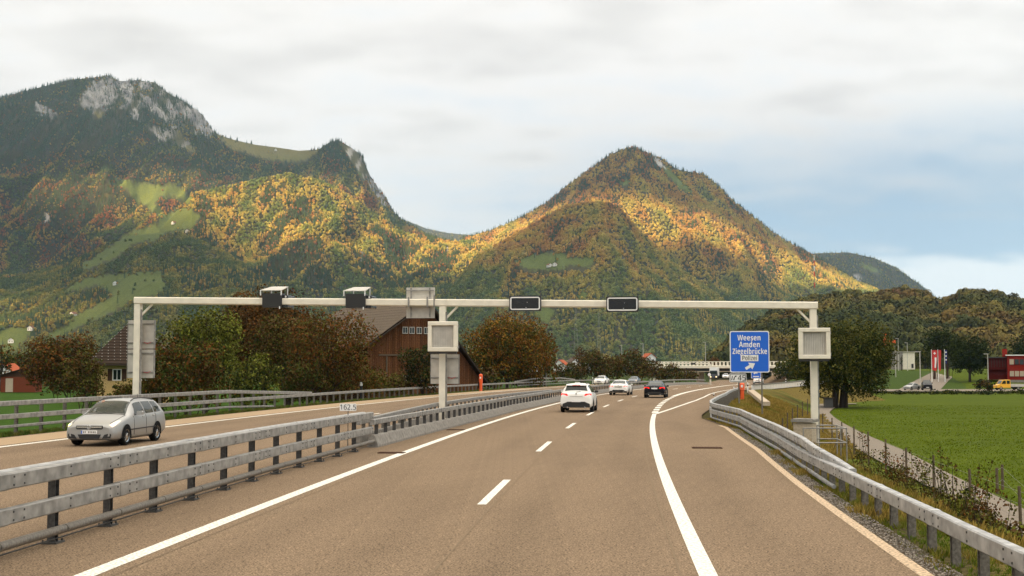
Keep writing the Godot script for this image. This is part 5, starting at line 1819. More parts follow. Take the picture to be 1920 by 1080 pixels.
func build_bridge() -> void:
	var z := 396.0
	var n := thing("overpass", "pale concrete road bridge crossing the motorway in the distance", "bridge")
	var l := spot(1205.0, 690.0, z); var r := spot(1530.0, 689.0, z - 20.0)
	var d := Shape.new()
	d.bar(Vector3(l.x, 3.15, l.z), Vector3(r.x, 3.2, r.z), 9.0, 0.9)
	put("deck", d, M.gantry, n)
	for k in [-2.8, 2.8]:
		var gi := Shape.new()
		gi.bar(Vector3(l.x, 2.3, l.z + k), Vector3(r.x, 2.35, r.z + k), 0.9, 0.9)
		put("girder", gi, M.dark_steel, n)
	var g2 := Shape.new()
	g2.bar(Vector3(l.x, 1.72, l.z + 2.0), Vector3(r.x, 1.77, r.z + 2.0), 4.0, 0.28)
	put("lower_flange", g2, M.pillar, n)
	for k in [4.45, -4.45]:
		var top := Shape.new()
		top.bar(Vector3(l.x, 4.75, l.z + k), Vector3(r.x, 4.8, r.z + k), 0.2, 0.16)
		put("handrail", top, M.gantry, n)
	for i in 46:
		var t := (i + 0.5) / 46.0
		var p := l.lerp(r, t)
		var s := Shape.new()
		s.box(Vector3(p.x, 4.15, p.z + 4.45), Vector3(0.62, 1.05, 0.1))
		put("parapet_panel", s, M.gantry, n)
	for px in [1313.0, 1455.0]:
		var p := spot(px, 700.0, z - 2.0)
		for k in [-2.6, 2.6]:
			var s := Shape.new()
			s.box(Vector3(p.x, -0.9, p.z + k), Vector3(1.5, 5.4, 1.0))
			put("pier", s, M.pillar, n)
	var ab := Shape.new()
	ab.ink = Color(0.8, 0.6, 0.42)
	var a0 := spot(1462.0, 714.0, z - 12.0); var a1 := spot(1520.0, 690.0, z - 14.0)
	ab.poly([Vector3(a0.x - 5.0, -3.2, a0.z + 6.0), Vector3(a1.x + 10, -3.2, a0.z + 6.0), Vector3(a1.x + 10, 2.6, a1.z + 3.0), Vector3(a1.x - 6.0, 2.6, a1.z + 3.0)], Vector3(0, 0.5, 1))
	ab.poly([Vector3(a0.x - 5.0, -3.2, a0.z + 6.0), Vector3(a1.x - 6.0, 2.6, a1.z + 3.0), Vector3(a1.x - 6.0, 2.6, a1.z - 12.0), Vector3(a0.x - 5.0, -3.2, a0.z - 14.0)], Vector3(-1, 0.5, 0))
	put("abutment_slope", ab, M.concrete, n)
	# distant gantry before the bridge
	var g := thing("gantry", "thin cream distant gantry in front of the bridge", "gantry")
	var p0 := spot(1231.5, 681.0, 352.0); var p1 := spot(1331.5, 681.5, 352.0)
	var s := Shape.new()
	s.bar(p0, p1, 0.4, 0.36)
	put("beam", s, M.gantry, g)
	for p in [p0, p1]:
		var c := Shape.new()
		c.box(Vector3(p.x, (p.y - 3.0) * 0.5, p.z + 0.02), Vector3(0.42, p.y + 2.62, 0.44))
		put("column", c, M.gantry, g)
	var hb := Shape.new()
	hb.box(p0.lerp(p1, 0.68) + Vector3(0, -0.1, 0.3), Vector3(1.3, 0.5, 0.2))
	put("signal_head", hb, M.black, g)
	var bx := thing("cabinet", "cream cabinet at the foot of the distant gantry", "cabinet", spot(1228.0, 716.0, 350.0))
	var b := Shape.new()
	b.box(Vector3(0, 0.5, 0), Vector3(1.0, 1.2, 0.6))
	put("housing", b, M.gantry, bx)
	var rf := Shape.new()
	rf.box(Vector3(0, 1.14, 0), Vector3(1.1, 0.06, 0.7))
	put("roof", rf, M.panel, bx)
	# steel steps frame left behind the hump of the outer rail
	var st := thing("stair_frame", "small grey steel stair frame behind the raised rail on the far left side", "stairs")
	var f0 := spot(1013.0, 711.0, 178.0)
	for k in 3:
		var u := Shape.new()
		u.tube(f0 + Vector3(k * 0.42, -2.0, 0), f0 + Vector3(k * 0.42, 0.85, 0), 0.05, 0.05, 6)
		put("upright", u, M.steel, st)
	var rl := Shape.new()
	rl.tube(f0 + Vector3(-0.8, -0.25, 0), f0 + Vector3(0, 0.3, 0), 0.04, 0.04, 6)
	put("handrail", rl, M.steel, st)
	var tr := Shape.new()
	tr.bar(f0 + Vector3(-0.1, 0.25, 0), f0 + Vector3(0.94, 0.25, 0), 0.3, 0.06)
	put("platform", tr, M.steel, st)

# ---------------------------------------------------------------- trees
const GREEN := Color(0.035, 0.047, 0.011)
const OLIVE := Color(0.084, 0.080, 0.017)
const BROWN := Color(0.080, 0.046, 0.016)
const RUST := Color(0.135, 0.054, 0.014)
const AMBER := Color(0.24, 0.125, 0.02)
const LIME := Color(0.13, 0.14, 0.022)
const PINE := Color(0.017, 0.026, 0.010)

# leaf sprays on the shell and inside of lobes (centre, half sizes)
func leaves(lobes: Array, size: float, cover: float, pal: Array, sd: int, droop := 0.0) -> Shape:
	var r := RandomNumberGenerator.new()
	r.seed = sd
	var f := FastNoiseLite.new()
	f.seed = sd; f.frequency = 1.0; f.fractal_octaves = 2
	var s := Shape.new()
	for lb in lobes:
		var e: Vector3 = lb[1]
		var area := 4.0 * PI * pow((pow(e.x * e.y, 1.6) + pow(e.x * e.z, 1.6) + pow(e.y * e.z, 1.6)) / 3.0, 0.625)
		var n := int(area * cover * 1.75 / (size * size))
		for i in n:
			var d := Vector3(r.randfn(), r.randfn(), r.randfn()).normalized()
			var deep := 1.0 - absf(r.randfn()) * 0.16
			var c: Vector3 = lb[0] + d * e * deep
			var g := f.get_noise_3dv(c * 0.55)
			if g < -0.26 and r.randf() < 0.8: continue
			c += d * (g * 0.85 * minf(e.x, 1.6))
			var nn := (d + Vector3(r.randfn(), r.randfn(), r.randfn()) * 0.55).normalized()
			var u := nn.cross(Vector3(r.randfn(), r.randfn(), r.randfn())).normalized()
			u = (u - Vector3(0, droop, 0)).normalized()
			var w := nn.cross(u).normalized()
			var k := size * r.randf_range(0.5, 1.1)
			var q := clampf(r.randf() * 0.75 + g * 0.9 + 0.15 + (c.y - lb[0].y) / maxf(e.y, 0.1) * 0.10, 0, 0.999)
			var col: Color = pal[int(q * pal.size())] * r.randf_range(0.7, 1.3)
			col.a = 1.0
			s.ink = col
			s.poly([c - u * k * 0.6, c + w * k * 0.42, c + u * k * 0.62, c - w * k * 0.42], nn)
	return s

# a tree standing where the picture shows its crown: centre px, ground y, depth, crown width in px, py of top and of the crown's lower edge
func tree(called: String, label: String, px: float, gy: float, z: float, wpx: float, top: float, low: float, pal: Array, leaf := 0.3, lobe_n := 16, cover := 0.75, category := "tree", trunk := true, sd := 0, group := "") -> Node3D:
	var r := RandomNumberGenerator.new()
	r.seed = int(px * 13.0 + z) + sd
	var foot := spot(px, 700.0, z); foot.y = gy
	var t := spot(px, top, z).y - gy
	var b := maxf(spot(px, low, z).y - gy, 0.25)
	var w := wpx / F * z * 0.5
	var root := thing(called, label, category, foot, 0.0, group)
	var lobes := []
	var hc := (t + b) * 0.5; var hh := (t - b) * 0.5
	lobes.append([Vector3(0, hc, 0), Vector3(w * 0.62, hh * 0.70, w * 0.62)])
	for i in lobe_n:
		var a := TAU * i * 0.618 + r.randf_range(-0.4, 0.4)
		var v := lerpf(-0.92, 0.86, (i + 0.5) / lobe_n)
		var ring := sqrt(maxf(0.0, 1.0 - v * v))
		if v < 0.0: ring = maxf(ring, 0.9 if not trunk else 0.72)     # skirts hang low
		var q := r.randf_range(0.26, 0.46)
		var e := Vector3(w * q, minf(hh, w) * q * r.randf_range(0.8, 1.1), w * q)
		lobes.append([Vector3(cos(a) * ring * (w - e.x) * r.randf_range(0.8, 1.05), hc + v * (hh - e.y), sin(a) * ring * (w - e.z)), e])
	if trunk:
		var tr := Shape.new()
		var rad := clampf(t * 0.028, 0.08, 0.5)
		tr.tube(Vector3(0, -0.5, 0), Vector3(rad * 0.3, b + hh * 0.5, 0), rad, rad * 0.7, 9, false)
		tr.tube(Vector3(rad * 0.3, b + hh * 0.5, 0), Vector3(0, t - hh * 0.35, 0), rad * 0.7, rad * 0.25, 8, false)
		for i in range(1, mini(lobes.size(), 12)):
			var y := b + hh * r.randf_range(0.0, 0.9)
			tr.tube(Vector3(0, y, 0), lobes[i][0], rad * 0.33, rad * 0.07, 5, false)
		put("trunk", tr, M.bark, root)
	else:
		var st := Shape.new()
		for i in 7: st.tube(Vector3(r.randf_range(-0.3, 0.3) * w, -0.3, r.randf_range(-0.3, 0.3) * w), lobes[r.randi() % lobes.size()][0], 0.05, 0.02, 5, false)
		put("stems", st, M.bark, root)
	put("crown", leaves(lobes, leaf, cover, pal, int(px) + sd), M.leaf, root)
	return root

func build_trees() -> void:
	# ---- left of the motorway
	tree("hedge_tree", "broad rusty brown tree beside the brick shed", 122, -1.4, 150, 165, 616, 750, [GREEN, BROWN, OLIVE, BROWN, RUST], 0.27, 22, 0.8, "tree", false)
	tree("maple_tree", "rust topped bushy tree in front of the yellow house's left end", 158, -1.4, 112, 84, 650, 760, [GREEN, BROWN, BROWN, OLIVE], 0.22, 16, 0.8, "tree", false, 3)
	tree("hedge_tree", "dark tree cut by the left edge of the picture above the meadow", 2, -1.4, 220, 50, 636, 712, [PINE, GREEN, GREEN, RUST], 0.4, 10)
	tree("maple_tree", "green and gold maple right of the left gantry post", 385, -1.4, 104, 165, 568, 730, [GREEN, GREEN, OLIVE, LIME, OLIVE, LIME], 0.23, 20)
	tree("copper_beech", "tall dark copper beech behind the gantry beam", 495, -1.4, 128, 200, 528, 730, [PINE, BROWN, BROWN, RUST, BROWN], 0.27, 28, 0.85)
	tree("hazel_bush", "brown speckled bush filling the foot right of the left gantry post", 345, -1.4, 86, 180, 618, 770, [BROWN, BROWN, OLIVE, RUST, GREEN], 0.20, 18, 0.7, "shrub", false)
	tree("hazel_bush", "low dark bush under the stacked cream sign backs", 262, -1.4, 88, 130, 704, 770, [GREEN, BROWN, OLIVE], 0.20, 12, 0.8, "shrub", false)
	tree("ash_tree", "thin branched brown tree left of the barn's gable", 622, -1.4, 106, 190, 566, 735, [BROWN, BROWN, OLIVE, RUST], 0.20, 26, 0.36)
	tree("ash_tree", "dense olive brown tree between the copper beech and the barn", 540, -1.4, 112, 170, 574, 745, [GREEN, BROWN, OLIVE, BROWN], 0.22, 18, 0.66)
	tree("elder_bush", "green bush low in front of the olive brown trees", 470, -1.4, 92, 130, 655, 770, [GREEN, GREEN, OLIVE, LIME], 0.20, 12, 0.75, "shrub", false)
	tree("elder_bush", "olive bush right of the green bush, behind the guardrail", 575, -1.4, 104, 140, 664, 765, [BROWN, OLIVE, BROWN, GREEN], 0.20, 12, 0.7, "shrub", false)
	tree("elder_bush", "brown bush at the foot of the barn's left corner", 660, -1.4, 116, 140, 672, 755, [BROWN, OLIVE, RUST, OLIVE], 0.20, 12, 0.6, "shrub", false)
	tree("elder_bush", "low olive growth before the barn doors", 730, -1.4, 126, 110, 690, 748, [OLIVE, OLIVE, BROWN], 0.26, 10, 0.6, "shrub", false)
	tree("plum_tree", "nearly black bush against the barn beside the centre gantry post", 792, -1.4, 122, 96, 634, 742, [PINE, PINE, BROWN, GREEN], 0.22, 14, 0.85)
	tree("lime_tree", "round orange and olive tree right of the barn", 950, -1.4, 172, 178, 578, 730, [GREEN, OLIVE, OLIVE, AMBER, RUST], 0.28, 24, 0.85)
	tree("lime_tree", "smaller olive tree at the round tree's right shoulder", 1020, -1.4, 185, 68, 616, 724, [GREEN, OLIVE, OLIVE, RUST], 0.36, 12, 0.8, "tree", true, 4)
	var hedge := [[905, 160, 90, 690, 738, "low hedge bush under the round tree, beside the orange phone"], [985, 178, 80, 690, 728, "low green bush at the round tree's foot"], [1065, 236, 70, 676, 718, "hedge bush left of the white SUV's roof"], [1110, 245, 76, 652, 716, "taller brown topped bush above the white SUV"], [1140, 252, 60, 664, 716, "hedge bush behind the oncoming white car"], [1178, 262, 80, 650, 716, "broad olive bush above the white saloon"], [1215, 275, 60, 668, 716, "hedge bush left of the distant gantry post"], [1256, 300, 66, 680, 718, "dark hedge bush below the bridge's left end"], [1290, 330, 46, 692, 716, "low dark bush tapering under the bridge"]]
	for h in hedge:
		tree("hedge_bush", h[5], h[0], -1.5 if h[1] < 240 else -2.2, h[1], h[2], h[3], h[4], [PINE, GREEN, BROWN, OLIVE, BROWN], 0.42, 12, 0.85, "shrub", false, 0, "bushes along the far side of the motorway")
	tree("poplar_tree", "thin bare brownish tree over the hedge left of the display boards' gap", 1090, -2.0, 420, 40, 640, 705, [BROWN, RUST, BROWN], 0.5, 8, 0.4)
	tree("poplar_tree", "slim brown tree standing behind the hedge over the white SUV", 1118, -2.0, 430, 36, 646, 705, [BROWN, OLIVE, BROWN], 0.5, 8, 0.4, "tree", true, 5)
	tree("orchard_tree", "rust brown tree behind the bridge's middle", 1340, 1.0, 430, 36, 668, 692, [BROWN, RUST, BROWN], 0.5, 8, 0.8)
	for q in [[35, 210, 60, 655, 712, "dark green orchard tree behind the brick shed, left one"], [78, 225, 70, 652, 712, "dark green orchard tree behind the brick shed, right one"]]:
		tree("orchard_tree", q[5], q[0], -1.3, q[1] + 60.0, q[2], q[3], q[4], [GREEN, GREEN, PINE, OLIVE], 0.45, 12, 0.85, "tree", true, 0, "orchard trees behind the shed")
	# ---- right of the motorway
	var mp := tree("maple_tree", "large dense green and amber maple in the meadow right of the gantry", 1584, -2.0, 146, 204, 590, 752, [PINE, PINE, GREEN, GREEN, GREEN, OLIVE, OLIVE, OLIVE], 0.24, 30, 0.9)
	var tr := Shape.new()
	tr.tube(Vector3(-1.3, -0.4, 0.2), Vector3(-1.0, 3.0, 0), 0.42, 0.36, 9, false)
	tr.tube(Vector3(-0.45, -0.4, -0.1), Vector3(-0.1, 3.0, 0), 0.36, 0.3, 9, false)
	put("trunk", tr, M.bark, mp)
	var hut := thing("bee_box", "small dark wooden box on legs against the maple's trunk", "hutch", spot(1553.0, 757.0, 143.0))
	var hb := Shape.new()
	hb.box(Vector3(0, 0.1, 0), Vector3(0.9, 1.0, 0.7))
	put("box", hb, M.dark_steel, hut)
	var hr := Shape.new()
	hr.box(Vector3(0, 0.66, 0), Vector3(1.2, 0.1, 1.0))
	put("roof", hr, M.bark, hut)
	tree("maple_tree", "dark tree behind the right gantry post, left of the big maple", 1512, -2.0, 205, 74, 616, 722, [PINE, GREEN, GREEN, OLIVE], 0.4, 14, 0.9, "tree", true, 8)
	tree("hedge_bush", "dark bush at the bridge's right end above the slip road", 1478, -1.0, 300, 70, 668, 716, [PINE, GREEN, GREEN, OLIVE], 0.45, 12, 0.9, "shrub", false)
	for q in [[1752, 318, 26, 612, 668, "left of the two tall pines behind the flags"], [1776, 322, 30, 610, 672, "right of the two tall pines behind the flags"]]:
		var n := tree("pine_tree", q[5], q[0], -0.2, q[1], q[2] * 1.7, q[3], q[4], [PINE, PINE, GREEN], 0.5, 12, 0.8, "tree", false)
		var s := Shape.new()
		s.tube(Vector3(0, -0.5, 0), Vector3(0.1, 10.0, 0), 0.28, 0.16, 8, false)
		put("trunk", s, M.rust, n)
	tree("pine_tree", "dark full pine left of the red building", 1818, -0.2, 305, 88, 622, 706, [PINE, PINE, GREEN], 0.45, 16, 0.95)
	tree("hedge_bush", "dark round bush by the side road in front of the red building", 1847, -2.0, 236, 42, 708, 742, [PINE, PINE, BROWN], 0.34, 10, 0.95, "shrub", false)
	tree("pine_tree", "dark tree cut by the right edge above the red building", 1925, 0.0, 360, 70, 620, 690, [PINE, GREEN, PINE], 0.5, 12, 0.9, "tree", true, 2)
	for q in [[1690, 480, 50, 650, 690, "green tree between the hall and the flags"], [1728, 470, 46, 648, 690, "green tree right of the hall's corner"], [1640, 470, 60, 640, 690, "green tree peeping out behind the big maple"]]:
		tree("roadside_tree", q[5], q[0] + 8.0, 1.5, q[1], q[2], q[3], q[4], [GREEN, GREEN, OLIVE], 0.6, 10, 0.9, "tree", true, 0, "trees behind the hall")
	tree("young_fir", "small young fir in front of the pale hall", 1690.5, 2.2, 425, 8, 662, 690, [PINE, GREEN], 0.4, 6, 0.9)
	# hedge line between the field and the side road
	for i in 9:
		var px := 1650.0 + i * 33.0
		tree("verge_bush", ["low grass green bush at the field's end below the big maple", "low bush at the field's end left of the parked cars", "low bush at the field's end under the silver car", "low bush at the field's end under the black van", "dark low bush at the field's end right of the black van", "low bush at the field's end under the lawn before the flags", "low bush at the field's end left of the round dark bush", "low bush at the field's end right of the round dark bush", "low bush at the field's end under the yellow truck"][i], px, -2.1, 226.0 + (i % 3) * 2.0, 42.0, 733.0 + (i * 7 % 4), 742.0, [GREEN, GREEN, OLIVE, PINE], 0.3, 8, 0.8, "shrub", false, i, "low bushes along the far edge of the field")

# ---------------------------------------------------------------- vehicles
# stations from the front: [z, underside, belt y, top y, sill half width, belt half width, top half width]
const ESTATE := [[0.00, 0.30, 0.60, 0.66, 0.66, 0.66, 0.42], [0.06, 0.22, 0.64, 0.72, 0.78, 0.76, 0.56], [0.30, 0.19, 0.72, 0.82, 0.85, 0.84, 0.66], [0.75, 0.19, 0.83, 0.93, 0.87, 0.865, 0.70], [1.12, 0.19, 0.91, 0.995, 0.875, 0.87, 0.70], [1.30, 0.19, 0.925, 1.09, 0.875, 0.87, 0.68], [1.60, 0.19, 0.935, 1.28, 0.875, 0.87, 0.62], [1.92, 0.19, 0.94, 1.42, 0.875, 0.87, 0.585], [2.30, 0.19, 0.95, 1.465, 0.875, 0.87, 0.58], [3.00, 0.19, 0.965, 1.475, 0.875, 0.87, 0.58], [3.70, 0.20, 0.985, 1.45, 0.87, 0.86, 0.57], [4.10, 0.22, 1.0, 1.41, 0.85, 0.835, 0.555], [4.32, 0.25, 1.0, 1.20, 0.83, 0.80, 0.60], [4.46, 0.28, 0.97, 1.03, 0.80, 0.76, 0.62], [4.51, 0.34, 0.80, 0.86, 0.74, 0.70, 0.56]]
const SUV := [[0.00, 0.34, 0.76, 0.84, 0.70, 0.68, 0.46], [0.10, 0.26, 0.84, 0.94, 0.84, 0.82, 0.62], [0.50, 0.24, 0.95, 1.04, 0.91, 0.90, 0.72], [1.25, 0.24, 1.04, 1.13, 0.93, 0.92, 0.74], [1.50, 0.24, 1.06, 1.24, 0.93, 0.92, 0.72], [2.10, 0.24, 1.08, 1.60, 0.93, 0.915, 0.62], [2.50, 0.24, 1.09, 1.65, 0.93, 0.91, 0.61], [3.40, 0.24, 1.11, 1.65, 0.93, 0.91, 0.60], [4.15, 0.26, 1.13, 1.60, 0.92, 0.90, 0.58], [4.38, 0.28, 1.13, 1.52, 0.91, 0.88, 0.585], [4.54, 0.31, 1.10, 1.16, 0.90, 0.87, 0.70], [4.62, 0.36, 0.98, 1.06, 0.90, 0.87, 0.74], [4.66, 0.46, 0.80, 0.88, 0.86, 0.83, 0.70]]
const SALOON := [[0.00, 0.30, 0.60, 0.66, 0.68, 0.66, 0.44], [0.08, 0.22, 0.66, 0.75, 0.82, 0.80, 0.60], [0.45, 0.20, 0.76, 0.86, 0.90, 0.89, 0.70], [1.20, 0.20, 0.87, 0.95, 0.925, 0.915, 0.72], [1.50, 0.20, 0.90, 1.06, 0.925, 0.91, 0.70], [2.10, 0.20, 0.92, 1.38, 0.925, 0.90, 0.58], [2.60, 0.20, 0.935, 1.45, 0.925, 0.90, 0.56], [3.20, 0.20, 0.945, 1.44, 0.925, 0.90, 0.55], [3.75, 0.21, 0.955, 1.33, 0.92, 0.90, 0.56], [4.15, 0.22, 0.96, 1.12, 0.91, 0.89, 0.64], [4.38, 0.24, 0.955, 1.06, 0.90, 0.87, 0.70], [4.72, 0.28, 0.93, 1.03, 0.88, 0.85, 0.70], [4.82, 0.34, 0.84, 0.92, 0.86, 0.83, 0.68], [4.86, 0.42, 0.66, 0.74, 0.82, 0.80, 0.66]]

func car_rows(st: Array, cuts: int) -> Array:   # finer stations by Catmull-Rom
	var out := []
	for i in st.size() - 1:
		var a: Array = st[maxi(i - 1, 0)]; var b: Array = st[i]; var c: Array = st[i + 1]; var d: Array = st[mini(i + 2, st.size() - 1)]
		for k in cuts:
			var t := float(k) / cuts
			var r := []
			for j in 7:
				var v: float = 0.5 * (2.0 * b[j] + (c[j] - a[j]) * t + (2.0 * a[j] - 5.0 * b[j] + 4.0 * c[j] - d[j]) * t * t + (3.0 * b[j] - a[j] - 3.0 * c[j] + d[j]) * t * t * t)
				r.append(clampf(v, minf(b[j], c[j]), maxf(b[j], c[j])))
			out.append(r)
	out.append(st[-1])
	return out

# half section, from the middle of the underside (v = 0) over sill (2), flank (3), belt (5) and roof edge (7) to the middle of the top (10)
func car_section(r: Array, half: float) -> Array:
	var z: float = r[0] - half
	var yb: float = r[1]; var ym: float = r[2]; var yt: float = r[3]; var wb: float = r[4]; var wm: float = r[5]; var wt: float = r[6]
	var wx := maxf(wb, wm) + 0.012
	var up := yt - ym
	var e := minf(0.06, up * 0.4)
	return [Vector3(0, yb, z), Vector3(wb * 0.86, yb, z), Vector3(wb, yb + (ym - yb) * 0.14, z), Vector3(wx, lerpf(yb, ym, 0.52), z), Vector3(wm, ym - (ym - yb) * 0.10, z), Vector3(wm - 0.035, ym, z), Vector3(lerpf(wm - 0.035, wt + 0.02, 0.52) + 0.02 * minf(up * 3.0, 1.0), ym + up * 0.48, z), Vector3(wt + 0.015, yt - e, z), Vector3(wt - 0.06, yt - e * 0.25, z), Vector3(wt * 0.5, yt + 0.012, z), Vector3(0, yt + 0.022, z)]

func car_at(rows: Array, half: float, zl: float, v: float, side: float) -> Vector3:
	var i := 0
	while i < rows.size() - 2 and rows[i + 1][0] < zl: i += 1
	var t := clampf((zl - rows[i][0]) / (rows[i + 1][0] - rows[i][0]), 0, 1)
	var a := car_section(rows[i], half); var b := car_section(rows[i + 1], half)
	var k := mini(int(v), 9)
	var p: Vector3 = a[k].lerp(a[k + 1], v - k).lerp(b[k].lerp(b[k + 1], v - k), t)
	return Vector3(p.x * side, p.y, p.z)

# a piece of the body's skin lifted by `lift`: corners [z, v] of a quad
func skin(rows: Array, half: float, q: Array, side: float, lift: float, nu := 6, nv := 4) -> Shape:
	var s := Shape.new()
	var g := []
	for i in nu + 1:
		var r := []
		for j in nv + 1:
			var u := float(i) / nu; var w := float(j) / nv
			var z := lerpf(lerpf(q[0][0], q[1][0], u), lerpf(q[3][0], q[2][0], u), w)
			var v := lerpf(lerpf(q[0][1], q[1][1], u), lerpf(q[3][1], q[2][1], u), w)
			var p := car_at(rows, half, z, v, side)
			var du := car_at(rows, half, z + 0.02, v, side) - car_at(rows, half, z - 0.02, v, side)
			var dv := car_at(rows, half, z, v + 0.05, side) - car_at(rows, half, z, v - 0.05, side)
			var n := du.cross(dv).normalized()
			if n.dot(p - Vector3(0, 0.7, p.z)) < 0.0: n = -n
			r.append(p + n * lift)
		g.append(r)
	s.grid(g, Vector3(0, 0.6, 0))
	return s

func wheel(parent: Node, x: float, r: float, z: float, rim: Material) -> void:
	var n := Node3D.new()
	n.name = "wheel"
	n.position = Vector3(x, r, z)
	parent.add_child(n, true)
	var ax := Vector3(signf(x), 0, 0)
	var t := Shape.new()
	t.lathe([[-0.11, r * 0.62], [-0.11, r * 0.95], [-0.07, r], [0.07, r], [0.105, r * 0.94], [0.105, r * 0.70], [0.09, r * 0.64]], 28, Vector3.ZERO, ax)
	put("tyre", t, M.rubber, n)
	var m := Shape.new()
	m.lathe([[0.04, r * 0.66], [0.095, r * 0.66], [0.09, r * 0.58], [0.05, r * 0.56]], 28, Vector3.ZERO, ax)
	for k in 7:
		var a := TAU * k / 7.0
		var d := Vector3(0, cos(a), sin(a))
		m.bar(ax * 0.085 + d * r * 0.08, ax * 0.07 + d * r * 0.6, r * 0.16, 0.03, ax)
	m.lathe([[0.03, r * 0.14], [0.10, r * 0.12], [0.105, 0.0]], 14, Vector3.ZERO, ax)
	put("rim", m, rim, n)
	var dk := Shape.new()
	dk.lathe([[0.02, 0.0], [0.02, r * 0.64]], 20, Vector3.ZERO, ax)
	put("brake_disc", dk, M.dark_steel, n)

func arch_disc(rows: Array, half: float, zl: float, r: float, side: float) -> Shape:   # flat dark disc on the flank, painting the shade inside the wheel opening
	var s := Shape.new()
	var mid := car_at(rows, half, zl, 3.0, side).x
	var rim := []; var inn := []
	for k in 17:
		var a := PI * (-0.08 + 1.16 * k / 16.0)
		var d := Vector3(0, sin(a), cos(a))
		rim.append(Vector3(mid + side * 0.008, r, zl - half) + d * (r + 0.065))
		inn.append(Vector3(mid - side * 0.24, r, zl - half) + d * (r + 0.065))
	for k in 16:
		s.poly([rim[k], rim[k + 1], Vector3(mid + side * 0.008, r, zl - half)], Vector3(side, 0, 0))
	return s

func car(called: String, label: String, st: Array, at: Vector3, turn: float, paint: Material, wheels: Array, r: float, kind: String) -> Node3D:
	var rows := car_rows(st, 4)
	var length: float = st[-1][0]
	var half := length * 0.5
	var n := thing(called, label, "car", at, turn)
	var body := Shape.new()
	for side in [1.0, -1.0]:
		var g := []
		for q in rows:
			var line_ := []
			for p in car_section(q, half): line_.append(Vector3(p.x * side, p.y, p.z))
			g.append(line_)
		body.grid(g, Vector3(0, 0.62, 0))
		for e in [0, rows.size() - 1]:
			var pts := []
			for p in car_section(rows[e], half): pts.append(Vector3(p.x * side, p.y, p.z))
			body.poly(pts, Vector3(0, 0, -1 if e == 0 else 1))
	put("body", body, paint, n)
	var rim: Material = M.chrome if kind == "estate" else M.steel
	for side in [1.0, -1.0]:
		for w in wheels:
			put("wheel_arch_shade", arch_disc(rows, half, w, r, side), M.rubber, n)
			wheel(n, side * (car_at(rows, half, w, 3.0, 1.0).x - 0.085), r, w - half, rim)
	# glass: side windows by pillars, windscreen, rear window
	var side_glass: Array = [[[1.62, 2.50], [2.58, 3.30], [3.38, 4.02]], [[1.72, 2.62], [2.70, 3.55], [3.62, 4.2]], [[1.72, 2.62], [2.70, 3.42], [3.48, 3.9]]][["estate", "suv", "saloon"].find(kind)]
	for side in [1.0, -1.0]:
		for k in 3:
			var a: float = side_glass[k][0]; var b: float = side_glass[k][1]
			var front := 0.26 if k == 0 else 0.0
			var back := -0.16 if k == 2 else 0.0
			put("side_window", skin(rows, half, [[a, 5.12], [b, 5.12], [b + back, 6.86], [a + front, 6.86]], side, 0.006, 8, 5), M.glass, n)
		put("mirror", mirror(car_at(rows, half, side_glass[0][0] + 0.16, 5.1, side), side), paint if kind != "suv" else (M.black if side > 0 else paint), n)
		# door seams and handle
		var sm := Shape.new()
		for x in [side_glass[0][0] - 0.12, side_glass[0][1] + 0.04, side_glass[1][1] + 0.1]:
			for i in 8: sm.bar(car_at(rows, half, x, 2.1 + i * 0.36, side), car_at(rows, half, x, 2.1 + (i + 1) * 0.36, side), 0.012, 0.016, Vector3(side, 0, 0))
		put("door_seam", sm, M.black, n)
		for x in [side_glass[0][1] - 0.2, side_glass[1][1] - 0.1]:
			var hd := Shape.new()
			var p := car_at(rows, half, x, 4.2, side)
			hd.sweep(Shape.rect(0.035, 0.03, 0.008), [p + Vector3(side * 0.012, 0, -0.09), p + Vector3(side * 0.02, 0, 0), p + Vector3(side * 0.012, 0, 0.09)])
			put("door_handle", hd, paint, n)
		if kind == "estate":
			var tr := Shape.new()
			for i in 10: tr.bar(car_at(rows, half, 1.25 + i * 0.22, 2.75, side) + Vector3(side * 0.006, 0, 0), car_at(rows, half, 1.25 + (i + 1) * 0.22, 2.75, side) + Vector3(side * 0.006, 0, 0), 0.03, 0.035)
			put("side_trim", tr, M.black, n)
		if kind != "saloon":
			var rr := Shape.new()
			var path := []
			for i in 15: path.append(car_at(rows, half, 1.95 + i * 0.145, 7.9, side) + Vector3(0, 0.05 * minf(1.0, minf(i, 14 - i) * 0.5), 0))
			rr.sweep(Shape.rect(0.035, 0.035, 0.01), path)
			put("roof_rail", rr, M.black, n)
	var zc: float = [1.20, 1.40, 1.36][["estate", "suv", "saloon"].find(kind)]
	var zr: float = [1.88, 2.06, 2.10][["estate", "suv", "saloon"].find(kind)]
	var ws := Shape.new()
	var rg: Array = [[4.13, 4.40], [4.22, 4.50], [3.55, 4.22]][["estate", "suv", "saloon"].find(kind)]
	for pr in [["windscreen", zc, zr], ["rear_window", rg[0], rg[1]]]:
		var s := Shape.new()
		for side in [1.0, -1.0]:
			var vlow := 7.35
			var q := [[pr[1], vlow], [pr[2], vlow], [pr[2], 10.0], [pr[1], 10.0]]
			var part := skin(rows, half, q, side, 0.007, 8, 5)
			s.v.append_array(part.v); s.n.append_array(part.n); s.c.append_array(part.c)
		put(pr[0], s, M.glass, n)
	return n

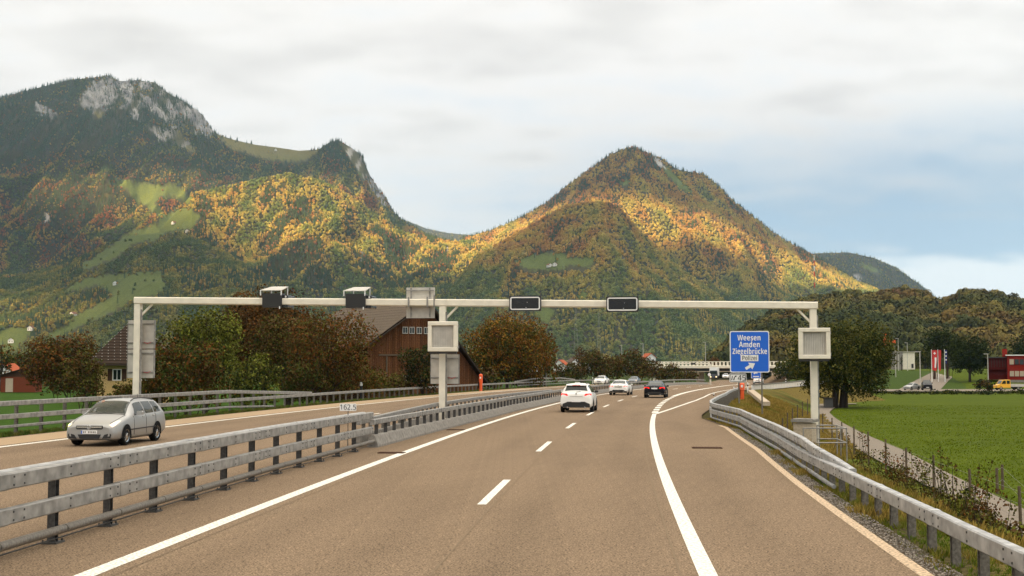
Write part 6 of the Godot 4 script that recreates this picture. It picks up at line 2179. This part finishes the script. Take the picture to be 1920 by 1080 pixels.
func mirror(p: Vector3, side: float) -> Shape:
	var s := Shape.new()
	var c := p + Vector3(side * 0.13, 0.07, 0)
	s.sweep(PackedVector2Array([Vector2(-0.09, -0.06), Vector2(0.06, -0.07), Vector2(0.10, -0.02), Vector2(0.09, 0.06), Vector2(-0.07, 0.07), Vector2(-0.11, 0.02)]), [c + Vector3(0, 0, 0.06), c + Vector3(0, 0, 0.0), c + Vector3(0, 0, -0.05)])
	s.bar(p + Vector3(0, 0.02, 0), c + Vector3(0, -0.03, 0), 0.05, 0.04)
	return s

func blob(pts: Array, z: float, depth: float, mirror_x := false, curve := 0.0) -> Shape:   # a thin plate on a front or rear face, outline in x and y; curve bends its sides back
	var s := Shape.new()
	for sg in ([1.0, -1.0] if mirror_x else [1.0]):
		var f := []; var b := []
		for p in pts:
			var zz: float = z - signf(depth) * curve * p[0] * p[0]
			f.append(Vector3(p[0] * sg, p[1], zz + depth)); b.append(Vector3(p[0] * sg, p[1], zz))
		s.poly(f, Vector3(0, 0, depth))
		var mid := Vector3.ZERO
		for p in f: mid += p / f.size()
		for i in f.size():
			var j := (i + 1) % f.size()
			s.poly([f[i], f[j], b[j], b[i]], (f[i] + f[j]) * 0.5 - mid)
	return s

func build_cars() -> void:
	var silver := mat(0.33, 0.325, 0.31, 0.32, 0.35)
	silver.clearcoat_enabled = true
	var white := mat(0.83, 0.82, 0.78, 0.3)
	white.clearcoat_enabled = true
	var black := mat(0.008, 0.008, 0.010, 0.22)
	black.metallic_specular = 0.3
	var lamp := mat(0.85, 0.80, 0.68, 0.15)
	var lit := mat(0.95, 0.85, 0.65, 0.2)
	lit.emission_enabled = true
	lit.emission = Color(1.0, 0.80, 0.52)
	lit.emission_energy_multiplier = 0.75
	var tail := mat(0.60, 0.02, 0.015, 0.2)
	tail.emission_enabled = true
	tail.emission = Color(1.0, 0.06, 0.03)
	tail.emission_energy_multiplier = 0.35
	# ---- silver estate coming towards us
	var s := 31.6
	var e := car("estate_car", "silver estate car with lit headlamps coming towards the camera on the left carriageway", ESTATE, fr(s, -14.6, 0.003), PI - angle(s), silver, [0.88, 3.50], 0.315, "estate")
	var h := 4.51 * 0.5
	var rows := car_rows(ESTATE, 4)
	for side in [1.0, -1.0]:
		put("headlamp", skin(rows, h, [[0.045, 4.55], [0.60, 5.3], [0.40, 6.7], [0.055, 6.4]], side, 0.010, 8, 5), lamp, e)
		put("lit_lamp", skin(rows, h, [[0.06, 4.72], [0.24, 4.95], [0.20, 6.0], [0.065, 5.9]], side, 0.016, 5, 4), lit, e)
		put("side_intake", blob([[0.42, 0.25], [0.70, 0.27], [0.73, 0.38], [0.68, 0.43], [0.50, 0.38]].map(func(p): return [p[0] * side, p[1]]), -h, -0.022, false, 0.055), M.black, e)
	put("grille", blob([[-0.42, 0.555], [0.42, 0.555], [0.46, 0.60], [0.44, 0.675], [-0.44, 0.675], [-0.46, 0.60]], -h, -0.016, false, 0.02), M.black, e)
	put("chrome_bar", blob([[-0.42, 0.60], [0.42, 0.60], [0.43, 0.65], [-0.43, 0.65]], -h, -0.03, false, 0.02), M.chrome, e)
	var em := Shape.new()
	for k in 20:
		var a := TAU * k / 20.0; var b := TAU * (k + 1) / 20.0
		em.tube(Vector3(cos(a) * 0.058, 0.623 + sin(a) * 0.058, -h - 0.045), Vector3(cos(b) * 0.058, 0.623 + sin(b) * 0.058, -h - 0.045), 0.011, 0.011, 5, false)
	em.poly([Vector3(-0.085, 0.617, -h - 0.05), Vector3(0.02, 0.612, -h - 0.05), Vector3(0.085, 0.628, -h - 0.05), Vector3(-0.02, 0.634, -h - 0.05)], Vector3.FORWARD)
	put("emblem", em, M.chrome, e)
	put("lower_intake", blob([[-0.32, 0.25], [0.32, 0.25], [0.39, 0.39], [-0.39, 0.39]], -h, -0.018, false, 0.02), M.black, e)
	put("number_plate", blob([[-0.26, 0.41], [0.26, 0.41], [0.26, 0.52], [-0.26, 0.52]], -h, -0.035), M.white, e)
	put("plate_band", blob([[0.225, 0.412], [0.258, 0.412], [0.258, 0.518], [0.225, 0.518]], -h, -0.038), M.blue, e)
	var pm := Shape.new()
	for k in 8:
		if k == 2: continue
		pm.box(Vector3(0.18 - k * 0.055, 0.465, -h - 0.036), Vector3(0.03, 0.06, 0.004))
	put("plate_marks", pm, M.post_steel, e).set_meta("kind", "stuff")
	var hs := Shape.new()
	for side in [1.0, -1.0]:
		for i in 8: hs.bar(car_at(rows, h, 0.16 + i * 0.12, 7.2, side) + Vector3(0, 0.002, 0), car_at(rows, h, 0.16 + (i + 1) * 0.12, 7.2, side) + Vector3(0, 0.002, 0), 0.014, 0.012)
		hs.bar(car_at(rows, h, 1.15, 7.3, side) + Vector3(0, 0.012, 0), car_at(rows, h, 1.15, 10.0, side) + Vector3(0, 0.012, 0), 0.05, 0.02)
	put("hood_seam", hs, M.black, e)
	var sp := Shape.new()
	sp.box(Vector3(0, 0.235, -h + 0.10), Vector3(1.30, 0.05, 0.12))
	put("lower_lip", sp, M.black, e)
	put("roof_aerial", blob([[0.0, 1.46], [0.01, 1.46], [0.01, 1.62], [0.0, 1.62]], 1.6, 0.01), M.black, e)
	driver(e, Vector3(0.36, 0.62, -0.35))
	# ---- white SUV going away
	s = 65.0
	var u := car("suv", "white SUV with red tail lamps driving away in the middle of the motorway", SUV, fr(s, -0.92, 0.003), -angle(s), white, [0.90, 3.72], 0.37, "suv")
	h = 4.66 * 0.5
	rear_dress(u, h, tail, 1.02, 0.155, 0.47, 0.86, 0.74, true)
	# ---- white saloon and black saloon
	s = 113.0
	var a := car("saloon_car", "white saloon driving away ahead of the white SUV", SALOON, fr(s, -1.95, 0.003), -angle(s), white, [0.86, 3.80], 0.335, "saloon")
	rear_dress(a, 2.43, tail, 0.86, 0.10, 0.48, 0.84, 0.80, false)
	s = 102.5
	var c := car("saloon_car", "black saloon driving away in the right hand lane", SALOON, fr(s, 2.2, 0.003), -angle(s), black, [0.86, 3.80], 0.335, "saloon")
	rear_dress(c, 2.43, tail, 0.86, 0.15, 0.40, 0.88, 0.80, false, true)
	# ---- oncoming and distant cars
	var d := car("saloon_car", "white saloon coming round the bend on the far carriageway", SALOON, fr(205.0, -19.3 + 5.0, 0.003), PI - angle(205.0), white, [0.86, 3.80], 0.335, "saloon")
	front_dress(d, 2.43, lamp)
	var p := spot(1128.0, 720.0, 207.0); d.position = Vector3(p.x, 0.06 + road_y(205.0), p.z)
	var g := car("saloon_car", "grey blue saloon behind the median rail on the far carriageway", SALOON, fr(226.0, -14.0, 0.003), PI - angle(226.0), mat(0.17, 0.19, 0.21, 0.3, 0.3), [0.86, 3.80], 0.335, "saloon")
	front_dress(g, 2.43, lit)
	p = spot(1189.0, 719.0, 232.0); g.position = Vector3(p.x, 0.0 + road_y(226.0), p.z)
	p = spot(1422.0, 720.5, 250.0)
	var w2 := car("saloon_car", "distant white saloon below the small blue sign", SALOON, Vector3(p.x, p.y, p.z), -angle(240.0), white, [0.86, 3.80], 0.335, "saloon")
	rear_dress(w2, 2.43, tail, 0.86, 0.10, 0.48, 0.84, 0.80, false)
	p = spot(1361.0, 709.5, 372.0)
	var w3 := car("saloon_car", "tiny white saloon passing under the bridge left of the blue sign", SALOON, Vector3(p.x, p.y, p.z), PI - angle(350.0), white, [0.86, 3.80], 0.335, "saloon")
	front_dress(w3, 2.43, lamp)
	# ---- lorry with a white box under the bridge
	var tp := spot(1339.0, 711.5, 345.0)
	var lorry := thing("lorry", "small white box lorry coming out from under the bridge", "lorry", tp, PI - 0.22)
	var lb := Shape.new()
	lb.sweep(Shape.rect(2.3, 2.3, 0.06), [Vector3(0, 2.2, -1.2), Vector3(0, 2.2, 4.6)])
	put("cargo_box", lb, white, lorry)
	var lc := Shape.new()
	lc.sweep(PackedVector2Array([Vector2(-1.05, -1.0), Vector2(1.05, -1.0), Vector2(1.05, 0.4), Vector2(0.95, 1.0), Vector2(-0.95, 1.0), Vector2(-1.05, 0.4)]), [Vector3(0, 1.45, -1.3), Vector3(0, 1.45, -3.0)])
	put("cab", lc, mat(0.05, 0.06, 0.08, 0.4), lorry)
	var lg := Shape.new()
	lg.box(Vector3(0, 1.85, -3.01), Vector3(1.8, 0.75, 0.04))
	put("windscreen", lg, M.glass, lorry)
	for side in [1.0, -1.0]:
		for z in [-2.2, 3.2]: wheel(lorry, side * 0.95, 0.45, z, M.steel)
		var hl := Shape.new()
		hl.lathe([[0.0, 0.0], [0.0, 0.18], [-0.05, 0.18]], 12, Vector3(side * 0.75, 0.75, -3.03), Vector3(0, 0, -1))
		put("headlamp", hl, lit, lorry)
	# ---- vehicles on the side road at the right
	p = spot(1710.0, 734.0, 250.0)
	var sc := car("saloon_car", "small silver car turning on the side road beside the black van", SALOON, Vector3(p.x, -1.66, p.z), PI - 0.9, silver, [0.86, 3.80], 0.335, "saloon")
	sc.scale = Vector3(0.86, 0.98, 0.8)
	front_dress(sc, 2.43, lamp)
	p = spot(1738.0, 734.0, 250.0)
	var bv := car("van", "black van with lit lamps facing us on the side road", SUV, Vector3(p.x, -1.66, p.z), PI - 0.25, black, [0.90, 3.72], 0.37, "suv")
	bv.scale = Vector3(1.0, 1.18, 1.0)
	bv.set_meta("category", "van")
	front_dress(bv, 2.33, lit)
	yellow_truck()

func rear_dress(n: Node3D, h: float, tail: Material, yl: float, hl: float, x0: float, x1: float, _w: float, tall: bool, pale_plate := false) -> void:
	for side in [1.0, -1.0]:
		put("tail_lamp", blob([[x0, yl - hl * 0.35], [x1, yl - hl * 0.6], [x1 + 0.02, yl + hl * 0.35], [x1 - 0.06, yl + hl * 0.5], [x0 + 0.06, yl + hl * 0.42]].map(func(q): return [q[0] * side, q[1]]), h - 0.03, 0.05, false, 0.10), tail, n)
		var ex := Shape.new()
		ex.tube(Vector3(side * 0.5, 0.30, h - 0.1), Vector3(side * 0.5, 0.30, h + 0.02), 0.045, 0.045, 10)
		put("exhaust", ex, M.chrome, n)
	var dark: Material = M.black
	var t := 0.10 if tall else 0.0
	put("rear_skirt", blob([[-0.80, 0.30], [0.80, 0.30], [0.78, 0.40 + t], [0.58, 0.44 + t * 1.4], [0.50, 0.52 + t], [-0.50, 0.52 + t], [-0.58, 0.44 + t * 1.4], [-0.78, 0.40 + t]], h - 0.01, 0.035, false, 0.04), dark, n)
	put("number_plate", blob([[-0.26, yl - 0.10], [0.26, yl - 0.10], [0.26, yl + 0.02], [-0.26, yl + 0.02]] if not tall else [[-0.26, 0.60], [0.26, 0.60], [0.26, 0.71], [-0.26, 0.71]], h - 0.02, 0.05), M.white if pale_plate or tall else M.panel, n)
	put("plate_recess", blob([[-0.34, yl - 0.13], [0.34, yl - 0.13], [0.38, yl + 0.05], [-0.38, yl + 0.05]] if not tall else [[-0.36, 0.925], [0.36, 0.925], [0.38, 0.95], [-0.38, 0.95]], h - 0.02, 0.036), M.panel if not pale_plate else dark, n)
	put("bumper_line", blob([[-0.86, yl - 0.30], [0.86, yl - 0.30], [0.86, yl - 0.285], [-0.86, yl - 0.285]], h - 0.02, 0.03, false, 0.06), dark, n)
	var em := Shape.new()
	em.lathe([[0.0, 0.045], [0.012, 0.04], [0.014, 0.0]], 14, Vector3(0, yl + 0.06, h - 0.01), Vector3(0, 0, 1))
	put("emblem", em, M.steel, n)
	if tall:
		var sp := Shape.new()
		sp.sweep(Shape.rect(1.2, 0.05, 0.015), [Vector3(0, 1.60, h - 0.55), Vector3(0, 1.555, h - 0.17)])
		put("roof_spoiler", sp, M.white, n)
		var bl := Shape.new()
		bl.box(Vector3(0, 1.555, h - 0.155), Vector3(0.46, 0.035, 0.02))
		put("brake_lamp", bl, M.red, n)
		var wp := Shape.new()
		wp.bar(Vector3(0, 1.17, h - 0.10), Vector3(0.26, 1.21, h - 0.13), 0.02, 0.02)
		put("wiper", wp, M.black, n)

func front_dress(n: Node3D, h: float, lamp: Material) -> void:
	for side in [1.0, -1.0]:
		put("headlamp", blob([[0.48, 0.60], [0.80, 0.64], [0.84, 0.72], [0.56, 0.70]].map(func(q): return [q[0] * side, q[1]]), -h + 0.06, -0.07, false, 0.14), lamp, n)
	put("grille", blob([[-0.30, 0.50], [0.30, 0.50], [0.34, 0.66], [-0.34, 0.66]], -h + 0.02, -0.04), M.black, n)
	put("lower_intake", blob([[-0.62, 0.26], [0.62, 0.26], [0.56, 0.38], [-0.56, 0.38]], -h + 0.03, -0.05, false, 0.06), M.black, n)
	put("number_plate", blob([[-0.26, 0.41], [0.26, 0.41], [0.26, 0.50], [-0.26, 0.50]], -h + 0.0, -0.03), M.white, n)

func yellow_truck() -> void:
	var p := spot(1888.0, 733.0, 250.0)
	var n := thing("flatbed_truck", "small yellow flatbed truck parked at the right before the red building", "truck", Vector3(p.x, -1.65, p.z), PI * 0.5 + 0.06)
	var yl := mat(0.80, 0.42, 0.03, 0.4)
	var st := Shape.new()
	# cab seen from the side: length along z, front at -z
	var pr := [[-2.4, 0.45], [-2.45, 0.95], [-1.75, 1.15], [-1.15, 2.0], [0.3, 2.05], [0.35, 0.45]]
	for sg in [1.0, -1.0]:
		var pts := []
		for q in pr: pts.append(Vector3(sg * 0.95, q[1], q[0]))
		st.poly(pts, Vector3(sg, 0, 0))
	for i in pr.size():
		var a: Array = pr[i]; var b: Array = pr[(i + 1) % pr.size()]
		st.poly([Vector3(-0.95, a[1], a[0]), Vector3(0.95, a[1], a[0]), Vector3(0.95, b[1], b[0]), Vector3(-0.95, b[1], b[0])], Vector3(0, (a[1] + b[1]) * 0.5 - 1.1, (a[0] + b[0]) * 0.5 + 1.0))
	put("cab", st, yl, n)
	for sg in [1.0, -1.0]:
		for q in [[[-1.55, 1.22], [-1.05, 1.88], [-0.62, 1.88], [-0.62, 1.22]], [[-0.45, 1.22], [-0.45, 1.88], [0.18, 1.88], [0.18, 1.22]]]:
			var g := Shape.new()
			var pts := []
			for c in q: pts.append(Vector3(sg * 0.962, c[1], c[0]))
			g.poly(pts, Vector3(sg, 0, 0))
			put("side_window", g, M.glass, n)
		for z in [-1.6, 1.9]: wheel(n, sg * 0.86, 0.36, z, M.steel)
		var hl := Shape.new()
		hl.box(Vector3(sg * 0.7, 0.85, -2.46), Vector3(0.3, 0.18, 0.05))
		put("headlamp", hl, M.chrome, n)
	var ws := Shape.new()
	ws.poly([Vector3(-0.85, 1.22, -1.72), Vector3(0.85, 1.22, -1.72), Vector3(0.8, 1.92, -1.23), Vector3(-0.8, 1.92, -1.23)], Vector3(0, 0.5, -1))
	put("windscreen", ws, M.glass, n)
	var bed := Shape.new()
	bed.box(Vector3(0, 0.72, 1.75), Vector3(2.0, 0.14, 2.7))
	for k in [[0, 1.0, 3.05, 1.96, 0.05], [0.96, 1.0, 1.75, 0.05, 2.6], [-0.96, 1.0, 1.75, 0.05, 2.6]]: bed.box(Vector3(k[0], k[1], k[2]), Vector3(k[3], 0.4, k[4]))
	put("flatbed", bed, M.panel, n)
	var ch := Shape.new()
	ch.box(Vector3(0, 0.5, 0.6), Vector3(0.8, 0.22, 4.6))
	put("chassis", ch, M.black, n)

# the driver behind the windscreen: one body surface of rings, from the hips to the head
func driver(c: Node3D, at: Vector3) -> void:
	var n := thing("person", "driver in a dark jacket sitting at the wheel of the silver estate car", "person")
	n.transform = c.transform * Transform3D(Basis.IDENTITY, at)
	var s := Shape.new()
	var rings := [[0.0, 0.17, 0.13], [0.2, 0.17, 0.12], [0.4, 0.21, 0.12], [0.5, 0.20, 0.10], [0.55, 0.09, 0.07], [0.60, 0.055, 0.055], [0.64, 0.07, 0.085], [0.71, 0.078, 0.10], [0.78, 0.07, 0.09], [0.83, 0.03, 0.045]]
	var g := []
	for q in rings:
		var r := []
		for k in 13:
			var a := TAU * k / 12.0
			r.append(Vector3(cos(a) * q[1], q[0], sin(a) * q[2] - (0.04 if q[0] > 0.58 else 0.0)))
		g.append(r)
	s.grid(g, Vector3(0, 0.4, 0))
	put("body", s, mat(0.42, 0.25, 0.18, 0.7), n)
	var j := Shape.new()
	var jr := []
	for q in rings.slice(0, 5):
		var r := []
		for k in 13:
			var a := TAU * k / 12.0
			r.append(Vector3(cos(a) * (q[1] + 0.012), q[0], sin(a) * (q[2] + 0.012)))
		jr.append(r)
	j.grid(jr, Vector3(0, 0.3, 0))
	put("jacket", j, mat(0.03, 0.035, 0.05, 0.9), n)

# ---------------------------------------------------------------- grass, gravel and weeds along the road
func tuft(sd: int, blades: int) -> ArrayMesh:
	var r := RandomNumberGenerator.new()
	r.seed = sd
	var s := Shape.new()
	for i in blades:
		var a := r.randf() * TAU
		var d := Vector3(cos(a), 0, sin(a)); var q := Vector3(-sin(a), 0, cos(a))
		var b := d * r.randf_range(0.0, 0.35)
		var h := r.randf_range(0.6, 1.0)
		var g := r.randf_range(0.75, 1.25)
		s.ink = Color(g, g, g)
		s.poly([b - q * 0.07, b + q * 0.07, b + d * 0.2 + Vector3(0, h * 0.6, 0) + q * 0.05, b + d * 0.42 + Vector3(0, h, 0), b + d * 0.2 + Vector3(0, h * 0.6, 0) - q * 0.05], Vector3(d.x, 0.6, d.z))
	return s.mesh()

func stone(sd: int) -> ArrayMesh:
	var r := RandomNumberGenerator.new()
	r.seed = sd
	var s := Shape.new()
	var rows := []
	for i in 5:
		var v := PI * i / 4.0
		var row := []
		for j in 7:
			var a := TAU * (j % 6) / 6.0
			row.append(Vector3(sin(v) * cos(a), cos(v) * 0.7, sin(v) * sin(a)) * (0.8 + 0.2 * sin(a * 2.0 + sd + v * 3.0)))
		rows.append(row)
	s.grid(rows, Vector3(0, 0.01, 0))
	return s.mesh()

func build_verge() -> void:
	# gravel strip between the tan line and the guardrail
	var gs := Shape.new()
	var rows := []
	for i in 70:
		var s := -14.0 + i * 1.0
		var e := edge(s)
		rows.append([fr(s, e - 0.44, 0.004), fr(s, e - 0.32, 0.0), fr(s, e - 0.22, -0.015), fr(s, e - 0.12, -0.05)])
	gs.grid(rows)
	put("gravel", gs, M.gravel).set_meta("kind", "stuff")
	var at := []; var ink := PackedColorArray()
	for i in 9000:
		var s := -2.0 + 46.0 * pow(rng.randf(), 1.4)
		var k := absf(rng.randfn()) * 0.5
		var o := edge(s) - 0.43 + 0.34 * rng.randf()
		var r := rng.randf_range(0.007, 0.022)
		at.append(Transform3D(Basis(Vector3.UP, rng.randf() * TAU).scaled(Vector3(r, r * 0.8, r)), fr(s, o, 0.004 - maxf(0.0, o - edge(s) + 0.1) * 0.12)))
		var g := rng.randf_range(0.10, 0.42)
		ink.append(Color(g, g * 0.88, g * 0.74))
	many("gravel", stone(3), M.far_leaf, at, ink)
	# grass on the bank
	at = []; ink = PackedColorArray()
	for i in 34000:
		var s := -3.0 + 120.0 * pow(rng.randf(), 1.5)
		var d := 5.9 * pow(rng.randf(), 1.4) - 0.24
		if s > 55.0: d = rng.randf_range(0.3, 8.0)
		var o := edge(s) + d
		var p := fr(s, o)
		p.y = ground_y(s, o) - 0.02
		var n1 := noise.get_noise_2d(p.x * 0.3, p.z * 0.3)
		if d < 0.05 and n1 < -0.1: continue
		var hgt := rng.randf_range(0.07, 0.22) * (1.0 + n1) * (0.8 if d < 1.5 else 1.3)
		at.append(Transform3D(Basis(Vector3.UP, rng.randf() * TAU).scaled(Vector3(hgt * 0.9, hgt, hgt * 0.9)), p))
		var dry := clampf(0.45 + n1 * 1.3 + rng.randfn() * 0.2 + (0.25 if s > 45.0 else 0.0) + smooth(1.0, 3.0, d) * 0.2, 0, 1)
		var c := Color(0.12, 0.175, 0.018).lerp(Color(0.33, 0.235, 0.06), dry) * rng.randf_range(0.7, 1.25)
		c.a = 1.0
		ink.append(c)
	many("grass", tuft(1, 9), M.leaf, at, ink)
	# the green field: short grass, thinning out with distance
	at = []; ink = PackedColorArray()
	for i in 60000:
		var s := 6.0 + 150.0 * pow(rng.randf(), 1.3)
		var lo := table([-20.0, 31.0, 60.0, 88.0, 123.0, 150.0], [14.7, 15.2, 17.1, 17.8, 18.4, 20.2], s)
		var o := lo + rng.randf() * (6.0 + s * 0.33)
		var p := fr(s, o)
		p.y = ground_y(s, o) - 0.01
		var hgt := rng.randf_range(0.05, 0.11)
		at.append(Transform3D(Basis(Vector3.UP, rng.randf() * TAU).scaled(Vector3(hgt * 1.3, hgt, hgt * 1.3)), p))
		var n1 := noise.get_noise_2d(p.x * 0.2, p.z * 0.2)
		var c := Color(0.135, 0.190, 0.010).lerp(Color(0.185, 0.230, 0.02), clampf(0.4 + n1, 0, 1)) * rng.randf_range(0.75, 1.25)
		c.a = 1.0
		ink.append(c)
	many("grass", tuft(2, 7), M.leaf, at, ink)
	# rough grass under the left rail
	at = []; ink = PackedColorArray()
	for i in 12000:
		var s := 14.0 + 190.0 * pow(rng.randf(), 1.5)
		var o := -20.3 - absf(rng.randfn()) * 2.6
		var p := fr(s, o)
		p.y = ground_y(s, o) - 0.02
		var hgt := rng.randf_range(0.08, 0.26)
		at.append(Transform3D(Basis(Vector3.UP, rng.randf() * TAU).scaled(Vector3(hgt, hgt, hgt)), p))
		var c := Color(0.075, 0.135, 0.018).lerp(Color(0.20, 0.16, 0.05), clampf(rng.randfn() * 0.3 + 0.35, 0, 1)) * rng.randf_range(0.7, 1.25)
		c.a = 1.0
		ink.append(c)
	many("grass", tuft(4, 9), M.leaf, at, ink)
	# tall dead weeds on the bank behind the guardrail
	var weeds := [[1611.0, 858.0, 57.0, 1.5], [1640.0, 868.0, 53.0, 1.2], [1668.0, 878.0, 49.0, 1.1], [1690.0, 890.0, 47.0, 1.4], [1712.0, 900.0, 45.0, 1.3], [1738.0, 920.0, 42.0, 1.5], [1762.0, 915.0, 41.0, 1.7], [1790.0, 935.0, 38.0, 1.4], [1806.0, 950.0, 36.0, 1.7], [1826.0, 975.0, 34.0, 1.2], [1848.0, 985.0, 32.0, 1.3], [1872.0, 1010.0, 30.0, 1.1]]
	var says := ["beside the tube railing", "before the second fence stake", "low and green below the third stake", "brown topped by the third stake", "left of the fourth stake", "right of the fourth stake", "tallest, by the fifth stake", "reddish, right of the fifth stake", "tall and dry by the sixth stake", "low, right of the sixth stake", "dry, over the near path edge", "lowest, nearest the right picture edge"]
	for i in weeds.size():
		var q: Array = weeds[i]
		var p := spot(q[0], q[1], q[2])
		p.y = -1.9 if q[2] > 38.0 else -1.75
		var n := thing("weed_plant", "weedy plant " + says[i], "weed", p, 0.0, "tall weeds between guardrail and farm path")
		var r := RandomNumberGenerator.new()
		r.seed = 100 + i
		var st := Shape.new()
		var lobes := []
		for k in 7:
			var tip := Vector3(r.randf_range(-0.7, 0.7), q[3] * r.randf_range(0.5, 1.1), r.randf_range(-0.7, 0.7))
			st.tube(Vector3(tip.x * 0.3, -0.2, tip.z * 0.3), tip, 0.012, 0.006, 4, false)
			lobes.append([tip * Vector3(0.9, 0.85, 0.9), Vector3(0.14, 0.26, 0.14)])
			if k % 2 == 0: lobes.append([tip * Vector3(0.6, 0.35, 0.6), Vector3(0.30, 0.22, 0.30)])
		put("stems", st, M.bark, n)
		put("leaves", leaves(lobes, 0.085, 0.26, [GREEN, LIME, OLIVE, OLIVE, BROWN] if i % 3 else [GREEN, OLIVE, BROWN, RUST], 200 + i), M.leaf, n)
	# darker bramble mounds along the foot of the bank
	for i in 5:
		var s: float = [27.0, 22.0, 18.0, 14.5, 11.0][i]
		var p := fr(s, edge(s) + [4.6, 4.3, 4.0, 3.8, 3.6][i])
		p.y = ground_y(s, edge(s) + 4.0) - 0.1
		var n := thing("bramble", ["green bramble at the foot of the bank by the third fence stake", "green and brown bramble below the tallest weeds", "broad dark bramble behind the single guardrail beam", "leafy bramble in front of the near path edge", "low bramble nearest the bottom right corner"][i], "shrub", p)
		var r := RandomNumberGenerator.new()
		r.seed = 300 + i
		var lobes := []
		for k in 6: lobes.append([Vector3(r.randf_range(-0.7, 0.7), r.randf_range(0.05, 0.25), r.randf_range(-1.2, 1.2)), Vector3(0.4, r.randf_range(0.2, 0.32), 0.4)])
		var st := Shape.new()
		for lb in lobes: st.tube(Vector3(lb[0].x, -0.1, lb[0].z), lb[0] + Vector3(0, 0.3, 0), 0.012, 0.006, 4, false)
		put("stems", st, M.bark, n)
		put("leaves", leaves(lobes, 0.11, 0.5, [GREEN, GREEN, OLIVE, LIME, BROWN], 310 + i), M.leaf, n)
